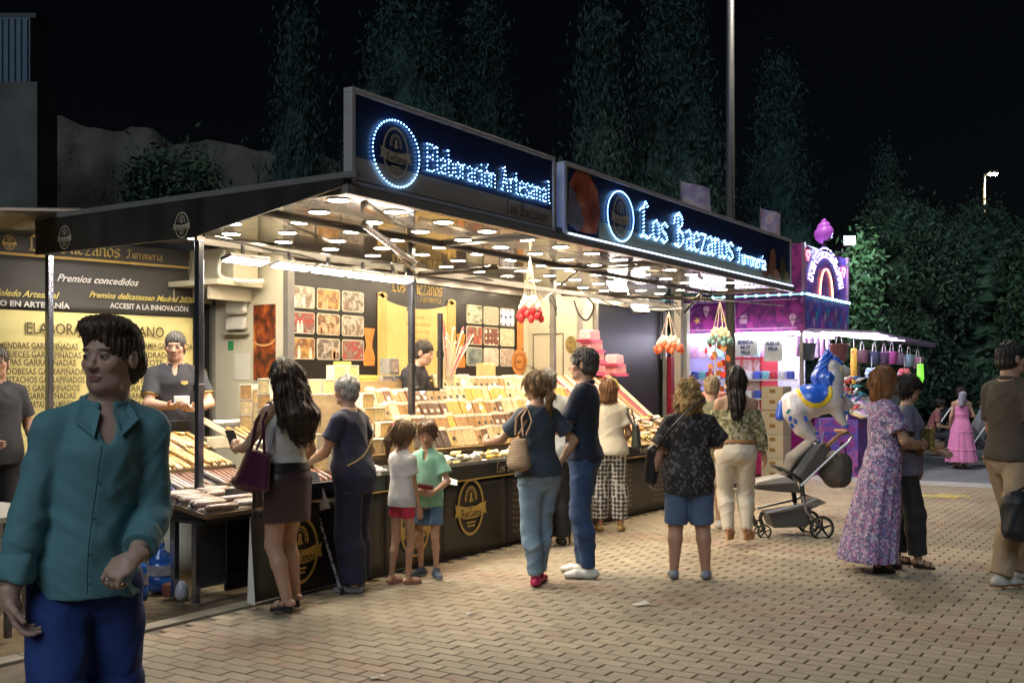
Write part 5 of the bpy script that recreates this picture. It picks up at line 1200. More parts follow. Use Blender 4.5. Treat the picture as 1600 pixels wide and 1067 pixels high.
# ------------------------------------------------ banner on the left and the neighbouring canopy
B0 = at_d(303, 500, 9.9); Bd = Vector((RX, RY, 0))*-.717+Vector((CU, CV, 0))*-.697; Bd.normalize(); BX = -Bd; BN = -(BX.cross(UZ)) if (BX.cross(UZ)).dot(Vector((CU, CV, 0))) > 0 else BX.cross(UZ)
B0.z = 0
def ban_t(x):
    """distance along the banner from its right end to photograph column x"""
    r = (x-800)/F; X0 = (303-800)/F*9.9; return (X0-r*9.9)/(.717-r*.697)*1.0
def ban_p(x, y, off=.004):
    t = ban_t(x); p = B0+Bd*t; Y = p.x*CU+p.y*CV; return Vector((p.x, p.y, CAMZ+(595-y)/F*Y))+BN*off
bn = empty('menu_banner', B0+Bd*1.3, 0, 'wide yellow and black product banner hanging behind the left vendor', 'banner')
def ban_strip(z0, z1, m, name, off=0.0, L=2.7, amp=.0035):
    def fn(p, q):
        t = L*(1-p); a = B0+Bd*t+BN*(off-.022+amp*(math.sin(t*8+z0*2+q)+.6*math.sin(t*19+1+3*q)+.7*math.sin(q*5+t*2))); return (a.x, a.y, z0+(z1-z0)*q)
    mb = sheet(fn, 40, 8)
    o = wb(mb, name, m, bn, smooth=True); q = o.modifiers.new('t', 'SOLIDIFY'); q.thickness = .003; q.offset = -1
ban_strip(.55, 2.13, mat('banner_yellow', (.70, .60, .25), .7, var=.06, scale=2, bump=.002, bscale=3), 'yellow_field'); ban_strip(2.132, 2.585, mat('banner_black', (.040, .037, .033), .6, var=.25, scale=2, bump=.004, bscale=4), 'black_field'); ban_strip(2.587, 2.607, gold, 'gold_stripe'); ban_strip(2.609, 2.76, MATS['banner_black'], 'header')
def bt(t_, x0, x1, y, h, m, shear=0.0):
    a, b = ban_p(x0, y), ban_p(x1, y); a.z = b.z = ban_p((x0+x1)/2, y).z; btext(t_, h, a, BX, UZ, m, bn, width=(b-a).length, shear=shear, bold=.0015)
whi = whiteink; dk = mat('banner_ink', (.09, .06, .02), .7)
bt('Premios concedidos', 88, 216, 443, .062, whi, .45); bt('Toledo Artesanal', -12, 90, 464, .055, mat('banner_gold_ink', (.55, .46, .12), .6), .45); bt('PREMIO EN ARTESANÍA', -40, 108, 479, .045, whi)
bt('Premios delicatessen Madrid 2020', 138, 303, 469, .052, MATS['banner_gold_ink'], .45); bt('ACCESIT A LA INNOVACIÓN', 172, 294, 484, .045, whi)
bt('ELABORADO ARTESANO', 40, 255, 524, .095, dk)
LL = ['ALMENDRAS GARRAPIÑADAS', 'NUECES GARRAPIÑADAS', 'PIPAS GARRAPIÑADAS', 'CORDOBESAS GARRAPIÑADAS', 'PISTACHOS GARRAPIÑADOS', 'CACAOS GARRAPIÑADOS', 'GARRAPIÑADAS', 'TARTAS DE ALMENDRA']
ys = [545, 559, 571, 585, 598, 611, 623, 636]; X0 = [-15, 5, 5, -15, 5, 5, 42, 42]; X1 = [122, 126, 118, 136, 132, 124, 118, 120]
for t_, y, a, b in zip(LL, ys, X0, X1): bt(t_, a, b, y, .052, dk)
RR = ['MACADAMIA GARRAPIÑADA', 'ALMENDRADO', 'PANACOTE', 'TORTAS DE ALMENDRA', 'PASTAS DE ALMENDRA', 'TARTAS DE NATA', 'MANZANAS', 'BANANAS']
for i, (t_, y) in enumerate(zip(RR, ys)): bt(t_, 196, 196+7.2*len(t_) if i else 300, y, .052, dk)
mb = MB(); a, b = ban_p(44, 395), ban_p(188, 405); nib_text(mb, 'Los Baezanos', .075, Vector((a.x, a.y, 2.635)), BX, UZ, nib=.24, width=(b-a).xy.length); a, b = ban_p(198, 405), ban_p(254, 405); nib_text(mb, 'Turronería', .045, Vector((a.x, a.y, 2.64)), BX, UZ, nib=.22, width=(b-a).xy.length); wb(mb, 'header_lettering', gold, bn)
a = ban_p(14, 380); emblem((a.x, a.y, 2.685), BX, UZ, BN, .062, bn, gold, darkink)
# neighbour canopy, far left
nc = empty('left_canopy', (3.3, 7.0, 0), 0, 'beige slanted canopy underside at the far left above the banner', 'canopy')
p1, p2, p3, p4 = at_d(-120, 362, 8.2), at_d(78, 340, 9.5), at_d(60, 346, 10.6), at_d(-120, 372, 9.6)
pin(MB().prism([at_d(-160, 330, 6.6), at_d(125, 330, 8.9), at_d(78, 374, 9.6), at_d(-100, 366, 8.6)], (0, 0, .03)).build('roof_sheet', mat('beige_sheet', (.30, .26, .19), .7, var=.2)), nc)
pin(MB().tube([at_d(-160, 326, 6.6), at_d(125, 331, 8.9)], .03, 8).build('front_bar', alud), nc)
q = at_d(-100, 366, 8.6); pin(MB().tube([(q.x, q.y, 0), q], .025, 8).build('post', alud), nc)
ft = empty('folding_table', on_z(-20, 995), 0, 'white topped trestle table with steel legs at the far left edge', 'table')
for x, y, h in ((12, 996, .74), (55, 1005, .74), (40, 960, .74), (-60, 1010, .74)): p = on_z(x, y); pin(MB().box(p.x-.018, p.x+.018, p.y-.018, p.y+.018, 0, h).build('leg', pm1, bevel=.003), ft)
pin(MB().box(2.2, 3.85, 5.6, 6.9, .745, .775).build('table_top', white), ft); pin(MB().box(2.2, 3.8, 6.1, 6.12, .12, .74).build('side_sheet', mat('pale_sheet', (.55, .56, .60), .4, var=.1)), ft)
for i, (a, b, m) in enumerate(((12, 55, 990),)): p, q = on_z(12, 996), on_z(55, 1005); pin(MB().box(min(p.x, q.x), max(p.x, q.x)+.01, p.y-.01, p.y+.01, .02, .035).build('foot_rail', pm1), ft)
# ------------------------------------------------------------------ goods on the counter
rg = random.Random(21)
def shared_copy(proto, loc, rot=(0, 0, 0), label=None, group=None, first=[None]):
    if not proto.get('used'): o = proto; proto['used'] = 1
    else:
        o = proto.copy(); COL.objects.link(o)
        for ch in proto.children:
            c = ch.copy(); COL.objects.link(c); c.parent = o
            for g_ in ch.children: d = g_.copy(); COL.objects.link(d); d.parent = c
    o.location = loc; o.rotation_euler = rot
    if label: o['label'] = label
    if group: o['group'] = group
    return o
def finish():
    for o in S.objects:
        if 'used' in o.keys(): del o['used']
clear = mat('clear_box', (.62, .55, .40), .18, var=.08, spec=.7)
topw = mat('white_wrap', (.58, .52, .40), .35, var=.08)
nug = [mat('nougat_%d' % i, c, .4, var=.35, scale=35, bump=.002, bscale=60, coat=.4) for i, c in enumerate([(.56, .38, .16), (.58, .45, .25), (.40, .23, .09), (.58, .34, .05), (.16, .07, .03), (.54, .43, .22), (.34, .18, .06), (.07, .04, .03)])]
lblm = mat('dark_label', (.05, .04, .03), .5); lblw = mat('white_label', (.7, .68, .6), .5)
# tall blocks in clear boxes: left part of the tiers
def block_proto(i):
    r_ = tag(empty('nougat_block'), 'x', 'nougat box')
    MB().box(-.066, .066, -.045, .045, 0, .112).build('block', nug[i], r_, bevel=.004)
    MB().box(-.070, .070, -.049, .049, .113, .124).build('lid', topw, r_, bevel=.002)
    MB().box(-.0725, -.0705, -.05, .05, 0, .124).build('corner_wrap', topw, r_); MB().box(.0705, .0725, -.05, .05, 0, .124).build('corner_wrap', topw, r_)
    return r_
BP = [block_proto(i) for i in (0, 1, 2, 5)]
shelfm = mat('tier_wood', (.38, .26, .13), .6, var=.3, scale=6, stretch=(.3, 1, 3))
stand = empty('tiered_stand', (8.5, 6.1, .795), 0, 'stepped display stand carrying rows of nougat across the counter', 'display stand')
names = ['bottom', 'second', 'third', 'fourth', 'top']
for k in range(5):
    v = 5.80+.17*k; z = .93+.125*k
    pin(MB().box(6.36, 11.6, v-.075, v+.09, z-.014, z).build('step', shelfm), stand); pin(MB().box(6.36, 11.6, v+.078, v+.09, z, z+.108).build('riser', shelfm), stand)
pin(MB().box(6.36, 6.38, 5.74, 6.6, .80, 1.42).build('side_board', shelfm), stand); pin(MB().box(6.40, 11.58, 6.60, 6.62, .80, 1.42).build('back_board', shelfm), stand)
for k in range(5):
    v = 5.80+.17*k; z = .93+.125*k; u = 6.46
    while u < 7.30+.0*k:
        tp = ('cream', 'pale cream', 'toasted brown', 'ivory')
        i = rg.choice((0, 0, 1, 2, 3)); 
        for lv in range(2 if k in (0, 2, 4) and rg.random() < .45 else 1):
            if k == 1 and 6.6 < u < 6.95: continue
            shared_copy(BP[i], (u, v+rg.uniform(-.01, .01), z+.001+.126*lv), (0, 0, rg.uniform(-.08, .08)), '%s nougat block, boxed, on the %s tier left of the middle post' % (tp[i], names[k]), 'boxed nougat blocks on the left tiers')
        u += .152+rg.uniform(0, .012)
for j, u in enumerate((6.68, 6.84)):
    shared_copy(BP[2], (u, 5.97, 1.056), (0, 0, 0), 'toasted brown nougat block, boxed, on the second tier left of the middle post', 'boxed nougat blocks on the left tiers')
for j in range(9):
    v = 5.84+.105*j; zb = .66+(v-5.42)*.366+.014; top_ = .93+.125*min(4, int((v-5.72)/.17))+.02
    for lv in range(max(1, int((top_-zb)/.126)+1)):
        shared_copy(BP[(0, 1, 2, 3)[(j*2+lv) % 4]], (6.255+.01*(j % 2), v, zb+.126*lv), (0, 0, PI/2+rg.uniform(-.06, .06)), '%s nougat block, boxed, in the column %s the elderly woman head' % (('cream', 'pale cream', 'toasted brown', 'ivory')[(j*2+lv) % 4], 'low behind' if lv < 2 else 'level with'), 'boxed nougat blocks at the end of the tiers')
# leaning slabs
def slab_proto(i, w_=.05, h=.175, lab=True):
    r_ = tag(empty('nougat_slab'), 'x', 'nougat bar')
    MB().box(-w_, w_, -.014, .014, 0, h).build('slab', nug[i], r_, bevel=.003)
    MB().box(-w_-.002, w_+.002, -.017, .017, h*.84, h+.004).build('wrap_top', topw, r_, bevel=.002)
    if lab and i in (0, 5, 4, 2): MB().box(-w_*.45, w_*.45, -.0165, -.0145, h*.32, h*.52).build('label', lblm if i != 4 else lblw, r_)
    return r_
SP = [slab_proto(i, h=(.175, .185, .165, .19, .175, .18, .165, .195)[i]) for i in range(8)]; cn = ['golden', 'cream', 'brown', 'amber', 'dark brown', 'ivory', 'toffee brown', 'black chocolate']
for k in range(5):
    v = 5.80+.17*k; z = .93+.125*k; u = 7.40 if k < 4 else 8.62; i = 0
    lim = 11.5
    while u < lim:
        i = rg.choice((0, 1, 3, 5, 3, 0, 2, 4, 6, 3, 1, 7, 6)); run = rg.randint(1, 3)
        for q in range(run):
            if u >= lim: break
            sec = 'between the middle post and the tan handbag woman' if u < 8.6 else ('behind the reaching woman' if u < 9.8 else 'behind the man in the navy polo')
            shared_copy(SP[i], (u, v-.02+rg.uniform(-.004, .004), z+.001), (math.radians(-24+rg.uniform(-3, 3)), 0, rg.uniform(-.05, .05)), '%s wrapped nougat slab leaning on the %s tier %s' % (cn[i], names[k], sec), 'wrapped nougat slabs leaning on the tiers')
            u += .104+rg.uniform(0, .008)
# small packets heaped on the front of the counter
pk = []
for i, (c, n_) in enumerate((((.62, .40, .06), 'amber'), ((.70, .62, .42), 'cream'), ((.68, .54, .20), 'yellow'), ((.72, .70, .64), 'white'))):
    r_ = tag(MB().box(-.05, .05, -.03, .03, 0, .03).build('sweet_packet', mat('packet_%d' % i, c, .22, var=.4, scale=30, bump=.004, bscale=50, coat=.6), bevel=.010), 'x', 'sweet packet'); pk.append((r_, n_))
for a in range(64):
    u = rg.uniform(7.15, 9.9); v = rg.uniform(5.42, 5.68); z = .797+rg.choice((0, .028, .05))+.12*(v-5.42)
    r_, n_ = rg.choice(pk if u > 7.9 else pk[1:]); shared_copy(r_, (u, v, z), (rg.uniform(-.3, .3), rg.uniform(-.25, .25), rg.uniform(0, 3)), '%s cellophane sweet packet in the heap along the counter edge behind the green shirt boy' % n_ if u < 8.3 else '%s cellophane sweet packet in the heap along the counter edge' % n_, 'cellophane packets heaped along the counter edge')
tr = MB().box(6.4, 9.95, 5.36, 5.375, .80, .83).box(6.4, 9.95, 5.70, 5.715, .80, .83).box(6.4, 9.95, 5.376, 5.699, .796, .80)
tag(tr.build('packet_tray', mat('tray_steel', (.35, .34, .33), .25, metal=.8)), 'long shallow metal tray holding the heap of cellophane packets', 'tray')
# white price leaflets and white bags at the elderly woman's end
for a in range(14):
    u = rg.uniform(6.38, 7.1); v = rg.uniform(5.42, 5.66); shared_copy(pk[3][0], (u, v, .80+.03*rg.random()), (rg.uniform(-.2, .2), 0, rg.uniform(0, 3)), 'white cellophane sweet packet in the heap beside the elderly woman', 'cellophane packets heaped along the counter edge')
# back row things on the top board
def simple(name, mb, m, label, cat, group=None, **k): return tag(mb.build(name, m, **k), label, cat, group)
sil = mat('silver_tin', (.45, .45, .45), .3, metal=.7, var=.3, scale=20)
for u, z, l in ((7.92, 1.43, 'lower left silver window box stacked by the middle vendor'), (8.09, 1.43, 'lower right silver window box stacked by the middle vendor'), (8.02, 1.60, 'upper silver window box stacked by the middle vendor')):
    r_ = empty('silver_box', (u, 6.63, z), .05, l, 'box', 'silver window boxes stacked by the vendor'); MB().box(-.078, .078, -.06, .06, 0, .16).build('carton', sil, r_, bevel=.003); MB().box(-.055, .055, -.062, -.0605, .025, .135).build('window', mat('window_film', (.30, .22, .18), .15, var=.5, scale=20), r_)
ycm = mat('yellow_carton', (.60, .46, .10), .5, var=.08)
simple('carton', MB().box(7.34, 7.50, 6.66, 6.74, 1.43, 1.72), ycm, 'tall yellow carton standing on the top board below the old photos', 'carton', bevel=.003)
for i in range(4): simple('carton', MB().box(7.55, 7.86, 6.62, 6.74, 1.43+.042*i, 1.468+.042*i), ycm, 'flat yellow carton, number %s from the bottom of the low stack beside the silver boxes' % ('one', 'two', 'three', 'four')[i], 'carton', 'flat yellow cartons stacked beside the silver boxes', bevel=.003)
simple('paper_bag', MB().prism([(9.75, 6.7, 1.43), (9.99, 6.7, 1.43), (9.99, 6.7, 1.74), (9.93, 6.7, 1.72), (9.87, 6.7, 1.745), (9.81, 6.7, 1.72), (9.75, 6.7, 1.74)], (0, .10, 0)), mat('straw_paper', (.58, .46, .22), .7), 'straw coloured open paper bag standing right of the candy sticks', 'bag')
for u, w_, h, l in ((8.52, .20, .18, 'amber sweet box heaped high left of the candy stick bunch'), (8.74, .17, .14, 'amber sweet box under the candy stick bunch'), (9.0, .2, .10, 'low wooden sweet box right of the candy stick bunch')):
    r_ = empty('sweet_box', (u, 6.66, 1.43), 0, l, 'box', 'amber sweet boxes on the top board'); MB().box(-w_/2, w_/2, -.06, .06, 0, h*.6).build('crate', mat('amber_film', (.60, .38, .06), .25, var=.35, scale=25, coat=.5), r_, bevel=.004)
    mb = MB()
    for j in range(7): mb.ball((rg.uniform(-w_*.4, w_*.4), rg.uniform(-.04, .04), h*.6+.01), .03, 8, 5)
    tag(mb.build('sweets', MATS['amber_film'], r_), kind='stuff')
# candy sticks fanned in a vase
vs_ = empty('candy_stick_bunch', (8.83, 6.52, 1.45), 0, 'bunch of tall pink and white candy sticks fanning up in front of the scroll', 'candy sticks')
MB().lathe([(.05, 0), (.06, .1), (.07, .14)], 14).build('jar', mat('clear_box'), vs_)
for i in range(22):
    a = rg.uniform(-.75, .75); L = rg.uniform(.25, .62); p = Vector((math.sin(a)*L*.75, rg.uniform(-.1, .05)-.05, .1+L*math.cos(a))); m_ = mat('candy_white', (.75, .68, .58), .3) if i % 4 else mat('candy_pink', (.65, .18, .22), .3, var=.4, scale=60)
    MB().tube([(0, 0, .05), p*.55+Vector((0, 0, .03)), p, p+Vector((.025*(1 if a > 0 else -1), 0, .03)), p+Vector((.035*(1 if a > 0 else -1), 0, .005))], .0075, 6).build('candy_stick', m_, vs_)
for i in range(9):
    u = 9.15+.05*i; tag(MB().ball((0, 0, .03), .028, 8, 5).tube([(0, 0, .04), (0, 0, .16)], .004, 5).build('lollipop', mat('red_candy', (.45, .02, .05), .2), None, (u, 6.60+.03*(i % 2), 1.43)), 'dark red lollipop standing in the row right of the candy stick bunch', 'lollipop', 'dark red lollipops behind the top tier')
# pink gift baskets
pkf = mat('pink_film', (.70, .34, .38), .3, var=.35, scale=30, bump=.004, bscale=40); pkb = mat('pink_band', (.70, .12, .28), .4)
for (x, y, l) in ((928, 576, 'lowest left pink cellophane basket on the far rack'), (962, 578, 'lower right pink cellophane basket on the far rack'), (926, 558, 'second pink cellophane basket from the bottom of the tall pile'), (960, 563, 'upper right pink cellophane basket on the far rack'), (924, 541, 'third pink cellophane basket of the tall pile'), (921, 525, 'topmost pink cellophane basket of the tall pile')):
    p = on_v(x, y, 6.55); r_ = empty('gift_basket', (p.x, 6.55, p.z-.085), rg.uniform(-.15, .15), l, 'gift basket', 'pink baskets piled on the far rack')
    MB().prism([(-.15, -.1, .0), (.15, -.1, .0), (.19, -.1, .035), (-.19, -.1, .035)], (0, .2, 0)).build('tray', pkb, r_); MB().prism([(-.15, -.085, .036), (.15, -.085, .036), (.13, -.085, .155), (-.05, -.085, .165), (-.13, -.085, .15)], (0, .17, 0)).build('film_wrap', pkf, r_, bevel=.01)
# far right rack of candy ribbons
rk = empty('ribbon_rack', (11.5, 6.2, .8), 0, 'steep wooden rack of coloured candy ribbons under the pink baskets', 'rack')
zs = lambda v: 1.02+(v-5.80)*.80
pin(MB().prism([(10.95, 5.80, 1.0), (10.95, 6.55, 1.60), (12.42, 6.55, 1.60), (12.42, 5.80, 1.0)], (0, .02, -.02)).build('board', mat('pale_wood', (.55, .48, .34), .6, var=.2, scale=8)), rk)
pin(MB().prism([(12.43, 5.70, .92), (12.43, 6.6, 1.66), (12.49, 6.6, 1.66), (12.49, 5.70, .92)], (0, .03, -.03)).build('edge_board', mat('pale_wood', (.55, .48, .34), .6)), rk)
rcol = [(.75, .72, .66), (.55, .05, .06), (.75, .72, .66), (.16, .07, .04), (.65, .45, .2), (.6, .1, .12), (.75, .70, .6), (.35, .2, .1)]
for i in range(26):
    u = 10.98+.055*i; c = rcol[rg.randrange(8)]; k = rcol.index(c)
    pin(MB().box(u-.022, u+.022, 0, .90, .006, .02, Matrix.Translation((0, 5.84, 1.035)) @ Matrix.Rotation(math.radians(38.5), 4, 'X')).build('candy_ribbon', mat('ribbon_%d' % k, c, .35)), rk)
cols2 = [((.72, .66, .55), 'cream'), ((.65, .35, .12), 'orange'), ((.70, .25, .20), 'red and white'), ((.66, .56, .25), 'yellow'), ((.74, .70, .68), 'white')]
p2 = []
for i, (c, n_) in enumerate(cols2): p2.append((tag(MB().box(-.075, .075, -.028, .028, 0, .022).build('sweet_bag', mat('bag_%d' % i, c, .25, var=.45, scale=25, bump=.004, bscale=50, coat=.5), bevel=.008), 'x', 'sweet bag'), n_))
for a in range(75):
    u = rg.uniform(10.5, 13.1); v = rg.uniform(5.40, 5.86); r_, n_ = rg.choice(p2); z = .80+(v-5.40)*.55+rg.uniform(0, .05)
    shared_copy(r_, (u, v, z), (math.radians(28)+rg.uniform(-.15, .15), rg.uniform(-.2, .2), rg.uniform(-.6, .6)+PI/2*rg.randrange(2)), '%s clear sweet bag in the sloping heap below the ribbon rack' % n_, 'sweet bags heaped below the ribbon rack')
tag(MB().prism([(10.45, 5.38, .796), (10.45, 5.9, 1.06), (10.45, 5.9, .796)], (2.72, 0, 0)).build('display_wedge', shelfm), 'sloping wooden board under the heap of sweet bags', 'display stand')
# hanging garlands of sweets
def garland(label, x, ytop, ybot, v, c1, c2, n=34, w_=.11, zt=2.70):
    a = on_v(x, ytop, v); b = on_v(x, ybot, v); r_ = empty('sweet_garland', (a.x, v, b.z), 0, label, 'hanging sweets', 'bunches of sweets hanging from the canopy')
    H = a.z-b.z; m1 = mat('string', (.65, .52, .42), .7); ma = mat('sweet_'+c1[0], c1[1], .35, var=.15); mb_ = mat('sweet_'+c2[0], c2[1], .35, var=.15)
    for i in range(8): g_ = i*PI/4; MB().tube([(0, 0, H), (w_*.65*math.cos(g_), w_*.65*math.sin(g_), H*.34)], .004, 4).build('string', m1, r_)
    for i in range(n):
        g_ = i*2.4; f = i/n; rr_ = w_*(.35+.65*f**.6); z = H*(.38-.33*f); up = f < .5
        mb = MB().ball((0, 0, 0), .033, 8, 5, (1, 1, 1.25)); mb.tube([(0, 0, .02), (0, 0, .045)], [.012, .004], 6); mb.build('sweet', ma if up else mb_, r_, (rr_*math.cos(g_), rr_*math.sin(g_), z), smooth=True)
    MB().tube([(0, 0, H), (0, 0, H+.10)], .006, 5).build('hook', steel, r_)
garland('hanging bunch of white and red sweets over the middle of the counter', 828, 402, 506, 5.5, ('white', (.75, .68, .60)), ('red', (.62, .04, .05)), w_=.115)
garland('hanging bunch of white and orange red sweets in front of the black doorway', 1045, 487, 553, 5.4, ('white', (.75, .68, .60)), ('coral', (.70, .16, .08)), w_=.17)
garland('hanging bunch of cream and teal sweets near the lamp column', 1125, 470, 542, 5.35, ('cream', (.72, .62, .42)), ('teal', (.18, .34, .34)), w_=.16)
ld = empty('lollipop_tree', (13.45, 5.45, 1.04), 0, 'tall display of round orange and red foil lollipops in a pink pot', 'lollipop display')
MB().lathe([(.12, 0), (.19, .28), (.20, .30)], 18).build('pot', mat('mint_pot', (.35, .55, .50), .4), ld); MB().lathe([(.20, .30), (.24, .42), (.2, .46)], 18).build('pot_wrap', mat('pink_wrap', (.65, .28, .30), .4, var=.4, scale=20), ld)
for i in range(26):
    z = .50+.035*i; g_ = i*2.4; R_ = .17+.06*math.sin(i*1.7); q = Matrix.Translation((math.cos(g_)*R_, math.sin(g_)*R_-.05, z)) @ Matrix.Rotation(g_*.3-.3, 4, 'Z') @ Matrix.Rotation(PI/2+.4*math.sin(i), 4, 'X')
    MB().lathe([(.0, -.008), (.052, -.005), (.058, 0), (.052, .005), (.0, .008)], 14, M=q).build('lollipop', mat('orange_foil_%d' % (i % 3), [(.70, .20, .05), (.65, .05, .03), (.72, .35, .12)][i % 3], .3), ld)
MB().tube([(0, 0, .4), (0, 0, 1.45)], .015, 8).build('stem', white, ld); MB().box(-.2, .2, -.2, .2, -1.33, -.002).build('pedestal', blackp, ld); ld.scale = (.78, .78, .78)
# ---------------- left corner trays with bars
def bar_proto(i, c, r, L):
    m_ = mat('bar_%d' % i, c, .3, var=.45, scale=40, bump=.003, bscale=60, coat=.5); mb = MB(); pr_ = [(r*.35, -L/2-.012), (r*.5, -L/2), (r, -L/2+.01), (r, L/2-.01), (r*.5, L/2), (r*.35, L/2+.012)]
    mb.lathe(pr_, 8, M=Matrix.Rotation(PI/2, 4, 'X')); o = tag(mb.build('nougat_bar', m_, smooth=True), 'x', 'nougat bar'); return o
bA = bar_proto(0, (.20, .13, .11), .022, .27); bB = bar_proto(1, (.36, .29, .25), .022, .27); bC = bar_proto(2, (.66, .40, .14), .017, .22); bD = bar_proto(3, (.70, .52, .30), .017, .22); bE = bar_proto(4, (.22, .10, .06), .018, .20)
tf = empty('corner_tray', (5.12, 5.85, .60), 0, 'flat steel tray of dark wrapped bars on the corner table nearest the camera', 'tray')
TM = Matrix.Translation((4.84, 5.59, .612)) @ Matrix.Rotation(math.radians(9), 4, 'X')
for bx in ((0, .58, 0, .50, 0, .006), (-.015, 0, -.015, .515, 0, .03), (.58, .595, -.015, .515, 0, .03), (0, .58, -.015, 0, 0, .03), (0, .58, .50, .515, 0, .03)): pin(MB().box(*bx, TM).build('tray_side' if bx[5] > .02 else 'tray_base', mat('tray_bronze', (.30, .22, .14), .3, metal=.7)), tf)
pin(MB().prism([(4.90, 5.66, .586), (4.90, 6.08, .586), (4.90, 6.08, .670), (4.90, 5.66, .604)], (.5, 0, 0)).build('wedge_block', steel), tf)
for r_ in range(2):
    for j in range(9):
        for lv in range(2):
            if lv and rg.random() < .4: continue
            sh = rg.random() < .5; q = TM @ Vector((.145+.29*r_+rg.uniform(-.008, .008), .03+.054*j+rg.uniform(-.004, .004), .028+.036*lv))
            shared_copy(bA if sh else bB, q, (0, rg.uniform(-.06, .06), PI/2+rg.uniform(-.10, .10)), '%s wrapped bar lying %s in the %s row of the flat corner tray' % ('dark' if sh else 'pale streaked', 'on top' if lv else 'flat', ('left', 'right')[r_]), 'wrapped bars in the flat corner tray')
sl = empty('left_rack', (5.6, 6.6, .7), 0, 'wide slanted rack with three rows of golden bars at the left end of the counter', 'rack')
pin(MB().prism([(5.15, 6.28, .71), (5.15, 7.02, 1.07), (5.94, 7.02, 1.07), (5.94, 6.28, .71)], (0, .006, -.012)).build('board', mat('tray_steel')), sl)
pin(MB().prism([(5.13, 6.27, .69), (5.13, 7.03, 1.06), (5.13, 7.03, 1.11), (5.13, 6.27, .74)], (.018, 0, 0)).build('side_edge', mat('blue_grey_edge', (.06, .07, .16), .4)), sl)
for v in (6.28, 6.52, 6.79): pin(MB().box(5.152, 5.94, v-.012, v, .70+(v-6.28)*.486, .75+(v-6.28)*.486).build('divider', mat('tray_bronze')), sl)
each(sl, 'leg', steel, (5.2, 5.24, 6.9, 6.95, 0, .98), (5.2, 5.24, 6.35, 6.4, 0, .70))
sn = math.radians(26)
for r_ in range(3):
    for j in range(20 if r_ else 16):
        u = 5.19+.038*j if r_ else 5.19+.047*j; v = (6.40, 6.65, 6.90)[r_]; z = .71+(v-6.28)*.486+.022
        if r_ == 0 and 6 < j < 9: continue
        for lv in range(2 if r_ else 1):
            if lv and rg.random() < .5: continue
            pr_ = (bE if rg.random() < .75 else bB) if r_ == 0 else (bC if rg.random() < .6 else bD)
            shared_copy(pr_, (u, v, z+.03*lv), (sn, 0, rg.uniform(-.12, .12)+.30), ('%s bar in the lowest row of the slanted left rack' % ('dark chocolate' if pr_ == bE else 'pale streaked'), '%s bar in the middle row of the slanted left rack' % ('golden' if pr_ == bC else 'pale gold'), '%s bar in the top row of the slanted left rack' % ('golden' if pr_ == bC else 'pale gold'))[r_], 'bars on the slanted left rack')
for j in range(13): shared_copy(pk[0][0], (5.2+.058*j, 7.07+.01*(j % 2), 1.05+.02*(j % 3)), (0, rg.uniform(-.3, .3), rg.uniform(-.3, .3)), 'amber caramel packet heaped along the top edge of the slanted left rack', 'caramel packets on the rack edge')
tag(MB().box(5.15, 5.94, 7.03, 7.14, 1.0, 1.045).build('packet_ledge', shelfm), 'narrow wooden ledge of caramel packets behind the slanted left rack', 'shelf')
# second rack, sloping to the front
s2r = empty('front_rack', (6.15, 6.2, .8), 0, 'steep wooden edged rack of bagged bars beside the long haired woman', 'rack')
zr = lambda v: .66+(v-5.5)*.37
pin(MB().prism([(5.98, 5.42, .64), (5.98, 6.95, 1.20), (6.36, 6.95, 1.20), (6.36, 5.42, .64)], (0, .01, -.014)).build('board', mat('tray_steel')), s2r)
pin(MB().prism([(5.96, 5.42, .64), (5.96, 6.95, 1.20), (5.98, 6.95, 1.24), (5.98, 5.42, .68)], (.012, 0, 0)).build('edge', mat('pale_wood')), s2r)
for r_ in range(7):
    for j in range(5):
        v = 5.55+.21*r_; u = 6.03+.07*j; pr_ = (pk[3][0] if r_ % 2 == 0 else (bC if r_ > 3 else bE))
        shared_copy(pr_, (u, v, .66+(v-5.42)*.366+(.012 if r_ % 2 == 0 else .022)), (math.radians(20), 0, rg.uniform(-.2, .2)), ('white bag on the steep rack beside the long haired woman' if r_ % 2 == 0 else ('golden bar high on the steep rack beside the long haired woman' if r_ > 3 else 'dark chocolate bar low on the steep rack beside the long haired woman')), 'bagged bars on the steep rack')
for a in range(26):
    shared_copy(pk[3][0] if a % 3 else pk[1][0], (rg.uniform(5.5, 5.93), rg.uniform(5.46, 5.9), .65+.05*rg.random()), (rg.uniform(-.3, .3), rg.uniform(-.2, .2), rg.uniform(0, 3)), '%s bag heaped between corner tray and steep rack' % ('white' if a % 3 else 'cream'), 'bags heaped between the corner tray and the rack')
tag(MB().box(5.45, 5.97, 5.42, 5.94, .60, .64).build('heap_tray', mat('tray_steel')), 'square steel tray under the white bags behind the flat corner tray', 'tray')
tag(MB().box(6.2, 6.9, 7.15, 7.3, .95, 1.05).build('wooden_box', mat('pale_wood'), bevel=.005), 'low wooden box behind the slanted rack beside the left vendor', 'box')
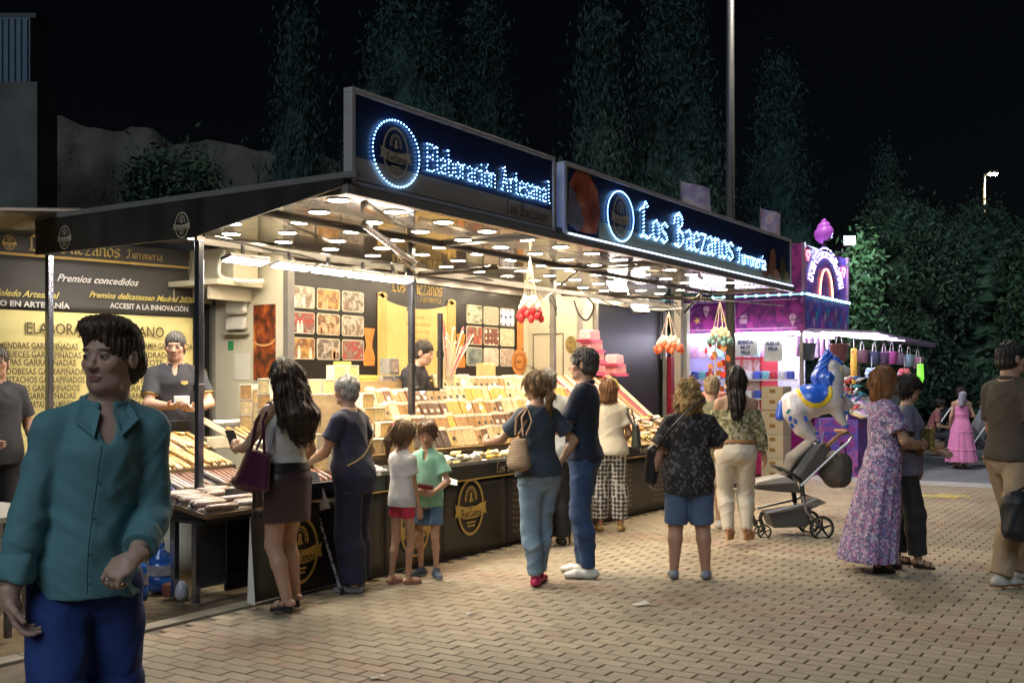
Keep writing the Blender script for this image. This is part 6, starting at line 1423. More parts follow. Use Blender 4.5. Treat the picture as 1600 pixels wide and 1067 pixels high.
# water bottles and bits under the table
def bottle(label, x, y, h=.33):
    p = on_z(x, y); r_ = empty('water_bottle', p, .4, label, 'water bottle', 'blue water bottles under the corner table'); bm_ = mat('blue_bottle', (.02, .09, .35), .12, var=.25, scale=10, coat=.6)
    MB().lathe([(.085, 0), (.09, .012), (.09, .10), (.084, .105), (.09, .112), (.09, .20), (.084, .205), (.088, .215), (.075, .255), (.03, .295), (.026, .32)], 20).build('body', bm_, r_, smooth=True); MB().lathe([(.03, .32), (.03, .345)], 14).build('cap', mat('blue_cap', (.04, .15, .5), .4), r_)
    MB().lathe([(.092, .115), (.092, .19)], 20).build('label_band', mat('bottle_label', (.30, .28, .30), .5, var=.4, scale=15), r_); MB().tube([(.05*math.cos(a), 0, .33+.045*math.sin(a)) for a in np.linspace(0, PI, 9)], .006, 5).build('handle', mat('white_plastic'), r_)
bottle('large blue water bottle standing left of the corner table leg', 251, 921); bottle('blue water bottle partly hidden behind the striding young man', 210, 938)
p = on_z(272, 930); tag(MB().box(p.x-.07, p.x+.07, p.y-.05, p.y+.05, 0, .09).build('small_crate', mat('rust_box', (.20, .06, .03), .7, var=.4), bevel=.004), 'small rust red box on the ground by the corner table leg', 'box')
p = on_z(284, 938); tag(MB().lathe([(.03, 0), (.05, .04), (.045, .09), (.02, .14)], 12).build('clear_bottle', mat('clear_plastic', (.45, .45, .48), .15, coat=.5), None, p, smooth=True), 'crumpled clear plastic bottle against the corner table leg', 'bottle')
# ------------------------------------------------------------------ candy stall on the right
cs = empty('candy_stall', (18.0, 6.2, 0), 0, 'pink and purple candy stall with LED trimmed fascia and square sign tower', 'market stall')
Q = lambda mb, name, m, **k: wb(mb, name, m, cs, **k)
pink = mat('candy_pink_paint', (.36, .015, .12), .4, var=.15); purp = pattern('purple_art', [(.10, .02, .30), (.26, .03, .24), (.05, .08, .45), (.42, .08, .32), (.04, .02, .14)], 5.5, 'noise', .4)
magart = pattern('magenta_art', [(.20, .015, .12), (.30, .03, .20), (.07, .01, .09), (.42, .10, .30)], 5, 'noise', .4)
Q(MB().box(16.8, 19.4, 5.3, 7.6, 2.34, 2.92), 'fascia', magart); Q(MB().box(16.84, 19.36, 5.34, 6.5, 2.96, 3.76), 'tower', magart)
Q(MB().box(16.86, 19.34, 5.288, 5.298, 2.37, 2.90), 'front_artwork', purp); Q(MB().box(16.87, 19.33, 5.325, 5.338, 2.98, 3.74), 'tower_artwork', purp)
Q(MB().box(16.78, 19.42, 5.27, 7.62, 2.92, 2.955), 'ledge', alud)
for bx in ((16.815, 16.865, 5.29, 5.345, 2.34, 3.77), (19.34, 19.40, 5.29, 5.345, 2.34, 3.77)): Q(MB().box(*bx), 'corner_trim', mat('corner_trim_paint', (.25, .12, .22), .4))
ra_ = random.Random(31)
for i, c in enumerate([(.6, .3, .5), (.35, .55, .75), (.7, .6, .75), (.75, .45, .55)]): mat('cotton_%d' % i, c, .5, var=.3, scale=10)
for i in range(13): # small sweets painted along the side fascia
    y = 5.48+.165*i; z = 2.63+ra_.uniform(-.09, .09); k = i % 3; c_ = [(.45, .25, .36), (.12, .02, .10), (.30, .25, .50), (.50, .30, .10)][ra_.randrange(4)]; m_ = mat('painted_sweet_%d' % int(c_[0]*100), c_, .5, var=.4, scale=20); P = lambda a, b: (16.793-.0005*i, y-a, z+b)
    if k == 0: mb = MB().poly([P(-.05, .0), P(0, -.12), P(.05, .0)]).poly([P(.06*math.cos(a), .03+.055*math.sin(a)) for a in np.linspace(0, 2*PI, 12, endpoint=False)])
    elif k == 1: mb = MB().poly([P((.075 if j % 2 else .03)*math.cos(j*PI/5), (.075 if j % 2 else .03)*math.sin(j*PI/5)) for j in range(10)])
    else: mb = MB().poly([P(-.05, -.08), P(.05, -.08), P(.065, .0), P(-.065, .0)]).poly([P(.07*math.cos(a), .02+.05*math.sin(a)) for a in np.linspace(0, PI, 9)])
    Q(mb, 'fascia_ornament', m_)['kind'] = 'stuff'
for i in range(16): # painted figures on the front fascia and tower
    u = 16.98+.155*i; z = 2.62+.12*math.sin(i*2.1); c_ = [(.10, .22, .70), (.45, .12, .40), (.55, .35, .50), (.05, .35, .45)][i % 4]; m_ = mat('front_figure_%d' % (i % 4), c_, .45, var=.5, scale=14)
    Q(MB().poly([(u+(.10 if j % 2 else .045)*math.cos(j*PI/6+i), 5.2865-.0004*i, z+(.14 if j % 2 else .06)*math.sin(j*PI/6+i)) for j in range(12)]), 'front_ornament', m_)
for i in range(12):
    tag(MB().box(-.06, .06, -.025, .025, -.34, 0).build('cotton_candy_bag', mat('cotton_%d' % (i % 4)), None, (17.1+.17*i, 5.5+.05*(i % 2), 2.28), bevel=.015), '%s cotton candy bag hanging over the front opening of the candy stall' % ('lilac', 'sky blue', 'pale violet', 'pink')[i % 4], 'candy bag', 'cotton candy bags hanging in the candy stall')
mb = MB(); 
for z in (2.40, 2.86): mb.box(16.788, 16.795, 5.4, 7.5, z-.008, z+.008)
Q(mb, 'fascia_line', mat('pale_art', (.40, .22, .34), .5))
cy = mat('cyan_led', (.6, .9, .9), .3, emit=(.25, .85, 1.0), estr=14); dotl = MB(); pts = [Vector((16.77, 5.32+.19*i, 2.94)) for i in range(12)]+[Vector((16.85+.13*i, 5.262, 2.94)) for i in range(20)]
for p in pts: dotl.ball(p, .019, 8, 5)
o = Q(dotl, 'cyan_led_bulbs', cy); o['kind'] = 'stuff'
each(cs, 'led_strip', glow('cyan_strip', (.15, .5, .6), .9), (16.774, 16.779, 5.27, 7.6, 2.925, 2.95), (16.78, 19.42, 5.264, 5.269, 2.925, 2.95))
# tower LED drawing: arched word dots, arch, hearts
def heart(u, z, s_): return [Vector((u+s_*.9*(16*math.sin(t)**3)/16, 5.315, z+s_*(13*math.cos(t)-5*math.cos(2*t)-2*math.cos(3*t)-math.cos(4*t))/16)) for t in np.linspace(0, 2*PI, 36, endpoint=False)]
rl = mat('red_led', (.9, .2, .2), .3, emit=(1, .06, .08), estr=9); bl2 = mat('violet_led', (.7, .7, 1), .3, emit=(.45, .42, 1.0), estr=8); orl = mat('orange_led', (1, .5, .3), .3, emit=(1, .28, .12), estr=8)
for u, z, s_ in ((17.08, 3.60, .085), (19.15, 3.50, .095)):
    P = heart(u, z, s_); Q(MB().tube(P, .009, 5, close=True), 'heart_outline', rl)
mb = MB(); rr_ = random.Random(9)
for ring_i in range(3):
    for k in range(46):
        a = PI*.08+PI*.84*k/45; R_ = .72+.085*ring_i; p = Vector((18.1+R_*1.15*math.cos(a), 5.315, 3.02+R_*.88*math.sin(a)))
        if rr_.random() < .72: mb.ball(p, .011, 6, 4)
o = Q(mb, 'arched_word_leds', bl2); o['kind'] = 'stuff'
mb = MB()
for k in range(9):
    a = PI*.12+PI*.76*k/8; p = Vector((18.1+.78*1.15*math.cos(a), 5.314, 3.02+.78*.88*math.sin(a))); st_, _ = text_strokes('dulces al'[k] if 'dulces al'[k] in GL else 'o', .07); t_ = Vector((math.sin(a), 0, -math.cos(a))); n_ = Vector((math.cos(a), 0, math.sin(a)))
    for s_ in st_: mb.tube([p+t_*(x-.02)+n_*(z-.03) for x, z in s_], .008, 4)
Q(mb, 'arch_letter_tubes', bl2)
Q(MB().tube([Vector((18.1+.36*math.cos(a), 5.315, 2.99+.46*math.sin(a))) for a in np.linspace(0, PI, 24)], .010, 6), 'arch_tube', orl)
# side wall, counter, shelves inside
each(cs, 'pink_base', pink, (16.8, 19.4, 5.9, 5.94, 0, .86), (16.8, 16.84, 5.945, 7.6, 0, .86))
Q(MB().box(16.76, 19.44, 5.86, 7.6, .862, .90), 'counter_board', white)
Q(MB().box(18.9, 18.94, 5.95, 7.6, .9, 2.34), 'rear_partition', mat('pale_booth_wall', (.52, .58, .60), .5)); Q(MB().box(16.9, 18.88, 7.56, 7.6, .9, 2.34), 'inner_wall', mat('lilac_wall', (.30, .27, .50), .5))
for v in (5.32, 7.55): Q(MB().box(16.81, 16.87, v, v+.05, .905, 2.34), 'corner_post', alud)
lw = glow('stall_white', (.80, .82, 1.0), 45)
each(cs, 'tube_light', lw, (17.0, 19.2, 6.3, 6.36, 2.30, 2.335), (17.0, 19.2, 5.5, 5.56, 2.30, 2.335), (16.90, 16.94, 5.5, 7.4, 2.29, 2.325))
# canopy sheet on the front side with lights
Q(MB().box(16.66, 16.69, 5.45, 7.3, 2.30, 2.325), 'added_tube_light', glow('added_tube', (.85, .85, 1.0), 14))  # extra tube outside the fascia, added to brighten the hanging cards
cn_ = MB(); pts = [(16.9, 5.28, 2.36), (20.9, 5.28, 2.30), (20.9, 4.1, 2.16), (20.4, 4.0, 2.2), (17.3, 4.25, 2.30)]; cn_.prism(pts, (0, 0, .03)); Q(cn_, 'front_canopy', mat('lilac_canopy', (.38, .34, .45), .5))
for k in range(6): Q(MB().tube([(17.4+.6*k, 5.2, 2.325), (17.5+.6*k, 4.3, 2.25)], .013, 6), 'light_tube', glow('canopy_tube', (.85, .7, 1.0), 30))
# goods inside, all simple but separate
def box_at(name, x, y, v, w_, h, d, m, label, cat, group=None):
    p = on_v(x, y, v); return tag(MB().box(-w_/2, w_/2, -d/2, d/2, -h, 0).build(name, m, None, p, bevel=.004), label, cat, group)
for x, y, w_, h, t_, l in ((1165, 528, .40, .30, ('BEBIDA', 'MUY', 'FRIA'), 'white handwritten BEBIDA MUY FRIA card hanging at the candy stall front'), (1208, 530, .30, .36, ('AGUA', 'FRIA'), 'second white card with a green drawing at the candy stall front')):
    p = on_u(x, y, 16.72); r_ = empty('paper_sign', (16.72, p.y, p.z-h), 0, l, 'paper sign')
    pin(MB().box(16.715, 16.722, p.y-w_/2, p.y+w_/2, p.z-h, p.z).build('card', mat('white_paper')), r_)
    for i, s_ in enumerate(t_): btext(s_, .058, (16.712, p.y, p.z-.10-.085*i), (0, -1, 0), UZ, mat('blue_marker', (.03, .05, .2), .6), r_, align='CENTER', bold=.003)
fr = empty('drinks_fridge', (17.5, 6.9, .9), 0, 'glass fronted red drinks fridge glowing behind the candy stall cards', 'fridge')
pin(MB().box(17.1, 17.9, 6.1, 6.75, .905, 2.0).build('cabinet', mat('fridge_red', (.45, .04, .05), .4), bevel=.01), fr); pin(MB().box(17.085, 17.095, 6.14, 6.71, 1.0, 1.9).build('glass_door', pattern('bottles_print', [(.55, .2, .2), (.7, .6, .6), (.5, .12, .06), (.25, .3, .5)], 9, 'noise', .15, stretch=(1, 1, .3))), fr)
for i in range(22):
    v = 6.05+.065*i; c = [(.55, .2, .4), (.3, .45, .65), (.65, .6, .3), (.7, .35, .45), (.35, .3, .6)][i % 5]
    tag(MB().lathe([(.03, 0), (.032, .12), (.012, .16), (.012, .18)], 10).build('drink_bottle', mat('drink_%d' % (i % 5), c, .2, coat=.5), None, (16.86, v, .902), smooth=True), '%s drink bottle in the row along the candy stall side counter' % ('pink', 'blue', 'yellow', 'rose', 'violet')[i % 5], 'bottle', 'bottles along the candy stall side counter')
for i in range(9):
    v = 6.0+.16*i; c = [(.6, .3, .5), (.35, .55, .75), (.7, .6, .75), (.75, .45, .55)][i % 4]
    tag(MB().box(-.02, .02, -.07, .07, -.35, 0).build('cotton_candy_bag', mat('cotton_%d' % (i % 4), c, .5, var=.3, scale=10), None, (17.0, v, 2.28), bevel=.015), '%s cotton candy bag hanging inside the candy stall' % ('lilac', 'sky blue', 'pale violet', 'pink')[i % 4], 'candy bag', 'cotton candy bags hanging in the candy stall')
for i in range(14):
    v = 5.6+.14*i; c = [(.06, .12, .5), (.7, .7, .75), (.5, .05, .08), (.2, .5, .6)][i % 4]
    for k_ in range(2): tag(MB().box(-.05, .05, -.055, .055, 0, .13).build('sweet_tub', mat('tub_%d' % (i % 4), c, .3, var=.4, scale=18), None, (17.05, v, 1.25+.32*k_), bevel=.01), '%s sweet tub on the %s shelf inside the candy stall' % (('blue', 'white', 'red', 'teal')[i % 4], ('lower', 'upper')[k_]), 'tub', 'sweet tubs on the candy stall shelves')
for z in (1.235, 1.555): Q(MB().box(16.98, 17.10, 5.5, 7.55, z-.012, z+.012), 'shelf', white)
# stacked cartons
for i in range(4):
    p = on_z(1213, 752); z = .365*i
    r_ = empty('cardboard_box', (p.x, p.y, z), 0, '%s cream printed carton of the tall stack left of the horse balloon' % ('bottom', 'second', 'third', 'top')[i], 'box', 'cream cartons stacked before the candy stall')
    MB().box(-.19, .19, -.17, .17, .002, .360).build('carton', mat('cream_carton', (.50, .44, .32), .7, var=.08), r_, bevel=.004)
    for zz in (.26, .10): MB().box(-.1915, -.1905, -.05, .04, zz, zz+.055).build('printed_mark', mat('brown_ink'), r_)
    MB().box(-.1915, -.1905, -.16, .16, .18, .186).build('tape_line', mat('tape', (.42, .35, .24), .4), r_)
# front display with trays, buckets, toys
dc = empty('sweets_display', (19.0, 4.9, 0), 0, 'purple fronted counter of loose sweets under the hanging buckets', 'display counter')
pin(MB().box(17.2, 20.5, 4.55, 5.25, 0, .92).build('front', purp), dc)
for k in range(11):
    c = [(.62, .52, .2), (.7, .66, .62), (.6, .2, .35), (.3, .5, .6)][k % 4]; pin(MB().prism([(17.22+.3*k, 4.50, .93), (17.48+.3*k, 4.50, .93), (17.48+.3*k, 5.2, 1.22), (17.22+.3*k, 5.2, 1.22)], (0, 0, .03)).build('tray', mat('sweets_%d' % (k % 4), c, .4, var=.6, scale=14, bump=.01, bscale=25)), dc)
pin(MB().prism([(17.15, 4.42, 1.0), (20.5, 4.42, 1.0), (20.5, 4.46, 1.30), (17.15, 4.46, 1.30)], (0, .008, 0)).build('glass_guard', mat('glass_guard', (.75, .82, .85), .08, alpha=.25)), dc)
bc = [((.10, .14, .18), 'dark grey'), ((.24, .10, .10), 'brown red'), ((.20, .11, .11), 'maroon'), ((.08, .10, .16), 'navy'), ((.14, .09, .16), 'plum'), ((.58, .14, .42), 'magenta'), ((.22, .18, .26), 'grey violet'), ((.35, .55, .66), 'light blue'), ((.58, .30, .42), 'rose pink')]
for (x, y, s_, k) in ((1261, 541, 1.25, 0), (1311, 543, 1.3, 1), (1347, 546, 1.0, 2), (1366, 547, .95, 3), (1381, 548, .95, 4), (1393, 548, 1.0, 5), (1407, 549, .9, 6), (1420, 552, .95, 7), (1434, 555, .9, 8)):
    Y = 17.2 if x < 1320 else 18.6; p = at_d(x, y+12, Y); h = .30*s_*.9; r_ = empty('bucket', (p.x, p.y, p.z-.10), 0, '%s small toy bucket hanging from the candy stall canopy' % bc[k][1], 'bucket', 'toy buckets hanging from the candy canopy')
    MB().lathe([(.085*s_, 0), (.115*s_, h*.75), (.125*s_, h*.78), (.125*s_, h*.82), (.11*s_, h*.82), (.08*s_, .02)], 18).build('pail', mat('pail_'+bc[k][1].replace(' ', '_'), bc[k][0], .35), r_, smooth=True)
    MB().tube([(.12*s_*math.cos(a), 0, h*.8+.16*math.sin(a)) for a in np.linspace(0, PI, 11)], .007, 5).build('handle', white, r_)
for x, y0, y1, c, l in ((1334, 538, 600, ((.62, .42, .05), (.5, .1, .04)), 'yellow and red toy sword hanging at the candy stall corner'), (1438, 565, 602, ((.20, .75, .06), (.25, .8, .1)), 'neon green toy hanging at the right tip of the candy canopy')):
    a, b = at_d(x, y0, 18), at_d(x, y1, 18); r_ = empty('hanging_toy', b, 0, l, 'toy'); H = a.z-b.z
    gl_ = c[0] == (.20, .75, .06)
    MB().tube([(0, 0, 0), (0, 0, H*.3), (0, 0, H*.9)], [.03, .06, .05], 10).build('body', mat('toy_%s' % x, c[0], .35, emit=c[0] if gl_ else None, estr=.8 if gl_ else 0), r_); MB().box(-.07, .07, -.02, .02, H*.78, H*.84).build('crosspiece', mat('toyb_%s' % x, c[1], .35), r_); MB().tube([(0, 0, H*.9), (0, 0, H*1.2)], .006, 5).build('string', white, r_)
for x, y, c, n_ in ((1362, 585, (.35, .6, .75), 'pale blue'), (1413, 586, (.65, .15, .15), 'red and white')):
    p = at_d(x, y, 18.4); r_ = empty('plush_bunch', p, 0, '%s bunch of small plush toys hanging under the candy canopy' % n_, 'toy bunch', 'plush bunches under the candy canopy')
    for i in range(9): MB().ball((.10*math.cos(i*2.4)*(i % 3)/2, .06*math.sin(i*2.4), -.06+.04*(i % 4)), .06, 8, 6).build('plush', mat('plush_%s_%d' % (x, i % 2), c if i % 2 else (.7, .7, .72), .8), r_, smooth=True)
    MB().tube([(0, 0, .05), (0, 0, .32)], .006, 5).build('string', white, r_)
# fan of pinwheels right of the horse
pw = empty('toy_bunch', at_d(1322, 660, 15.2), 0, 'bunch of striped foil windmills and toys on sticks right of the horse balloon', 'toys')
for i in range(34):
    p = at_d(1305+34*rg.random()+6, 590+55*rg.random(), 15.2+rg.uniform(-.2, .2))-pw.location; c = [(.7, .7, .72), (.05, .35, .45), (.6, .06, .06), (.06, .16, .5), (.72, .6, .66)][i % 5]; d = Vector((RX, RY, 0))*rg.uniform(.3, 1)+Vector((0, 0, rg.uniform(-.2, .8))); d.normalize()
    MB().tube([p-d*.06, p, p+d*.09], [.006, .03, .006], 6).build('foil_vane', mat('foil_%d' % (i % 5), c, .25, coat=.5), pw)
MB().tube([(0, 0, 0), at_d(1330, 600, 15.2)-pw.location], .012, 6).build('stick', white, pw)
# purple cone figure and floodlight on the roof
fg = empty('cone_figure', (17.9, 5.9, 3.77), 0, 'purple soft ice shaped figure standing on top of the candy stall tower', 'roof figure')
p = at_d(1288, 375, 17.6); fg.location = (p.x, p.y, 3.765); fg.location = Vector((p.x, p.y, 3.765))
MB().lathe([(.04, 0), (.05, .02), (.02, .05), (.02, .16)], 12).build('stand', steel, fg)
mb = MB(); mb.tube([(.055*math.cos(a*2.2)*(1-a/9), .05*math.sin(a*2.2)*(1-a/9), .18+.036*a) for a in np.linspace(0, 8, 40)], [.115*(1-(i/40)**1.6)+.012 for i in range(40)], 12); mb.build('swirl', mat('violet_plastic', (.40, .10, .50), .35, emit=(.5, .1, .7), estr=.25), fg, smooth=True)
MB().ball((.04, -.02, .17), .10, 10, 6, (1.1, 1, .6)).build('cup', mat('dark_cup', (.04, .02, .05), .5), fg, smooth=True)
fl = at_d(1327, 376, 18.2); r_ = empty('floodlight', fl, 0, 'bluish white floodlight on a bracket at the top right of the candy stall', 'floodlight')
ux_ = Vector((RX, RY, 0)); MF = Matrix.Rotation(math.atan2(-CU, CV), 4, 'Z')
MB().box(-.085, .085, -.02, -.012, -.07, .07, MF).build('glass', glow('flood_blue', (.62, .78, 1.0), 120), r_); MB().box(-.10, .10, -.011, .05, -.085, .085, MF).build('housing', steel, r_); MB().tube([(0, 0, -.08), (0, 0, -.2), -ux_*.45+Vector((0, 0, -.22))], .012, 6).build('bracket', steel, r_)
l = bpy.data.lights.new('flood', 'SPOT'); l.energy = 190; l.color = (.6, .78, 1); l.spot_size = math.radians(170); l.spot_blend = .6; l.shadow_soft_size = .1; lo = link('flood_light', l, r_, ux_*.12+Vector((0, 0, .05))); lo.rotation_euler = (math.radians(88), 0, math.atan2(-RX*1-CU*.5, RY*1+CV*.5))
# ------------------------------------------------------------------ horse balloon
hb = at_d(1280, 690, 12.4); hz = hb.z; hroot = empty('horse_balloon', (hb.x, hb.y, 0), math.atan2(RY, RX), 'white horse balloon with blue mane and yellow edged blue saddle above the pushchair', 'balloon')
def hp(px, py, d=0): return np.array([(px-1280)/F*12.4, d, CAMZ+(595-py)/F*12.4])
def hc(a, b, ra, rb, d0=0, d1=None, kx=None): return cone(hp(*a, d0), hp(*b, d0 if d1 is None else d1), ra*12.4/F, rb*12.4/F)
B = [('+', hc((1240, 632), (1262, 628), 21, 24), .06), ('+', hc((1262, 628), (1295, 622), 24, 23), .06), ('+', hc((1295, 618), (1302, 592), 22, 15), .05), ('+', hc((1302, 592), (1300, 572), 15, 11), .04), ('+', hc((1300, 572), (1322, 580), 11.5, 7), .03), ('+', hc((1240, 645), (1250, 668), 19, 12, -.05), .05), ('+', hc((1250, 668), (1272, 690), 12, 6, -.06), .04), ('+', hc((1252, 650), (1262, 664), 14, 9, .06), .05), ('+', hc((1262, 664), (1275, 676), 9, 5, .07), .03), ('+', hc((1302, 632), (1310, 652), 14, 7, -.05), .04), ('+', hc((1310, 652), (1318, 664), 7, 4.5, -.06), .03), ('+', hc((1312, 620), (1328, 632), 10, 7, .05), .04), ('+', hc((1328, 632), (1324, 644), 7, 4, .06), .03), ('+', hc((1303, 562), (1304, 556), 4, 2, .02), .01)]
white_b = mat('balloon_white', (.52, .50, .54), .28, var=.08, scale=6, coat=.5); blue_b = mat('balloon_blue', (.02, .10, .55), .28, var=.3, scale=25, stretch=(3, 3, 1), coat=.5); yel_b = mat('balloon_yellow', (.65, .48, .03), .3, coat=.4)
link('body', np_mesh([field(B, .010)], white_b), hroot)
M_ = [('+', hc((1290, 562), (1280, 590), 9, 12), .03), ('+', hc((1280, 590), (1288, 622), 13, 8, 0), .03), ('+', hc((1290, 590), (1292, 625), 10, 5, -.08), .03), ('+', hc((1296, 556), (1291, 550), 6, 4), .02), ('+', hc((1312, 568), (1304, 562), 4, 5, -.03), .02)]
link('mane', np_mesh([field(M_, .008, noise=lambda X, Y, Z: -.006*np.sin(90*X+14*np.sin(9*Z)))], blue_b), hroot)
sd = np.array([0, 1, 0])
def saddle(px, r, inf, m, nme, py=622):
    ops = [(a_, Prim(lambda X, Y, Z, f=p_.fn: f(X, Y, Z)-inf, p_.lo-inf, p_.hi+inf), k_) for a_, p_, k_ in B[:3]]; c = hp(px, py); ops.append(('&', Prim(lambda X, Y, Z: np.sqrt(((X-c[0])/1.0)**2+((Z-c[2]-r*.35)/1.0)**2)-r, c-r, c+r), 0)); link(nme, np_mesh([field(ops, .008)], m), hroot)
saddle(1268, .20, .006, yel_b, 'saddle_border', 620); saddle(1267, .155, .012, blue_b, 'saddle', 616)
link('tail', np_mesh([field([('+', hc((1222, 632), (1219, 650), 7, 8), .02), ('+', hc((1222, 632), (1232, 626), 5, 4), .02)], .008)], blue_b), hroot)
for px, py, d in ((1274, 690, -.06), (1277, 677, .07), (1319, 665, -.06), (1324, 645, .06)): link('hoof', np_mesh([field([('+', ell(hp(px, py, d), (.045, .04, .028)), 0)], .008)], blue_b), hroot)
for i in range(9):
    c = hp(1226+8*(i % 4)+3*(i//4), 642+7*(i//4)+(i % 3)*4, -.165); MB().box(-.016, .016, -.004, .004, -.03, .03, Matrix.Translation(c) @ Matrix.Rotation(.7-.15*i, 4, 'Y')).build('tassel', blue_b if i % 3 else mat('balloon_green', (.05, .35, .35), .3), hroot)
for i in range(7):
    c = hp(1297+4*i, 622-1.2*i, -.17+.006*i); MB().ball(c, .014, 8, 5, (1, .6, 1.3)).build('breast_bead', blue_b if i % 2 else mat('bead_gold', (.6, .5, .15), .3), hroot)
MB().ball(hp(1311, 577, -.062), .011, 8, 6).build('eye', mat('eye_black', (.01, .01, .02), .2), hroot)
cable([hp(1313, 572, -.075), hp(1311, 580, -.078), hp(1318, 590, -.05)], .006).build('bridle', yel_b, hroot)
MB().tube([hp(1280, 648, 0), hp(1284, 700, 0), (.05, 0, .95)], .004, 5).build('string', white, hroot)
# ------------------------------------------------------------------ people
sh = mat('shoe_leather', rough=.55, attr='tint', var=.1)
def cl(name, c, rough=.8, bump=.006, bs=14, var=.10, sheen=.2, **k): return mat('cloth_'+name, c, rough, var=var, scale=7, bump=bump, bscale=bs, sheen=.04, **k)
def gz(x, y, dz=0): p = on_z(x, y); return (p.x, p.y, dz)
def held(name, root, mb, m, **k): return mb.build(name, m, root, **k)
def wl(root, b, p):
    """world position of a body-frame point"""
    a = root.rotation_euler.z; return Vector((root.location.x+p[0]*math.cos(a)-p[1]*math.sin(a), root.location.y+p[0]*math.sin(a)+p[1]*math.cos(a), root.location.z+p[2]))
def thing_at(root, name, label, cat, b=None, group=None):
    return empty(name, root.location, root.rotation_euler.z, label, cat, group)
def blob(ops, m, name, root, h=.008, noise=None): return link(name, np_mesh([field(ops, h, noise=noise)], m), root)

# striding young man, left foreground
b = Body(1.735, 'm', lean=.06, side=-.12, slim=.76, hands={'R': (.235, .10, .845), 'L': (-.13, .20, 1.0)}, poles={'R': (.6, -.9, 0), 'L': (-.45, -1, -.3)}, feet={'R': (.10, .22), 'L': (-.09, -.20, .03)}, head=(-.74, .0, 0), curl=(.45, .75), handdir={'R': (-.25, .1, -1), 'L': (.75, .25, -.5)}, palm={'R': (-.9, .2, 0), 'L': (.2, -.4, -1)})
shirt = cl('teal_shirt', (.115, .270, .300), .75, .0016, 18)
jn = cl('navy_shorts', (.020, .050, .22), .8)
P = at_d(134, 595, 3.42)
r_ = person('young man striding past in a teal shirt with rolled sleeves and navy shorts', (P.x, P.y), (.50, -1), b, [], hair=None, fine=True, skin=(.58, .37, .27), haircol=(.035, .02, .012), beard=.2)
so = top_ops(b, 1.80, .86, inf=.015, loose=.005, scoop=(.026, .085, -.01, .06), over=.022, flare=.0)
def fshirt(X, Y, Z):
    n = cloth_noise(.0065, 3)(X, Y, Z)+cloth_noise(.0042, 12, 2.1)(X, Y, Z); f = .004*np.sin(34*X+4*np.sin(6*Z))*np.clip((1.15-Z)/.3, 0, 1)-.005*np.exp(-((Z-1.05-.5*np.abs(X))/.03)**2)*.5
    return np.minimum(n+f, .0035)
link('shirt', np_mesh([field(so, .0065, noise=fshirt)], shirt), r_)
link('collar', np_mesh([field(collar_ops(b, .070, .0085), .005)], shirt), r_)
for q in (1, -1):
    k_ = b.s; y0 = b.sp(1.44*k_)[1]; x0 = b.sp(1.44*k_)[0]; F4 = [(q*.066, .015, 1.500), (q*.018, .088, 1.452), (q*.040, .128, 1.372), (q*.098, .088, 1.425)]
    mb = MB().prism([(x0+a*k_, y0+bb*k_, c_*k_) for a, bb, c_ in F4], (0, .004, .006)); mb.build('collar_flap', shirt, r_, bevel=.002)
for q in (1, -1):
    e, w_ = b.elb[q], b.wri[q]; d = w_-e; link('cuff', np_mesh([field([('+', cone(e+d*.60, e+d*.82, .060, .058, flat=True), 0)], .006, noise=cloth_noise(.006, 5+q))], shirt), r_)
mb = MB(); y = .137
pl = [Vector((.008+b.sp(z)[0], b.sp(z)[1]+v_, z)) for z, v_ in ((1.34, .150), (1.24, .150), (1.12, .146), (1.02, .152), (.93, .156), (.88, .158))]
for i in range(len(pl)-1): mb.tube([pl[i], pl[i+1]], .0016, 4)
mb.build('placket_seam', cl('teal_dark', (.015, .06, .07)), r_)
for z, v_ in ((1.22, .152), (1.11, .149), (1.0, .156), (.91, .160)): MB().lathe([(0, 0), (.0055, 0), (.0055, .002), (0, .002)], 10, M=Matrix.Translation((b.sp(z)[0], v_+b.sp(z)[1], z)) @ Matrix.Rotation(-PI/2, 4, 'X')).build('button', cl('button', (.05, .12, .12), .3), r_)
link('shorts', np_mesh([field(pants_ops(b, .92, inf=.004, loose=.030, top=.95), .008, noise=cloth_noise(.006, 8))], jn), r_)
for q in (1, -1):
    Hh, Kk = b.hip[q], b.kne[q]; d = Kk-Hh; link('turn_up', np_mesh([field([('+', cone(Hh+d*.84, Hh+d*.935, .100, .100, flat=True), 0)], .007, noise=cloth_noise(.003, 2))], jn), r_)
R, c, k = b.Rh, b.hc, b.hs
def e_(cc, rr): return framed(ell(np.array(cc)*k, np.array(rr)*k), R, c)
ho = [('+', e_((0, -.018, .042), (.084, .106, .094)), 0), ('+', e_((0, -.05, -.02), (.084, .080, .07)), .02), ('+', e_((.02, .040, .098), (.064, .052, .036)), .03), ('+', e_((-.03, .035, .100), (.052, .05, .032)), .02), ('&', framed(half_prim((0, -.55, 1), -.055*k), R, c), 0), ('-', e_((0, .128, -.030), (.080, .085, .112)), .010), ('-', e_((.090, .008, -.02), (.026, .026, .036)), .006), ('-', e_((-.090, .008, -.02), (.026, .026, .036)), .006)]
hfm = np_mesh([field(ho, .0034, noise=strand_noise(b, .0035, 30, .003, 44))], mat('hair_fg', (.085, .048, .028), .45, var=.5, scale=18, bump=.004, bscale=70, stretch=(3, 3, .4))); add_strands(hfm, b, 'crop', 900); link('hair', hfm, r_)
shoes_of(b, sh, r_, 'sneaker', 'shoe', 0, (.7, .7, .7), (.5, .5, .5))
link('ring', MB().tube([tuple(b.wri[-1]+b.hd[-1]*.105+np.array([.012*math.cos(a), .012*math.sin(a), 0])) for a in np.linspace(0, 2*PI, 12, endpoint=False)], .002, 5, close=True).mesh(mat('silver', (.6, .6, .6), .2, metal=1)), r_)

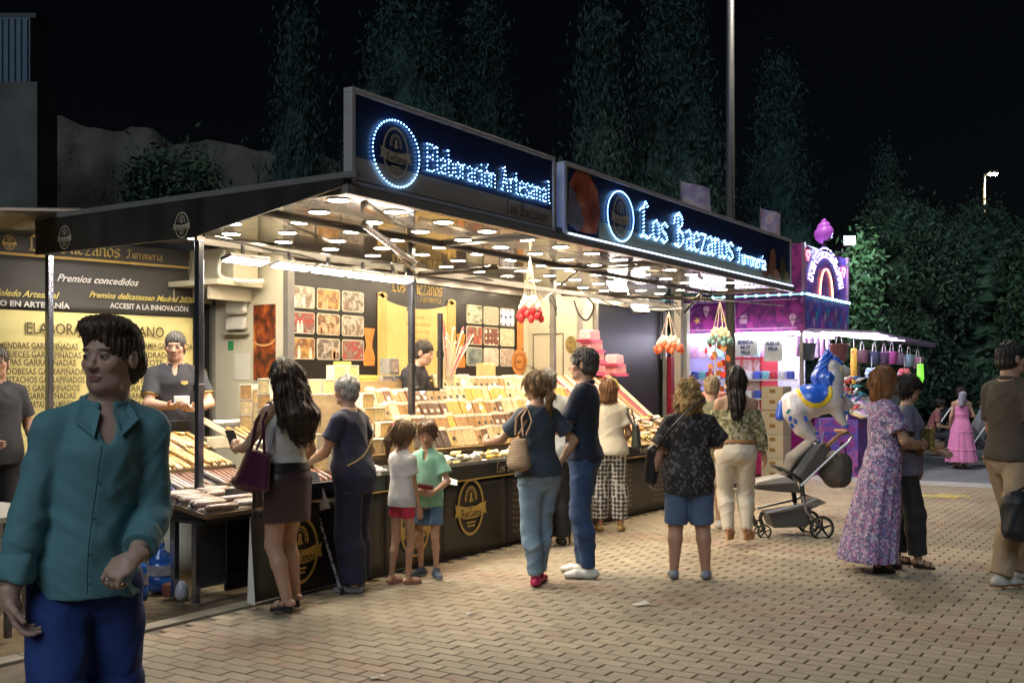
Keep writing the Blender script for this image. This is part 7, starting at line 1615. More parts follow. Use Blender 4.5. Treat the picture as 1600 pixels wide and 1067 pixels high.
# long haired woman with plum bag
b = Body(1.67, 'f', fat=.12, lean=.03, hands={'R': (.20, .18, .95), 'L': (-.16, .36, 1.13)}, poles={'L': (-.6, -.8, -.4)}, feet={'R': (.09, .03, .02), 'L': (-.09, -.09, .02)}, head=(.1, -.10, 0), curl=(.4, .9), handdir={'L': (.3, .9, .5)})
bw = cl('brown_leather', (.050, .026, .028), .35, .003, 14)
w1 = person('long haired woman in white sleeveless top and brown leather skirt carrying a plum bag', gz(448, 955), (-.80, .60), b, [('top', top_ops(b, 0, 1.0, scoop=(.085, .01, .03, .13), over=.0)+[('+', cone(b.shl[1]*[.72, 1, 1], b.shl[1]*[.72, 1, 1]+[0, 0, -.1], .03, .03), .02)], cl('offwhite_top', (.52, .49, .44), .8), .009, cloth_noise(.003, 1)), ('skirt', skirt_ops(b, .635, top=1.03, flare=-.03, folds=3, amp=.012), bw, .009, cloth_noise(.003, 4)), ('belt', [('+', b.torso(.020, .985, 1.05), 0)], mat('black_belt', (.012, .012, .012), .4), .008, None)],
    hair='longwide', haircol=(.030, .016, .010), skin=(.44, .255, .17), shoes=(mat('black_sandal', (.012, .013, .016), .45), 'sandal', 'sandal', .035), hairnoise=strand_noise(b, .006, 17, .006, 30))
bag = thing_at(w1, 'handbag', 'plum leather shoulder bag hanging on the long haired woman', 'handbag')
plum = mat('plum_leather', (.060, .010, .030), .32, var=.2, scale=5, bump=.004, bscale=12, coat=.3)
S_ = b.shl[-1]
blob([('+', cone((-.235, .0, 1.07), (-.25, .05, .875), .046, .066, side=(0, 1, 0), kx=3.3), .03), ('&', half((0, -.15, 1), 1.085), 0)], plum, 'bag_body', bag, noise=cloth_noise(.008, 6))
for y in (-.06, .08): MB().tube([(-.255, y-.02, 1.06), (-.225, y*.5, 1.28), (S_[0]*.95, .01+y*.15, S_[2]+.062), (-.12, y*.5, 1.28), (-.20, y, 1.07)], .009, 6).build('strap', plum, bag)
ph = thing_at(w1, 'phone', 'black phone held up in the long haired woman left hand', 'phone'); q = b.wri[-1]+b.hd[-1]*.09; MB().box(-.038, .038, -.005, .005, -.07, .07, Matrix.Translation(q+np.array([.02, .01, .02])) @ Matrix.Rotation(-.5, 4, 'X')).build('phone_body', mat('phone_black', (.01, .01, .012), .2), ph, bevel=.003)

# elderly woman with cane
b = Body(1.57, 'f', fat=.85, lean=.10, hands={'R': (.24, .12, .92), 'L': (-.12, .34, 1.05)}, poles={'L': (-.8, -.9, -.2), 'R': (.8, -.9, 0)}, feet={'R': (.09, .04), 'L': (-.10, -.04)}, head=(.05, .02, 0), curl=(.5, 1.0), handdir={'L': (.1, 1, -.1)})
nv = cl('navy_tee', (.018, .022, .060), .75); 
w2 = person('elderly woman with short grey hair in navy blouse and trousers leaning on a cane', gz(553, 922), (-1, .42), b, [('blouse', top_ops(b, .62, .80, loose=.022, flare=.0, over=.012), nv, .009, cloth_noise(.006, 2)), ('trousers', pants_ops(b, 1.98, loose=.028, top=1.0, calf=.062), cl('navy_trousers', (.012, .016, .045)), .010, cloth_noise(.005, 3))],
    hair='short', haircol=(.30, .29, .28), skin=(.52, .32, .22), shoes=(sh, 'loafer', 'shoe', 0, (.6, .6, .58), (.30, .32, .36)), lump=.006, brow=(.2, .18, .16))
cn = thing_at(w2, 'walking_cane', 'patterned metal walking cane slanting down beside the elderly woman', 'cane')
q = b.wri[-1]+b.hd[-1]*.08; tip = w2.matrix_basis.inverted() @ Vector(gz(534, 929))
MB().tube([Vector(q)+Vector((0, -.05, -.12)), tip], .0105, 8).build('shaft', pattern('cane_pattern', [(.03, .04, .08), (.35, .37, .42)], 60, 'voronoi', .3), cn); MB().tube([Vector(q)+Vector((0, -.12, -.10)), Vector(q)+Vector((0, -.04, -.105)), Vector(q)+Vector((0, .03, -.12))], .014, 8).build('handle', mat('phone_black'), cn); MB().lathe([(.016, 0), (.014, .05)], 10, M=Matrix.Translation(tip)).build('ferrule', dark, cn)
fn = thing_at(w2, 'hand_fan', 'black and white striped folding fan held by the elderly woman', 'fan'); c0 = Vector(q)+Vector((-.05, -.10, -.06))
MB().prism([c0+Vector((0, .08, .02)), c0+Vector((.01, -.06, 0)), c0+Vector((.03, -.16, -.26)), c0+Vector((.02, -.02, -.30))], (-.006, 0, 0)).build('fan_leaf', pattern('fan_stripes', [(.7, .7, .7), (.03, .03, .03)], 22, 'wave'), fn)
cable([b.shl[1]*[.3, 1, 1]+[0, -.02, .10], [.02, -.16, 1.22], [-.12, -.17, 1.02], [-.19, -.06, .93]], .006).build('bag_cord', mat('tan_cord', (.5, .35, .15), .6), thing_at(w2, 'bag_cord', 'thin tan bag cord crossing the elderly woman back', 'strap'))

# girl and boy
b = Body(1.23, 'c', hands={'R': (.16, .10, .80), 'L': (-.15, .14, .83)}, feet={'R': (.07, .05), 'L': (-.08, -.06)}, head=(-.15, -.22, 0))
pr_ = cl('white_tee', (.58, .55, .52))
w3 = person('small girl with ponytail in white tee and pinkish red shorts', gz(629, 912), (.55, .55), b, [('tee', top_ops(b, .55, .84, loose=.018, flare=.0, over=.008), pr_, .008, cloth_noise(.004, 5)), ('shorts', pants_ops(b, .42, inf=.004, loose=.02, top=.93), cl('red_shorts', (.55, .03, .07)), .008, cloth_noise(.003, 6))],
    hair='pony', haircol=(.20, .12, .06), skin=(.46, .25, .15), shoes=(mat('pink_sandal', (.45, .20, .16), .6), 'sandal', 'sandal', .0))
R, c, k = b.Rh, b.hc, b.hs; q = c+R @ (np.array((-.01, -.118, .055))*k); bow = MB().ball(q, .024, 8, 6, (1.3, .8, 1)).build('hair_bow', mat('red_bow', (.55, .03, .04), .5), w3, smooth=True)
b = Body(1.22, 'c', hands={'R': (.02, .25, 1.00), 'L': (-.12, .22, .97)}, poles={'R': (.9, -.6, -.3), 'L': (-.9, -.6, -.3)}, feet={'R': (.09, -.02, 0, .5), 'L': (-.10, .02, 0, -.5)}, head=(.15, -.30, 0), curl=(.8, .7), handdir={'R': (-.8, .5, .1), 'L': (.6, .8, .1)})
w4 = person('boy in pale green polo and denim shorts looking at a card in his hands', gz(668, 902), (-.22, -1), b, [('polo', top_ops(b, .68, .80, loose=.026, over=.010, scoop=(.02, .07, .0, .05)), cl('green_polo', (.22, .46, .33)), .008, cloth_noise(.004, 7)), ('collar', collar_ops(b, .050, .007), cl('green_collar', (.18, .38, .28)), .006, None), ('shorts', pants_ops(b, .72, loose=.026, top=.98), cl('denim_shorts', (.10, .17, .28), var=.25), .008, cloth_noise(.004, 8))],
    hair='full', haircol=(.16, .09, .045), skin=(.52, .30, .19), shoes=(sh, 'sneaker', 'shoe', 0, (.45, .45, .42), (.05, .07, .11)), lump=.007)
q = b.wri[1]+b.hd[1]*.07; th = thing_at(w4, 'card', 'dark red card or phone held by the boy in green', 'card'); MB().box(-.06, .06, -.04, .04, -.004, .004, Matrix.Translation(q+np.array([-.01, .02, .03])) @ Matrix.Rotation(.5, 4, 'X') @ Matrix.Rotation(.3, 4, 'Z')).build('card_sheet', mat('card_red', (.25, .03, .06), .4), th)
pf = on_v(712, 742, 5.15); tag(MB().prism([(pf.x-.05, 5.33, .70), (pf.x+.12, 5.22, .66), (pf.x+.16, 5.25, .70), (pf.x, 5.36, .76)], (0, 0, .002)).build('leaflet', mat('white_paper')), 'white leaflet sticking out at the counter edge by the boy elbow', 'leaflet')

# tan handbag woman reaching to the goods
b = Body(1.60, 'f', fat=.25, lean=.05, hands={'L': (-.20, .46, 1.16), 'R': (.22, .02, .97)}, poles={'L': (-.5, -.6, -.8), 'R': (1, -.6, .1)}, feet={'R': (.05, .08, 0, .9), 'L': (-.07, -.03, 0, .7)}, head=(.35, -.05, 0), curl=(.5, .6), handdir={'L': (0, 1, .2), 'R': (-1, .2, -.3)})
w5 = person('ponytailed woman in slate blue tee, light jeans and pink trainers reaching to the tiers', gz(842, 913), (-.62, .90), b, [('tee', top_ops(b, .68, .90, loose=.028, over=.014), cl('slate_tee', (.045, .062, .085)), .009, cloth_noise(.006, 9)), ('jeans', pants_ops(b, 1.95, inf=.012, loose=.006, top=1.0, thigh=1.0, seat=1.10), cl('light_jeans', (.20, .29, .38), var=.22), .009, cloth_noise(.007, 10, 1.7))],
    hair='pony', haircol=(.20, .11, .045), skin=(.47, .27, .17), shoes=(sh, 'sneaker', 'trainer', 0, (.10, .02, .03), (.55, .02, .10)), hairnoise=strand_noise(b, .005, 19, .010, 34))
bag = thing_at(w5, 'handbag', 'tan ribbed shoulder bag on the reaching woman left side', 'handbag')
tan = pattern('ribbed_tan', [(.40, .27, .16), (.24, .15, .08)], 17, 'wave', .7, stretch=(.5, .5, 1.6), bump=.006)
blob([('+', cone((-.245, -.10, 1.10), (-.26, -.10, .93), .038, .056, side=(0, 1, 0), kx=2.5), .03), ('&', half((0, 0, 1), 1.12), 0)], tan, 'bag_body', bag, noise=cloth_noise(.006, 2))
for y in (-.15, -.05): MB().tube([(-.265, y-.02, 1.14), (-.23, y*.7, 1.27), (b.shl[-1][0]*.95, y*.25, b.shl[-1][2]+.060), (-.14, y*.7, 1.24), (-.225, y, 1.14)], .0085, 6).build('strap', mat('tan_leather', (.34, .20, .10), .5), bag)

# man bending over the counter, striped shirt
b = Body(1.66, 'm', fat=.1, lean=.30, hands={'R': (.20, .40, 1.02), 'L': (-.20, .42, 1.02)}, feet={'R': (.1, .05), 'L': (-.12, 0)}, head=(.1, -.15, 0))
stripe = pattern('grey_check', [(.50, .52, .50), (.36, .40, .42)], 40, 'wave', .8)
w6 = person('grey haired man in striped pale shirt and black trousers leaning over the counter', gz(866, 853), (-.35, .95), b, [('shirt', top_ops(b, .8, .84, loose=.03), stripe, .010, cloth_noise(.005, 3)), ('trousers', pants_ops(b, 1.98, loose=.02, calf=.06), cl('black_trousers', (.014, .014, .016)), .010, cloth_noise(.004, 4))], hair='short', haircol=(.17, .16, .15), skin=(.44, .26, .18), shoes=(sh, 'loafer', 'shoe', 0, (.01, .01, .01), (.015, .015, .015)), lump=.008)
p = gz(890, 851); cn = empty('walking_cane', p, 0, 'dark wooden walking stick standing between the navy polo man and the counter', 'cane'); MB().tube([(0, 0, 0), (0, 0, .80)], .010, 8).build('shaft', mat('dark_wood', (.06, .03, .015), .5), cn); MB().tube([(0, 0, .80), (0, .02, .86), (0, .07, .88), (0, .10, .84)], .012, 8).build('handle', mat('dark_wood'), cn)

# man with folded arms in navy polo
b = Body(1.79, 'm', fat=.12, lean=-.02, hands={'R': (-.02, .24, 1.17), 'L': (.02, .27, 1.11)}, poles={'R': (.9, -.5, -.4), 'L': (-.9, -.5, -.4)}, feet={'R': (.10, .05), 'L': (-.09, -.04)}, head=(.05, 0, 0), curl=(.3, .4), handdir={'R': (-1, .25, 0), 'L': (1, .15, -.1)})
w7 = person('tall man with folded arms in navy polo, blue jeans and white trainers', gz(912, 900), (-1, .30), b, [('polo', top_ops(b, .72, .90, loose=.020, over=.016), cl('navy_polo', (.014, .020, .042)), .009, cloth_noise(.005, 11)), ('collar', collar_ops(b, .070, .008), cl('navy_collar', (.03, .04, .07)), .006, None), ('jeans', pants_ops(b, 1.98, inf=.011, loose=.010, seat=1.08), cl('blue_jeans', (.030, .065, .150), var=.3), .009, cloth_noise(.007, 12, 1.7))],
    hair='short', haircol=(.10, .085, .07), skin=(.47, .27, .18), shoes=(sh, 'sneaker', 'trainer', 0, (.50, .50, .48), (.66, .65, .60)), lump=.006, beard=.35)
for q in (1, -1):
    S0, E = b.shl[q], b.elb[q]; e1 = S0+(E-S0)*.72; link('sleeve_trim', np_mesh([field([('+', cone(e1-nrm(E-S0)*.010, e1+nrm(E-S0)*.003, .0635, .0635, flat=True), 0)], .005)], mat('white_trim', (.6, .6, .6), .7)), w7)

# woman in patterned trousers
b = Body(1.55, 'f', fat=.2, hands={'R': (.16, .24, 1.0), 'L': (-.2, .2, .98)}, feet={'R': (.12, .0), 'L': (-.12, 0)}, head=(-.7, -.08, 0))
w8 = person('woman with yellow hairband, cream blouse and patterned trousers at the ribbon rack', gz(953, 829), (.05, 1), b, [('blouse', top_ops(b, .6, .88, loose=.03), cl('cream_blouse', (.55, .50, .40)), .010, cloth_noise(.005, 13)), ('trousers', pants_ops(b, 1.85, loose=.022, calf=.060), pattern('diamond_print', [(.05, .05, .05), (.50, .48, .43)], 24, 'dist', .8), .010, cloth_noise(.004, 14))], hair='bob', haircol=(.16, .075, .035), skin=(.46, .27, .17), shoes=(sh, 'loafer', 'shoe', 0, (.4, .25, .08), (.45, .28, .08)))
R, c, k = b.Rh, b.hc, b.hs; MB().tube([tuple(c+R @ (np.array((.100*math.cos(a), .025, .035+.100*math.sin(a)))*k)) for a in np.linspace(-.1, PI+.1, 16)], .010, 6).build('hairband', mat('yellow_band', (.60, .45, .08), .6), w8)
bag = thing_at(w8, 'handbag', 'dark green shoulder bag of the woman in patterned trousers', 'handbag'); gl = mat('green_leather', (.035, .045, .04), .4, var=.2)
blob([('+', cone((.26, -.03, 1.08), (.27, -.02, .88), .035, .05, side=(0, 1, 0), kx=2.6), .03)], gl, 'bag_body', bag, noise=cloth_noise(.005, 2))
for y in (-.08, .03): MB().tube([(.265, y-.02, 1.06), (.22, y*.7, 1.24), (b.shl[1][0], 0, b.shl[1][2]+.058), (.17, y*.7, 1.2), (.26, y, 1.06)], .008, 6).build('strap', gl, bag)

# curly haired woman
b = Body(1.53, 'f', fat=.75, hands={'L': (-.33, .06, .86), 'R': (.10, .32, 1.15)}, poles={'R': (1, -.6, -.1)}, feet={'R': (.15, 0, 0, .15), 'L': (-.13, 0, 0, -.1)}, head=(0, -.02, 0), curl=(.5, .5))
w9 = person('curly blonde woman in black patterned blouse and denim shorts seen from behind', gz(1076, 903), (.12, 1), b, [('blouse', top_ops(b, .80, .76, loose=.05, over=.02), pattern('black_lace', [(.020, .018, .020), (.11, .10, .10), (.03, .027, .03), (.014, .013, .014)], 45, 'voronoi', .8), .010, cloth_noise(.007, 15)), ('shorts', pants_ops(b, .98, loose=.026, top=1.0), cl('denim_long', (.085, .135, .24), var=.2), .010, cloth_noise(.005, 16))], hair='curly', haircol=(.42, .27, .11), skin=(.46, .26, .17), shoes=(sh, 'sneaker', 'shoe', 0, (.25, .25, .25), (.22, .26, .32)))
bag = thing_at(w9, 'handbag', 'small black bag hanging at the curly haired woman left hip', 'handbag')
blob([('+', cone((-.27, .06, .98), (-.29, .08, .76), .06, .055, side=(0, 1, 0), kx=1.2), .03)], mat('black_leather', (.015, .015, .017), .45), 'bag_body', bag); cable([(-.27, .02, .97), (-.16, -.17, 1.15), (-.02, -.17, 1.30), (.12, -.10, 1.40)], .009).build('strap', mat('black_leather'), bag)

# white jeans woman, off shoulder top
b = Body(1.66, 'f', fat=.30, hands={'R': (.29, .06, .84), 'L': (-.20, .30, 1.05)}, feet={'R': (.10, .0, .06, .6), 'L': (-.07, 0, .06, .3)}, head=(-.05, 0, 0))
gp = pattern('green_floral', [(.22, .20, .10), (.40, .38, .24), (.12, .11, .05), (.30, .28, .16)], 38, 'voronoi', .8)
o_ = [('+', b.torso(.020, 1.00, 1.365), 0)]+[(m, p, .03) for m, p, kk in b.arm(1, 1.75, .010, .02)+b.arm(-1, 1.75, .010, .02)]+[('&', half((0, 0, 1), 1.345*b.s), 0)]
w10 = person('dark haired woman in off shoulder green top, white jeans and wedge sandals', gz(1150, 852), (.10, 1), b, [('top', o_, gp, .010, lambda X, Y, Z: cloth_noise(.006, 17)(X, Y, Z)-.006*np.sin(60*X+50*Y*np.sign(X))*np.clip((Z-1.0)/.2, 0, 1)), ('jeans', pants_ops(b, 1.96, inf=.010, loose=.005, seat=1.2, thigh=1.08, top=1.04), cl('white_jeans', (.56, .50, .40), .8), .009, cloth_noise(.005, 18, 1.7)), ('belt', [('+', b.torso(.026, 1.015, 1.05), 0)], mat('tan_belt', (.30, .14, .05), .5), .008, None)], hair='long', haircol=(.018, .013, .010), skin=(.44, .25, .16), shoes=(mat('cork_wedge', (.42, .22, .08), .7), 'wedge', 'wedge_sandal', .07), hairnoise=strand_noise(b, .006, 15, .006, 28))

# two people half hidden between the curly woman and the white jeans woman
b = Body(1.58, 'm', fat=.3, hands={'R': (.2, .2, 1.0)}, feet={'R': (.09, 0), 'L': (-.09, 0)})
person('older man with thin sandy hair and beige shorts half hidden between two women', gz(1112, 825), (-.1, 1), b, [('shirt', top_ops(b, .6, .85, loose=.03), cl('khaki_shirt', (.28, .27, .16)), .011, cloth_noise(.004, 1)), ('shorts', pants_ops(b, .93, loose=.03), cl('beige_shorts', (.45, .38, .27)), .011, cloth_noise(.004, 2))], hair='short', haircol=(.32, .23, .13), skin=(.46, .28, .19), shoes=(sh, 'sneaker', 'shoe', 0, (.6, .6, .56), (.6, .58, .54)))

# purple dress woman and her companion
b = Body(1.64, 'f', fat=.55, hands={'R': (.10, .30, 1.10), 'L': (-.10, .32, 1.06)}, poles={'R': (.7, -.8, -.4), 'L': (-.7, -.8, -.4)}, feet={'R': (.08, -.06), 'L': (-.07, .10)}, head=(-.08, .08, 0), curl=(.6, .6))
dm_ = pattern('purple_paisley', [(.16, .10, .26), (.40, .28, .46), (.10, .11, .20), (.50, .42, .50), (.34, .14, .28), (.20, .22, .36)], 62, 'voronoi', .8)
w12 = person('woman with copper bob in long purple patterned dress walking to the right', gz(1379, 892), (1, .12), b, [('dress', top_ops(b, .66, .95, loose=.03, scoop=(.06, .07, .02, .06), over=.0)+[(m, p, .02) for m, p, kk in skirt_ops(b, .10, top=1.02, flare=.11, folds=8, amp=.09, sway=(0, -.16))], dm_, .0095, cloth_noise(.005, 19))], hair='bob', haircol=(.24, .10, .035), skin=(.42, .24, .16), shoes=(mat('black_sandal'), 'sandal', 'heeled_sandal', .06))
yb = thing_at(w12, 'yellow_bag', 'yellow printed packet held by the woman in the purple dress', 'packet'); MB().box(-.10, .06, .38, .42, .98, 1.16).build('packet', pattern('yellow_print', [(.55, .42, .04), (.10, .07, .03), (.62, .52, .10)], 9, 'noise', .4), yb, bevel=.01)
wt = MB().tube([tuple(b.wri[1]+np.array([.03*math.cos(a), 0, .03*math.sin(a)])) for a in np.linspace(0, 2*PI, 14, endpoint=False)], .006, 6, close=True).build('wristwatch', mat('silver'), w12)
b = Body(1.58, 'f', fat=.1, hands={'R': (.12, .22, 1.12), 'L': (-.12, .28, 1.05)}, feet={'R': (.08, .12), 'L': (-.07, -.08)}, head=(.35, -.10, 0))
w13 = person('dark haired woman in black trousers half hidden behind the purple dress woman', gz(1418, 884), (.75, -.35), b, [('top', top_ops(b, .6, .84, loose=.03), pattern('lilac_print', [(.16, .15, .22), (.30, .26, .32), (.08, .08, .12)], 14, 'swirl', .8), .011, cloth_noise(.004, 20)), ('trousers', pants_ops(b, 1.9, loose=.02, calf=.055), cl('black_trousers', (.014, .014, .016)), .011, cloth_noise(.004, 21))], hair='bun', haircol=(.022, .016, .012), skin=(.44, .26, .17), shoes=(mat('black_sandal'), 'sandal', 'sandal', .02))
bag = thing_at(w13, 'handbag', 'small brown bag hanging behind the woman in black trousers', 'handbag'); q = w13.matrix_basis.inverted() @ at_d(1429, 736, 8.75); blob([('+', cone(np.array(q)+[0, 0, .04], np.array(q)-[0, 0, .04], .045, .05, side=(0, 1, 0), kx=1.2), 0)], mat('brown_bag', (.26, .15, .06), .5), 'bag_body', bag); cable([np.array(q)+[0, 0, .06], np.array(q)*[.7, .7, 1]+[0, 0, .3], [-.05, 0, 1.42]], .006).build('strap', mat('brown_bag'), bag)

# man in brown polo at the right edge
b = Body(1.83, 'm', fat=.12, hands={'R': (.24, .05, .84), 'L': (-.20, .16, .90)}, feet={'R': (.08, -.16, 0, .1), 'L': (-.07, .20, 0, -.1)}, head=(-.25, .02, 0), curl=(.8, .8))
w14 = person('man in dark brown polo and khaki trousers walking out at the right edge', gz(1578, 914), (.92, .38), b, [('polo', top_ops(b, .75, .90, loose=.026, over=.018), cl('brown_polo', (.060, .044, .030)), .009, cloth_noise(.006, 22)), ('collar', collar_ops(b, .072, .008), cl('brown_polo', (.060, .044, .030)), .006, None), ('trousers', pants_ops(b, 1.97, inf=.010, loose=.014, calf=.060), cl('khaki_trousers', (.36, .26, .165)), .009, cloth_noise(.010, 23, 1.5))], hair='crop', haircol=(.022, .018, .016), skin=(.40, .23, .15), shoes=(sh, 'sneaker', 'shoe', 0, (.30, .15, .07), (.50, .47, .43)))
bag = thing_at(w14, 'holdall', 'black backpack carried low by the man in the brown polo', 'backpack'); q = w14.matrix_basis.inverted() @ at_d(1597, 802, 7.6)
blob([('+', cone(np.array(q)+[0, -.04, .08], np.array(q)+[0, -.02, -.10], .09, .11, side=(0, 1, 0), kx=1.3), .03)], mat('black_nylon', (.016, .017, .020), .55, var=.3, bump=.003), 'bag_body', bag, noise=cloth_noise(.008, 3)); MB().tube([np.array(q)+[0, -.05, .16], b.wri[1]+b.hd[1]*.08, np.array(q)+[0, .06, .16]], .009, 6).build('handle', mat('black_nylon'), bag)

# pink dress, far; others near the bench
b = Body(1.42, 'f', fat=.2, hands={'R': (.16, .22, 1.12), 'L': (-.22, .05, .9)}, feet={'R': (.08, 0), 'L': (-.08, 0)}, head=(-.3, .0, 0))
w15 = person('girl in long tiered pink strap dress seen from behind far away', gz(1502, 731), (.12, 1), b, [('dress', [('+', b.torso(.012, 1.1, 1.34), 0)]+[(m, p, .02) for m, p, kk in skirt_ops(b, .13, top=1.15, flare=.17, folds=12, amp=.06)], cl('pink_dress', (.66, .22, .42)), .011, lambda X, Y, Z: cloth_noise(.004, 1)(X, Y, Z)-.008*(np.mod(Z*3.2, 1.0) < .12))], hair='bun', haircol=(.03, .02, .015), skin=(.42, .25, .17), shoes=(sh, 'loafer', 'shoe', 0, (.1, .05, .03), (.1, .05, .03)))
blob([('+', cone((0, -.09, 1.30), (-.03, -.11, 1.12), .06, .04, side=(1, 0, 0), kx=1.2), 0)], mat('grey_veil', (.22, .20, .23), .7), 'hair_scarf', w15)
tt = thing_at(w15, 'cotton_candy', 'lilac cotton candy cone held up by the girl in the pink dress', 'sweet'); q = np.array(b.wri[1])+[0, .08, .12]; blob([('+', ell(q+[.0, 0, .06], (.085, .08, .07)), 0), ('+', ell(q+[0, 0, .14], (.05, .05, .05)), .04)], mat('lilac_floss', (.50, .38, .62), .9), 'floss', tt, noise=cloth_noise(.008, 1)); MB().tube([q-[0, 0, .16], q], .006, 5).build('stick', white, tt)
for (x, y, l, m, f, hz_) in ((1452, 712, 'seated woman in dusty pink bending over behind the far pushchair', cl('dusty_pink', (.30, .12, .12)), (.9, -.3), .42), (1549, 716, 'seated person in green top near the far pushchair', cl('far_green', (.05, .22, .14)), (-.9, -.4), .42), (1470, 700, 'seated dark clothed person in the far shade left of the pink dress girl', cl('far_black', (.03, .03, .035)), (-.3, -1), .42)):
    b = Body(1.6, 'f', fat=.3, lean=.35, hipz=hz_, hands={'R': (.16, .40, 1.1), 'L': (-.16, .40, 1.1)}, feet={'R': (.12, .38), 'L': (-.12, .40)}, head=(0, -.2, 0))
    person(l, gz(x, y), f, b, [('top', top_ops(b, .7, .88, loose=.02), m, .013, None), ('trousers', pants_ops(b, 1.95, loose=.015), cl('far_dark', (.03, .03, .04)), .013, None)], hair='bun', haircol=(.02, .015, .012), skin=(.40, .24, .17), shoes=(sh, 'loafer', 'shoe', 0, (.1, .1, .1), (.1, .1, .1)))
p = on_z(1470, 700); tag(MB().box(-3.0, 2.2, -.25, .25, 0, .44).build('low_bench_wall', mat('bench_concrete', (.16, .17, .18), .85, var=.2), None, (p.x+.35, p.y+.2, 0), math.atan2(RY, RX), bevel=.01), 'long low concrete bench wall in the shade behind the pink dress girl', 'bench')

# vendors
vp = cl('vendor_polo', (.022, .022, .028))
trimm = mat('gold_trim', (.5, .38, .12), .6)
pl_ = tag(MB().box(5.6, 6.5, 6.98+.22, 7.75, 0, .18).build('standing_platform', shelfm), 'low wooden platform the left vendor stands on', 'platform')
b = Body(1.77, 'm', fat=.35, lean=.03, hands={'R': (.03, .32, 1.14), 'L': (-.12, .32, 1.12)}, poles={'R': (1, -.6, -.5), 'L': (-1, -.6, -.5)}, head=(-.12, -.10, 0), curl=(.3, .4), handdir={'R': (-.5, .8, 0), 'L': (.3, .9, 0)}, palm={'R': (-.3, 0, 1), 'L': (.3, 0, 1)})
p = at_d(274, 600, 8.95)
v1 = person('stocky grey haired vendor in black polo with gold trim holding a small white pack', (p.x, p.y, .18), (.30, -1), b, [('polo', top_ops(b, .72, .84, loose=.020, over=.014, scoop=(.022, .09, .02, .05)), vp, .009, cloth_noise(.004, 24)), ('collar', collar_ops(b, .070, .008), vp, .006, None), ('trousers', pants_ops(b, 1.98, loose=.02), cl('black_trousers', (.014, .014, .016)), .012, None), ('apron', [('+', b.torso(.045, .55, 1.02, [(.5, .17, .12, .05)]+b.sec[1:]), 0), ('&', half((0, -1, 0), -.05), 0)], cl('black_apron', (.02, .02, .022)), .011, cloth_noise(.003, 1))], hair='crop', haircol=(.055, .050, .045), skin=(.50, .29, .20), shoes=(sh, 'sneaker', 'shoe', 0, (.1, .1, .1), (.02, .02, .02)), brow=(.06, .05, .04), beard=.15)
def trims(b, root, f=.72, r=.066):
    for q in (1, -1):
        S0, E = b.shl[q], b.elb[q]; e1 = S0+(E-S0)*f; link('sleeve_trim', np_mesh([field([('+', cone(e1-nrm(E-S0)*.008, e1+nrm(E-S0)*.003, r, r, flat=True), 0)], .005)], trimm), root)
trims(b, v1, r=.0715)
MB().poly([(-.10, .162, 1.36), (-.05, .166, 1.36), (-.045, .166, 1.34), (-.075, .166, 1.325), (-.105, .162, 1.34)]).build('chest_logo', trimm, v1)
q = (b.wri[1]+b.wri[-1])/2+np.array([0, .08, .03]); pk_ = thing_at(v1, 'white_pack', 'small white paper pack in the left vendor hands', 'pack'); MB().box(-.07, .05, -.03, .03, -.035, .045, Matrix.Translation(tuple(np.array(q)+[0, 0, .02]))).build('paper', mat('white_paper'), pk_, bevel=.008)
b = Body(1.75, 'm', fat=.3, hands={'R': (.2, .25, 1.05), 'L': (-.22, .2, .98)}, head=(-.5, 0, 0))
p = at_d(-6, 600, 8.2); v2 = person('vendor in black polo cut off by the left edge of the picture', (p.x, p.y, .05), (.8, -.6), b, [('polo', top_ops(b, .72, .84, loose=.02), vp, .010, cloth_noise(.004, 2)), ('collar', collar_ops(b, .070, .008), vp, .006, None), ('trousers', pants_ops(b, 1.98, loose=.02), cl('black_trousers', (.014, .014, .016)), .012, None)], hair='crop', haircol=(.05, .04, .03), skin=(.50, .29, .20), shoes=(sh, 'sneaker', 'shoe', 0, (.1, .1, .1), (.02, .02, .02))); trims(b, v2, r=.070)
b = Body(1.74, 'm', fat=.15, lean=.42, hands={'R': (.14, .48, 1.0), 'L': (-.14, .46, 1.0)}, head=(0, -.22, 0))
p = at_d(622, 600, 10.6); v3 = person('middle vendor in black polo bending forward behind the tiers by the scroll', (p.x, p.y, .22), (.92, -.30), b, [('polo', top_ops(b, .75, .84, loose=.02), vp, .010, cloth_noise(.004, 25)), ('collar', collar_ops(b, .070, .009), mat('cream_trim', (.45, .42, .32), .7), .006, None), ('trousers', pants_ops(b, 1.98, loose=.02), cl('black_trousers', (.014, .014, .016)), .012, None)], hair='crop', haircol=(.03, .022, .016), skin=(.50, .29, .20), shoes=(sh, 'sneaker', 'shoe', 0, (.1, .1, .1), (.02, .02, .02))); trims(b, v3, .75, .066)
b = Body(1.65, 'm', lean=.1, hands={'R': (.15, .3, 1.0), 'L': (-.15, .3, 1.0)}, head=(0, -.3, 0))
p = at_d(1186, 600, 18.9); v4 = person('candy stall vendor in dark apron looking down inside the lilac booth', (p.x, p.y, .08), (-.2, -1), b, [('shirt', top_ops(b, .8, .84, loose=.02), cl('grey_shirt', (.30, .27, .28)), .012, None), ('apron', [('+', b.torso(.03, .84, 1.32), 0), ('&', half((0, -1, 0), -.04), 0)], cl('blue_apron', (.03, .05, .09)), .012, None), ('trousers', pants_ops(b, 1.98), cl('far_dark', (.03, .03, .04)), .013, None)], hair='short', haircol=(.06, .05, .04), skin=(.46, .29, .21), shoes=(sh, 'loafer', 'shoe', 0, (.1, .1, .1), (.1, .1, .1)))

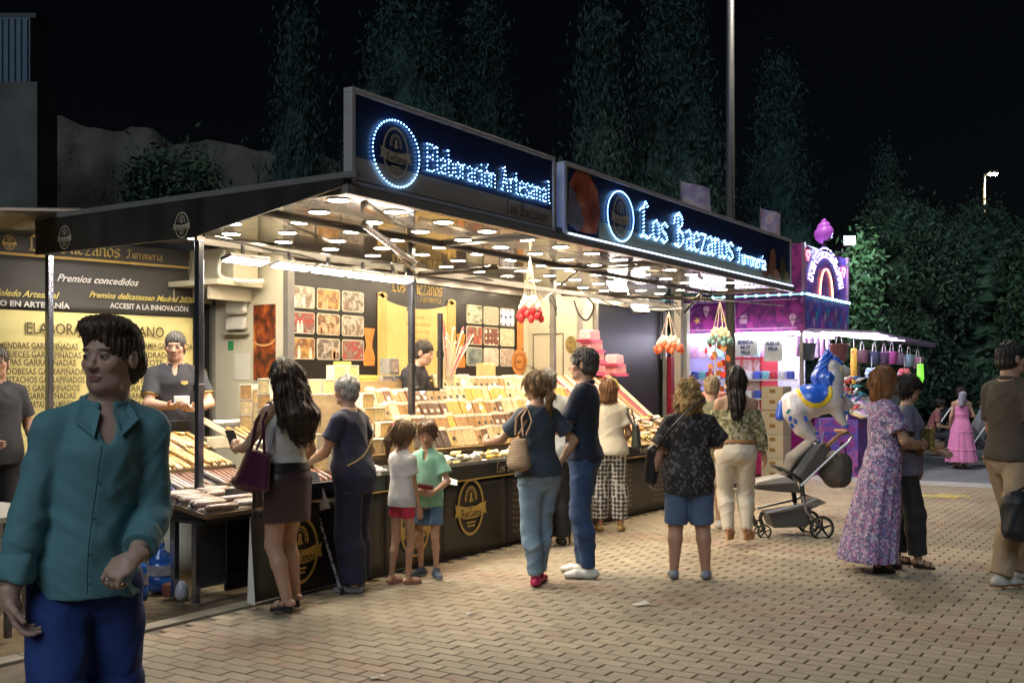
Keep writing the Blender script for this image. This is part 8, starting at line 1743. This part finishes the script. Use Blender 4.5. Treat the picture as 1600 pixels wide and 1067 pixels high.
# ------------------------------------------------------------------ pushchair
st_l = on_z(1190, 838); g0 = on_z(1273, 838); pc = empty('pushchair', on_z(1232, 836), math.atan2(RY, RX), 'grey pushchair with big spoked wheels and tan handle grip beside the white jeans woman', 'pushchair')
YP = pc.location.x*CU+pc.location.y*CV
def pp(x, y, d=0): return Vector(((x-1232)/F*YP, d, CAMZ+(595-y)/F*YP))
frm = mat('pushchair_frame', (.38, .37, .36), .3, metal=.7); fab = cl('pushchair_fabric', (.075, .068, .062)); tyre = mat('tyre_rubber', (.02, .02, .02), .7); rimm = mat('rim_grey', (.30, .27, .22), .4, metal=.3); tanl = mat('tan_grip', (.30, .14, .07), .5)
def wheel(x, y, r, d, nsp):
    c = pp(x, y, d); w_ = MB(); w_.tube([c+Vector((r*.90*math.cos(a), 0, r*.90*math.sin(a))) for a in np.linspace(0, 2*PI, 30, endpoint=False)], r*.10, 8, close=True); o = w_.build('wheel', tyre, pc, smooth=True)
    MB().tube([c+Vector((r*.78*math.cos(a), 0, r*.78*math.sin(a))) for a in np.linspace(0, 2*PI, 30, endpoint=False)], r*.05, 6, close=True).build('rim', rimm, o, smooth=True)
    for i in range(nsp):
        a = 2*PI*i/nsp+.3; n_ = Vector((-math.sin(a), 0, math.cos(a)))*r*.10; e = Vector((math.cos(a), 0, math.sin(a))); y_ = Vector((0, .006, 0)); MB().prism([c+e*r*.12-n_-y_, c+e*r*.78-n_*.5-y_, c+e*r*.78+n_*.5-y_, c+e*r*.12+n_-y_], (0, .012, 0)).build('spoke', tyre, o)
    MB().lathe([(r*.16, -.025), (r*.18, 0), (r*.16, .025)], 12, M=Matrix.Translation(c) @ Matrix.Rotation(PI/2, 4, 'X')).build('hub', tyre, o)
Z0 = pp(1275, 840).z
for d in (-.20, .26): wheel(1275, 820.5, .122, d, 5)
for d in (-.17, .14): wheel(1188, 826.5 if d < 0 else 825.5, .072, d, 5)
for d in (-.18, .24):
    MB().tube([pp(1275, 820, d*.92), pp(1253, 796, d*.9), pp(1247, 772, d*.9)], .018, 8).build('rear_leg', frm, pc)
    MB().tube([pp(1191, 798, d*.9), pp(1250, 784, d*.9), pp(1270, 776, d*.85)], .015, 8).build('side_rail', frm, pc)
    MB().tube([pp(1188, 824, d*.85), pp(1182, 806, d*.85), pp(1185, 797, d*.85)], .020, 8).build('front_fork', tyre, pc)
    MB().tube([pp(1250, 788, d*.8), pp(1247, 760, d*.8), pp(1246, 748, d*.8)], .024, 8).build('seat_post', tyre, pc)
    MB().tube([pp(1244, 756, d*.95), pp(1290, 712, d*.95), pp(1318, 688, d*.95)], .014, 8).build('handle_tube', frm, pc)
    MB().tube([pp(1318, 688, d*.95), pp(1323, 680, d*.95), pp(1316, 674, d*.93)], .014, 8).build('handle_bend', frm, pc)
MB().tube([pp(1316, 674, -.17), pp(1302, 678, -.19), pp(1288, 690, -.19), pp(1284, 696, -.17)], .017, 8).build('near_grip', tanl, pc, smooth=True); MB().tube([pp(1316, 674, -.17), pp(1318, 673, 0), pp(1316, 674, .22)], .018, 8).build('handle_bar', tanl, pc)
def slab(pts, d0, d1, m, nme, bev=.01): MB().prism([pp(x, y, d0) for x, y in pts], (0, d1-d0, 0)).build(nme, m, pc, bevel=bev)
slab([(1196, 800), (1262, 790), (1256, 820), (1204, 822)], -.14, .20, fab, 'basket'); slab([(1262, 792), (1285, 782), (1272, 776), (1256, 800)], -.15, .21, frm, 'basket_rim')
slab([(1174, 756), (1240, 752), (1246, 768), (1210, 766), (1174, 762)], -.14, .18, fab, 'seat_base'); slab([(1176, 752), (1200, 746), (1222, 742), (1240, 752), (1176, 757)], -.13, .17, mat('grey_fleece', (.42, .40, .38), .9, var=.3, bump=.004), 'seat_lining')
slab([(1238, 752), (1246, 750), (1282, 702), (1270, 690), (1258, 700), (1232, 740)], -.13, .17, mat('grey_panel', (.26, .25, .24), .8), 'backrest'); slab([(1246, 752), (1254, 746), (1292, 700), (1284, 688), (1274, 692), (1244, 740)], -.175, -.135, fab, 'side_wing'); slab([(1246, 752), (1254, 746), (1292, 700), (1284, 688), (1274, 692), (1244, 740)], .175, .21, fab, 'side_wing')
blob([('+', cone(pp(1238, 715, 0), pp(1262, 694, 0), .05, .045, side=(0, 1, 0), kx=3.2), .02), ('+', cone(pp(1226, 742, 0), pp(1238, 715, 0), .03, .05, side=(0, 1, 0), kx=3.2), .02)], cl('hood_grey', (.16, .15, .14)), 'folded_hood', pc)
MB().tube([pp(1246, 748, -.16), pp(1230, 738, -.17), pp(1216, 730, -.1), pp(1208, 728, .02), pp(1216, 730, .14), pp(1230, 738, .2), pp(1246, 748, .2)], .016, 8).build('bumper_bar', tyre, pc, smooth=True)
bk = empty('changing_bag', pc.location, pc.rotation_euler.z, 'taupe rucksack hanging from the pushchair handle', 'rucksack'); tau = cl('taupe', (.13, .105, .085), .7)
blob([('+', cone(pp(1306, 722, 0), pp(1304, 744, 0), .115, .12, side=(0, 1, 0), kx=1.15), .04), ('+', cone(pp(1292, 735, 0), pp(1318, 735, 0), .085, .085), .05)], tau, 'bag_body', bk, noise=cloth_noise(.006, 4)); blob([('+', cone(pp(1314, 722, -.03), pp(1312, 745, -.03), .10, .105), .04)], cl('dark_taupe', (.06, .055, .05)), 'front_pocket', bk)
cable([pp(1300, 712, -.1), pp(1306, 700, -.12), pp(1308, 690, -.15), pp(1316, 700, -.1), pp(1316, 714, -.1)], .008).build('hanging_strap', dark, bk)
# two far pushchairs beside the pink dress girl
for x, y, l, m_, sc in ((1462, 702, 'far pushchair with pale crossed legs left of the pink dress girl', cl('far_navy', (.03, .04, .06)), 1.0), (1528, 728, 'far grey pushchair right of the pink dress girl', cl('far_grey', (.16, .16, .17)), 1.15)):
    g_ = on_z(x, y); r_ = empty('pushchair', g_, math.atan2(RY, RX), l, 'pushchair'); k = sc
    for d in (-.2, .2):
        MB().tube([(-.35*k, d, .08), (.30*k, d, 1.0*k)], .014, 6).build('long_tube', frm, r_); MB().tube([(.30*k, d, .08), (-.15*k, d, .62*k)], .014, 6).build('cross_tube', frm, r_)
        for xx in (-.35*k, .30*k): MB().tube([(xx+.075*math.cos(a), d+.03, .085+.075*math.sin(a)) for a in np.linspace(0, 2*PI, 16, endpoint=False)], .016, 6, close=True).build('wheel', tyre, r_)
    MB().tube([(.30*k, -.2, 1.0*k), (.30*k, .2, 1.0*k)], .016, 6).build('handle_bar', dark, r_)
    MB().prism([(-.22*k, -.17, .45*k), (.02, -.17, .40*k), (.28*k, -.17, .92*k), (.14*k, -.17, .98*k), (-.08*k, -.17, .60*k)], (0, .34, 0)).build('seat', m_, r_, bevel=.02); MB().prism([(-.15, -.16, .14), (.22, -.16, .14), (.20, -.16, .30), (-.12, -.16, .28)], (0, .32, 0)).build('basket', m_, r_, bevel=.02)
finish()
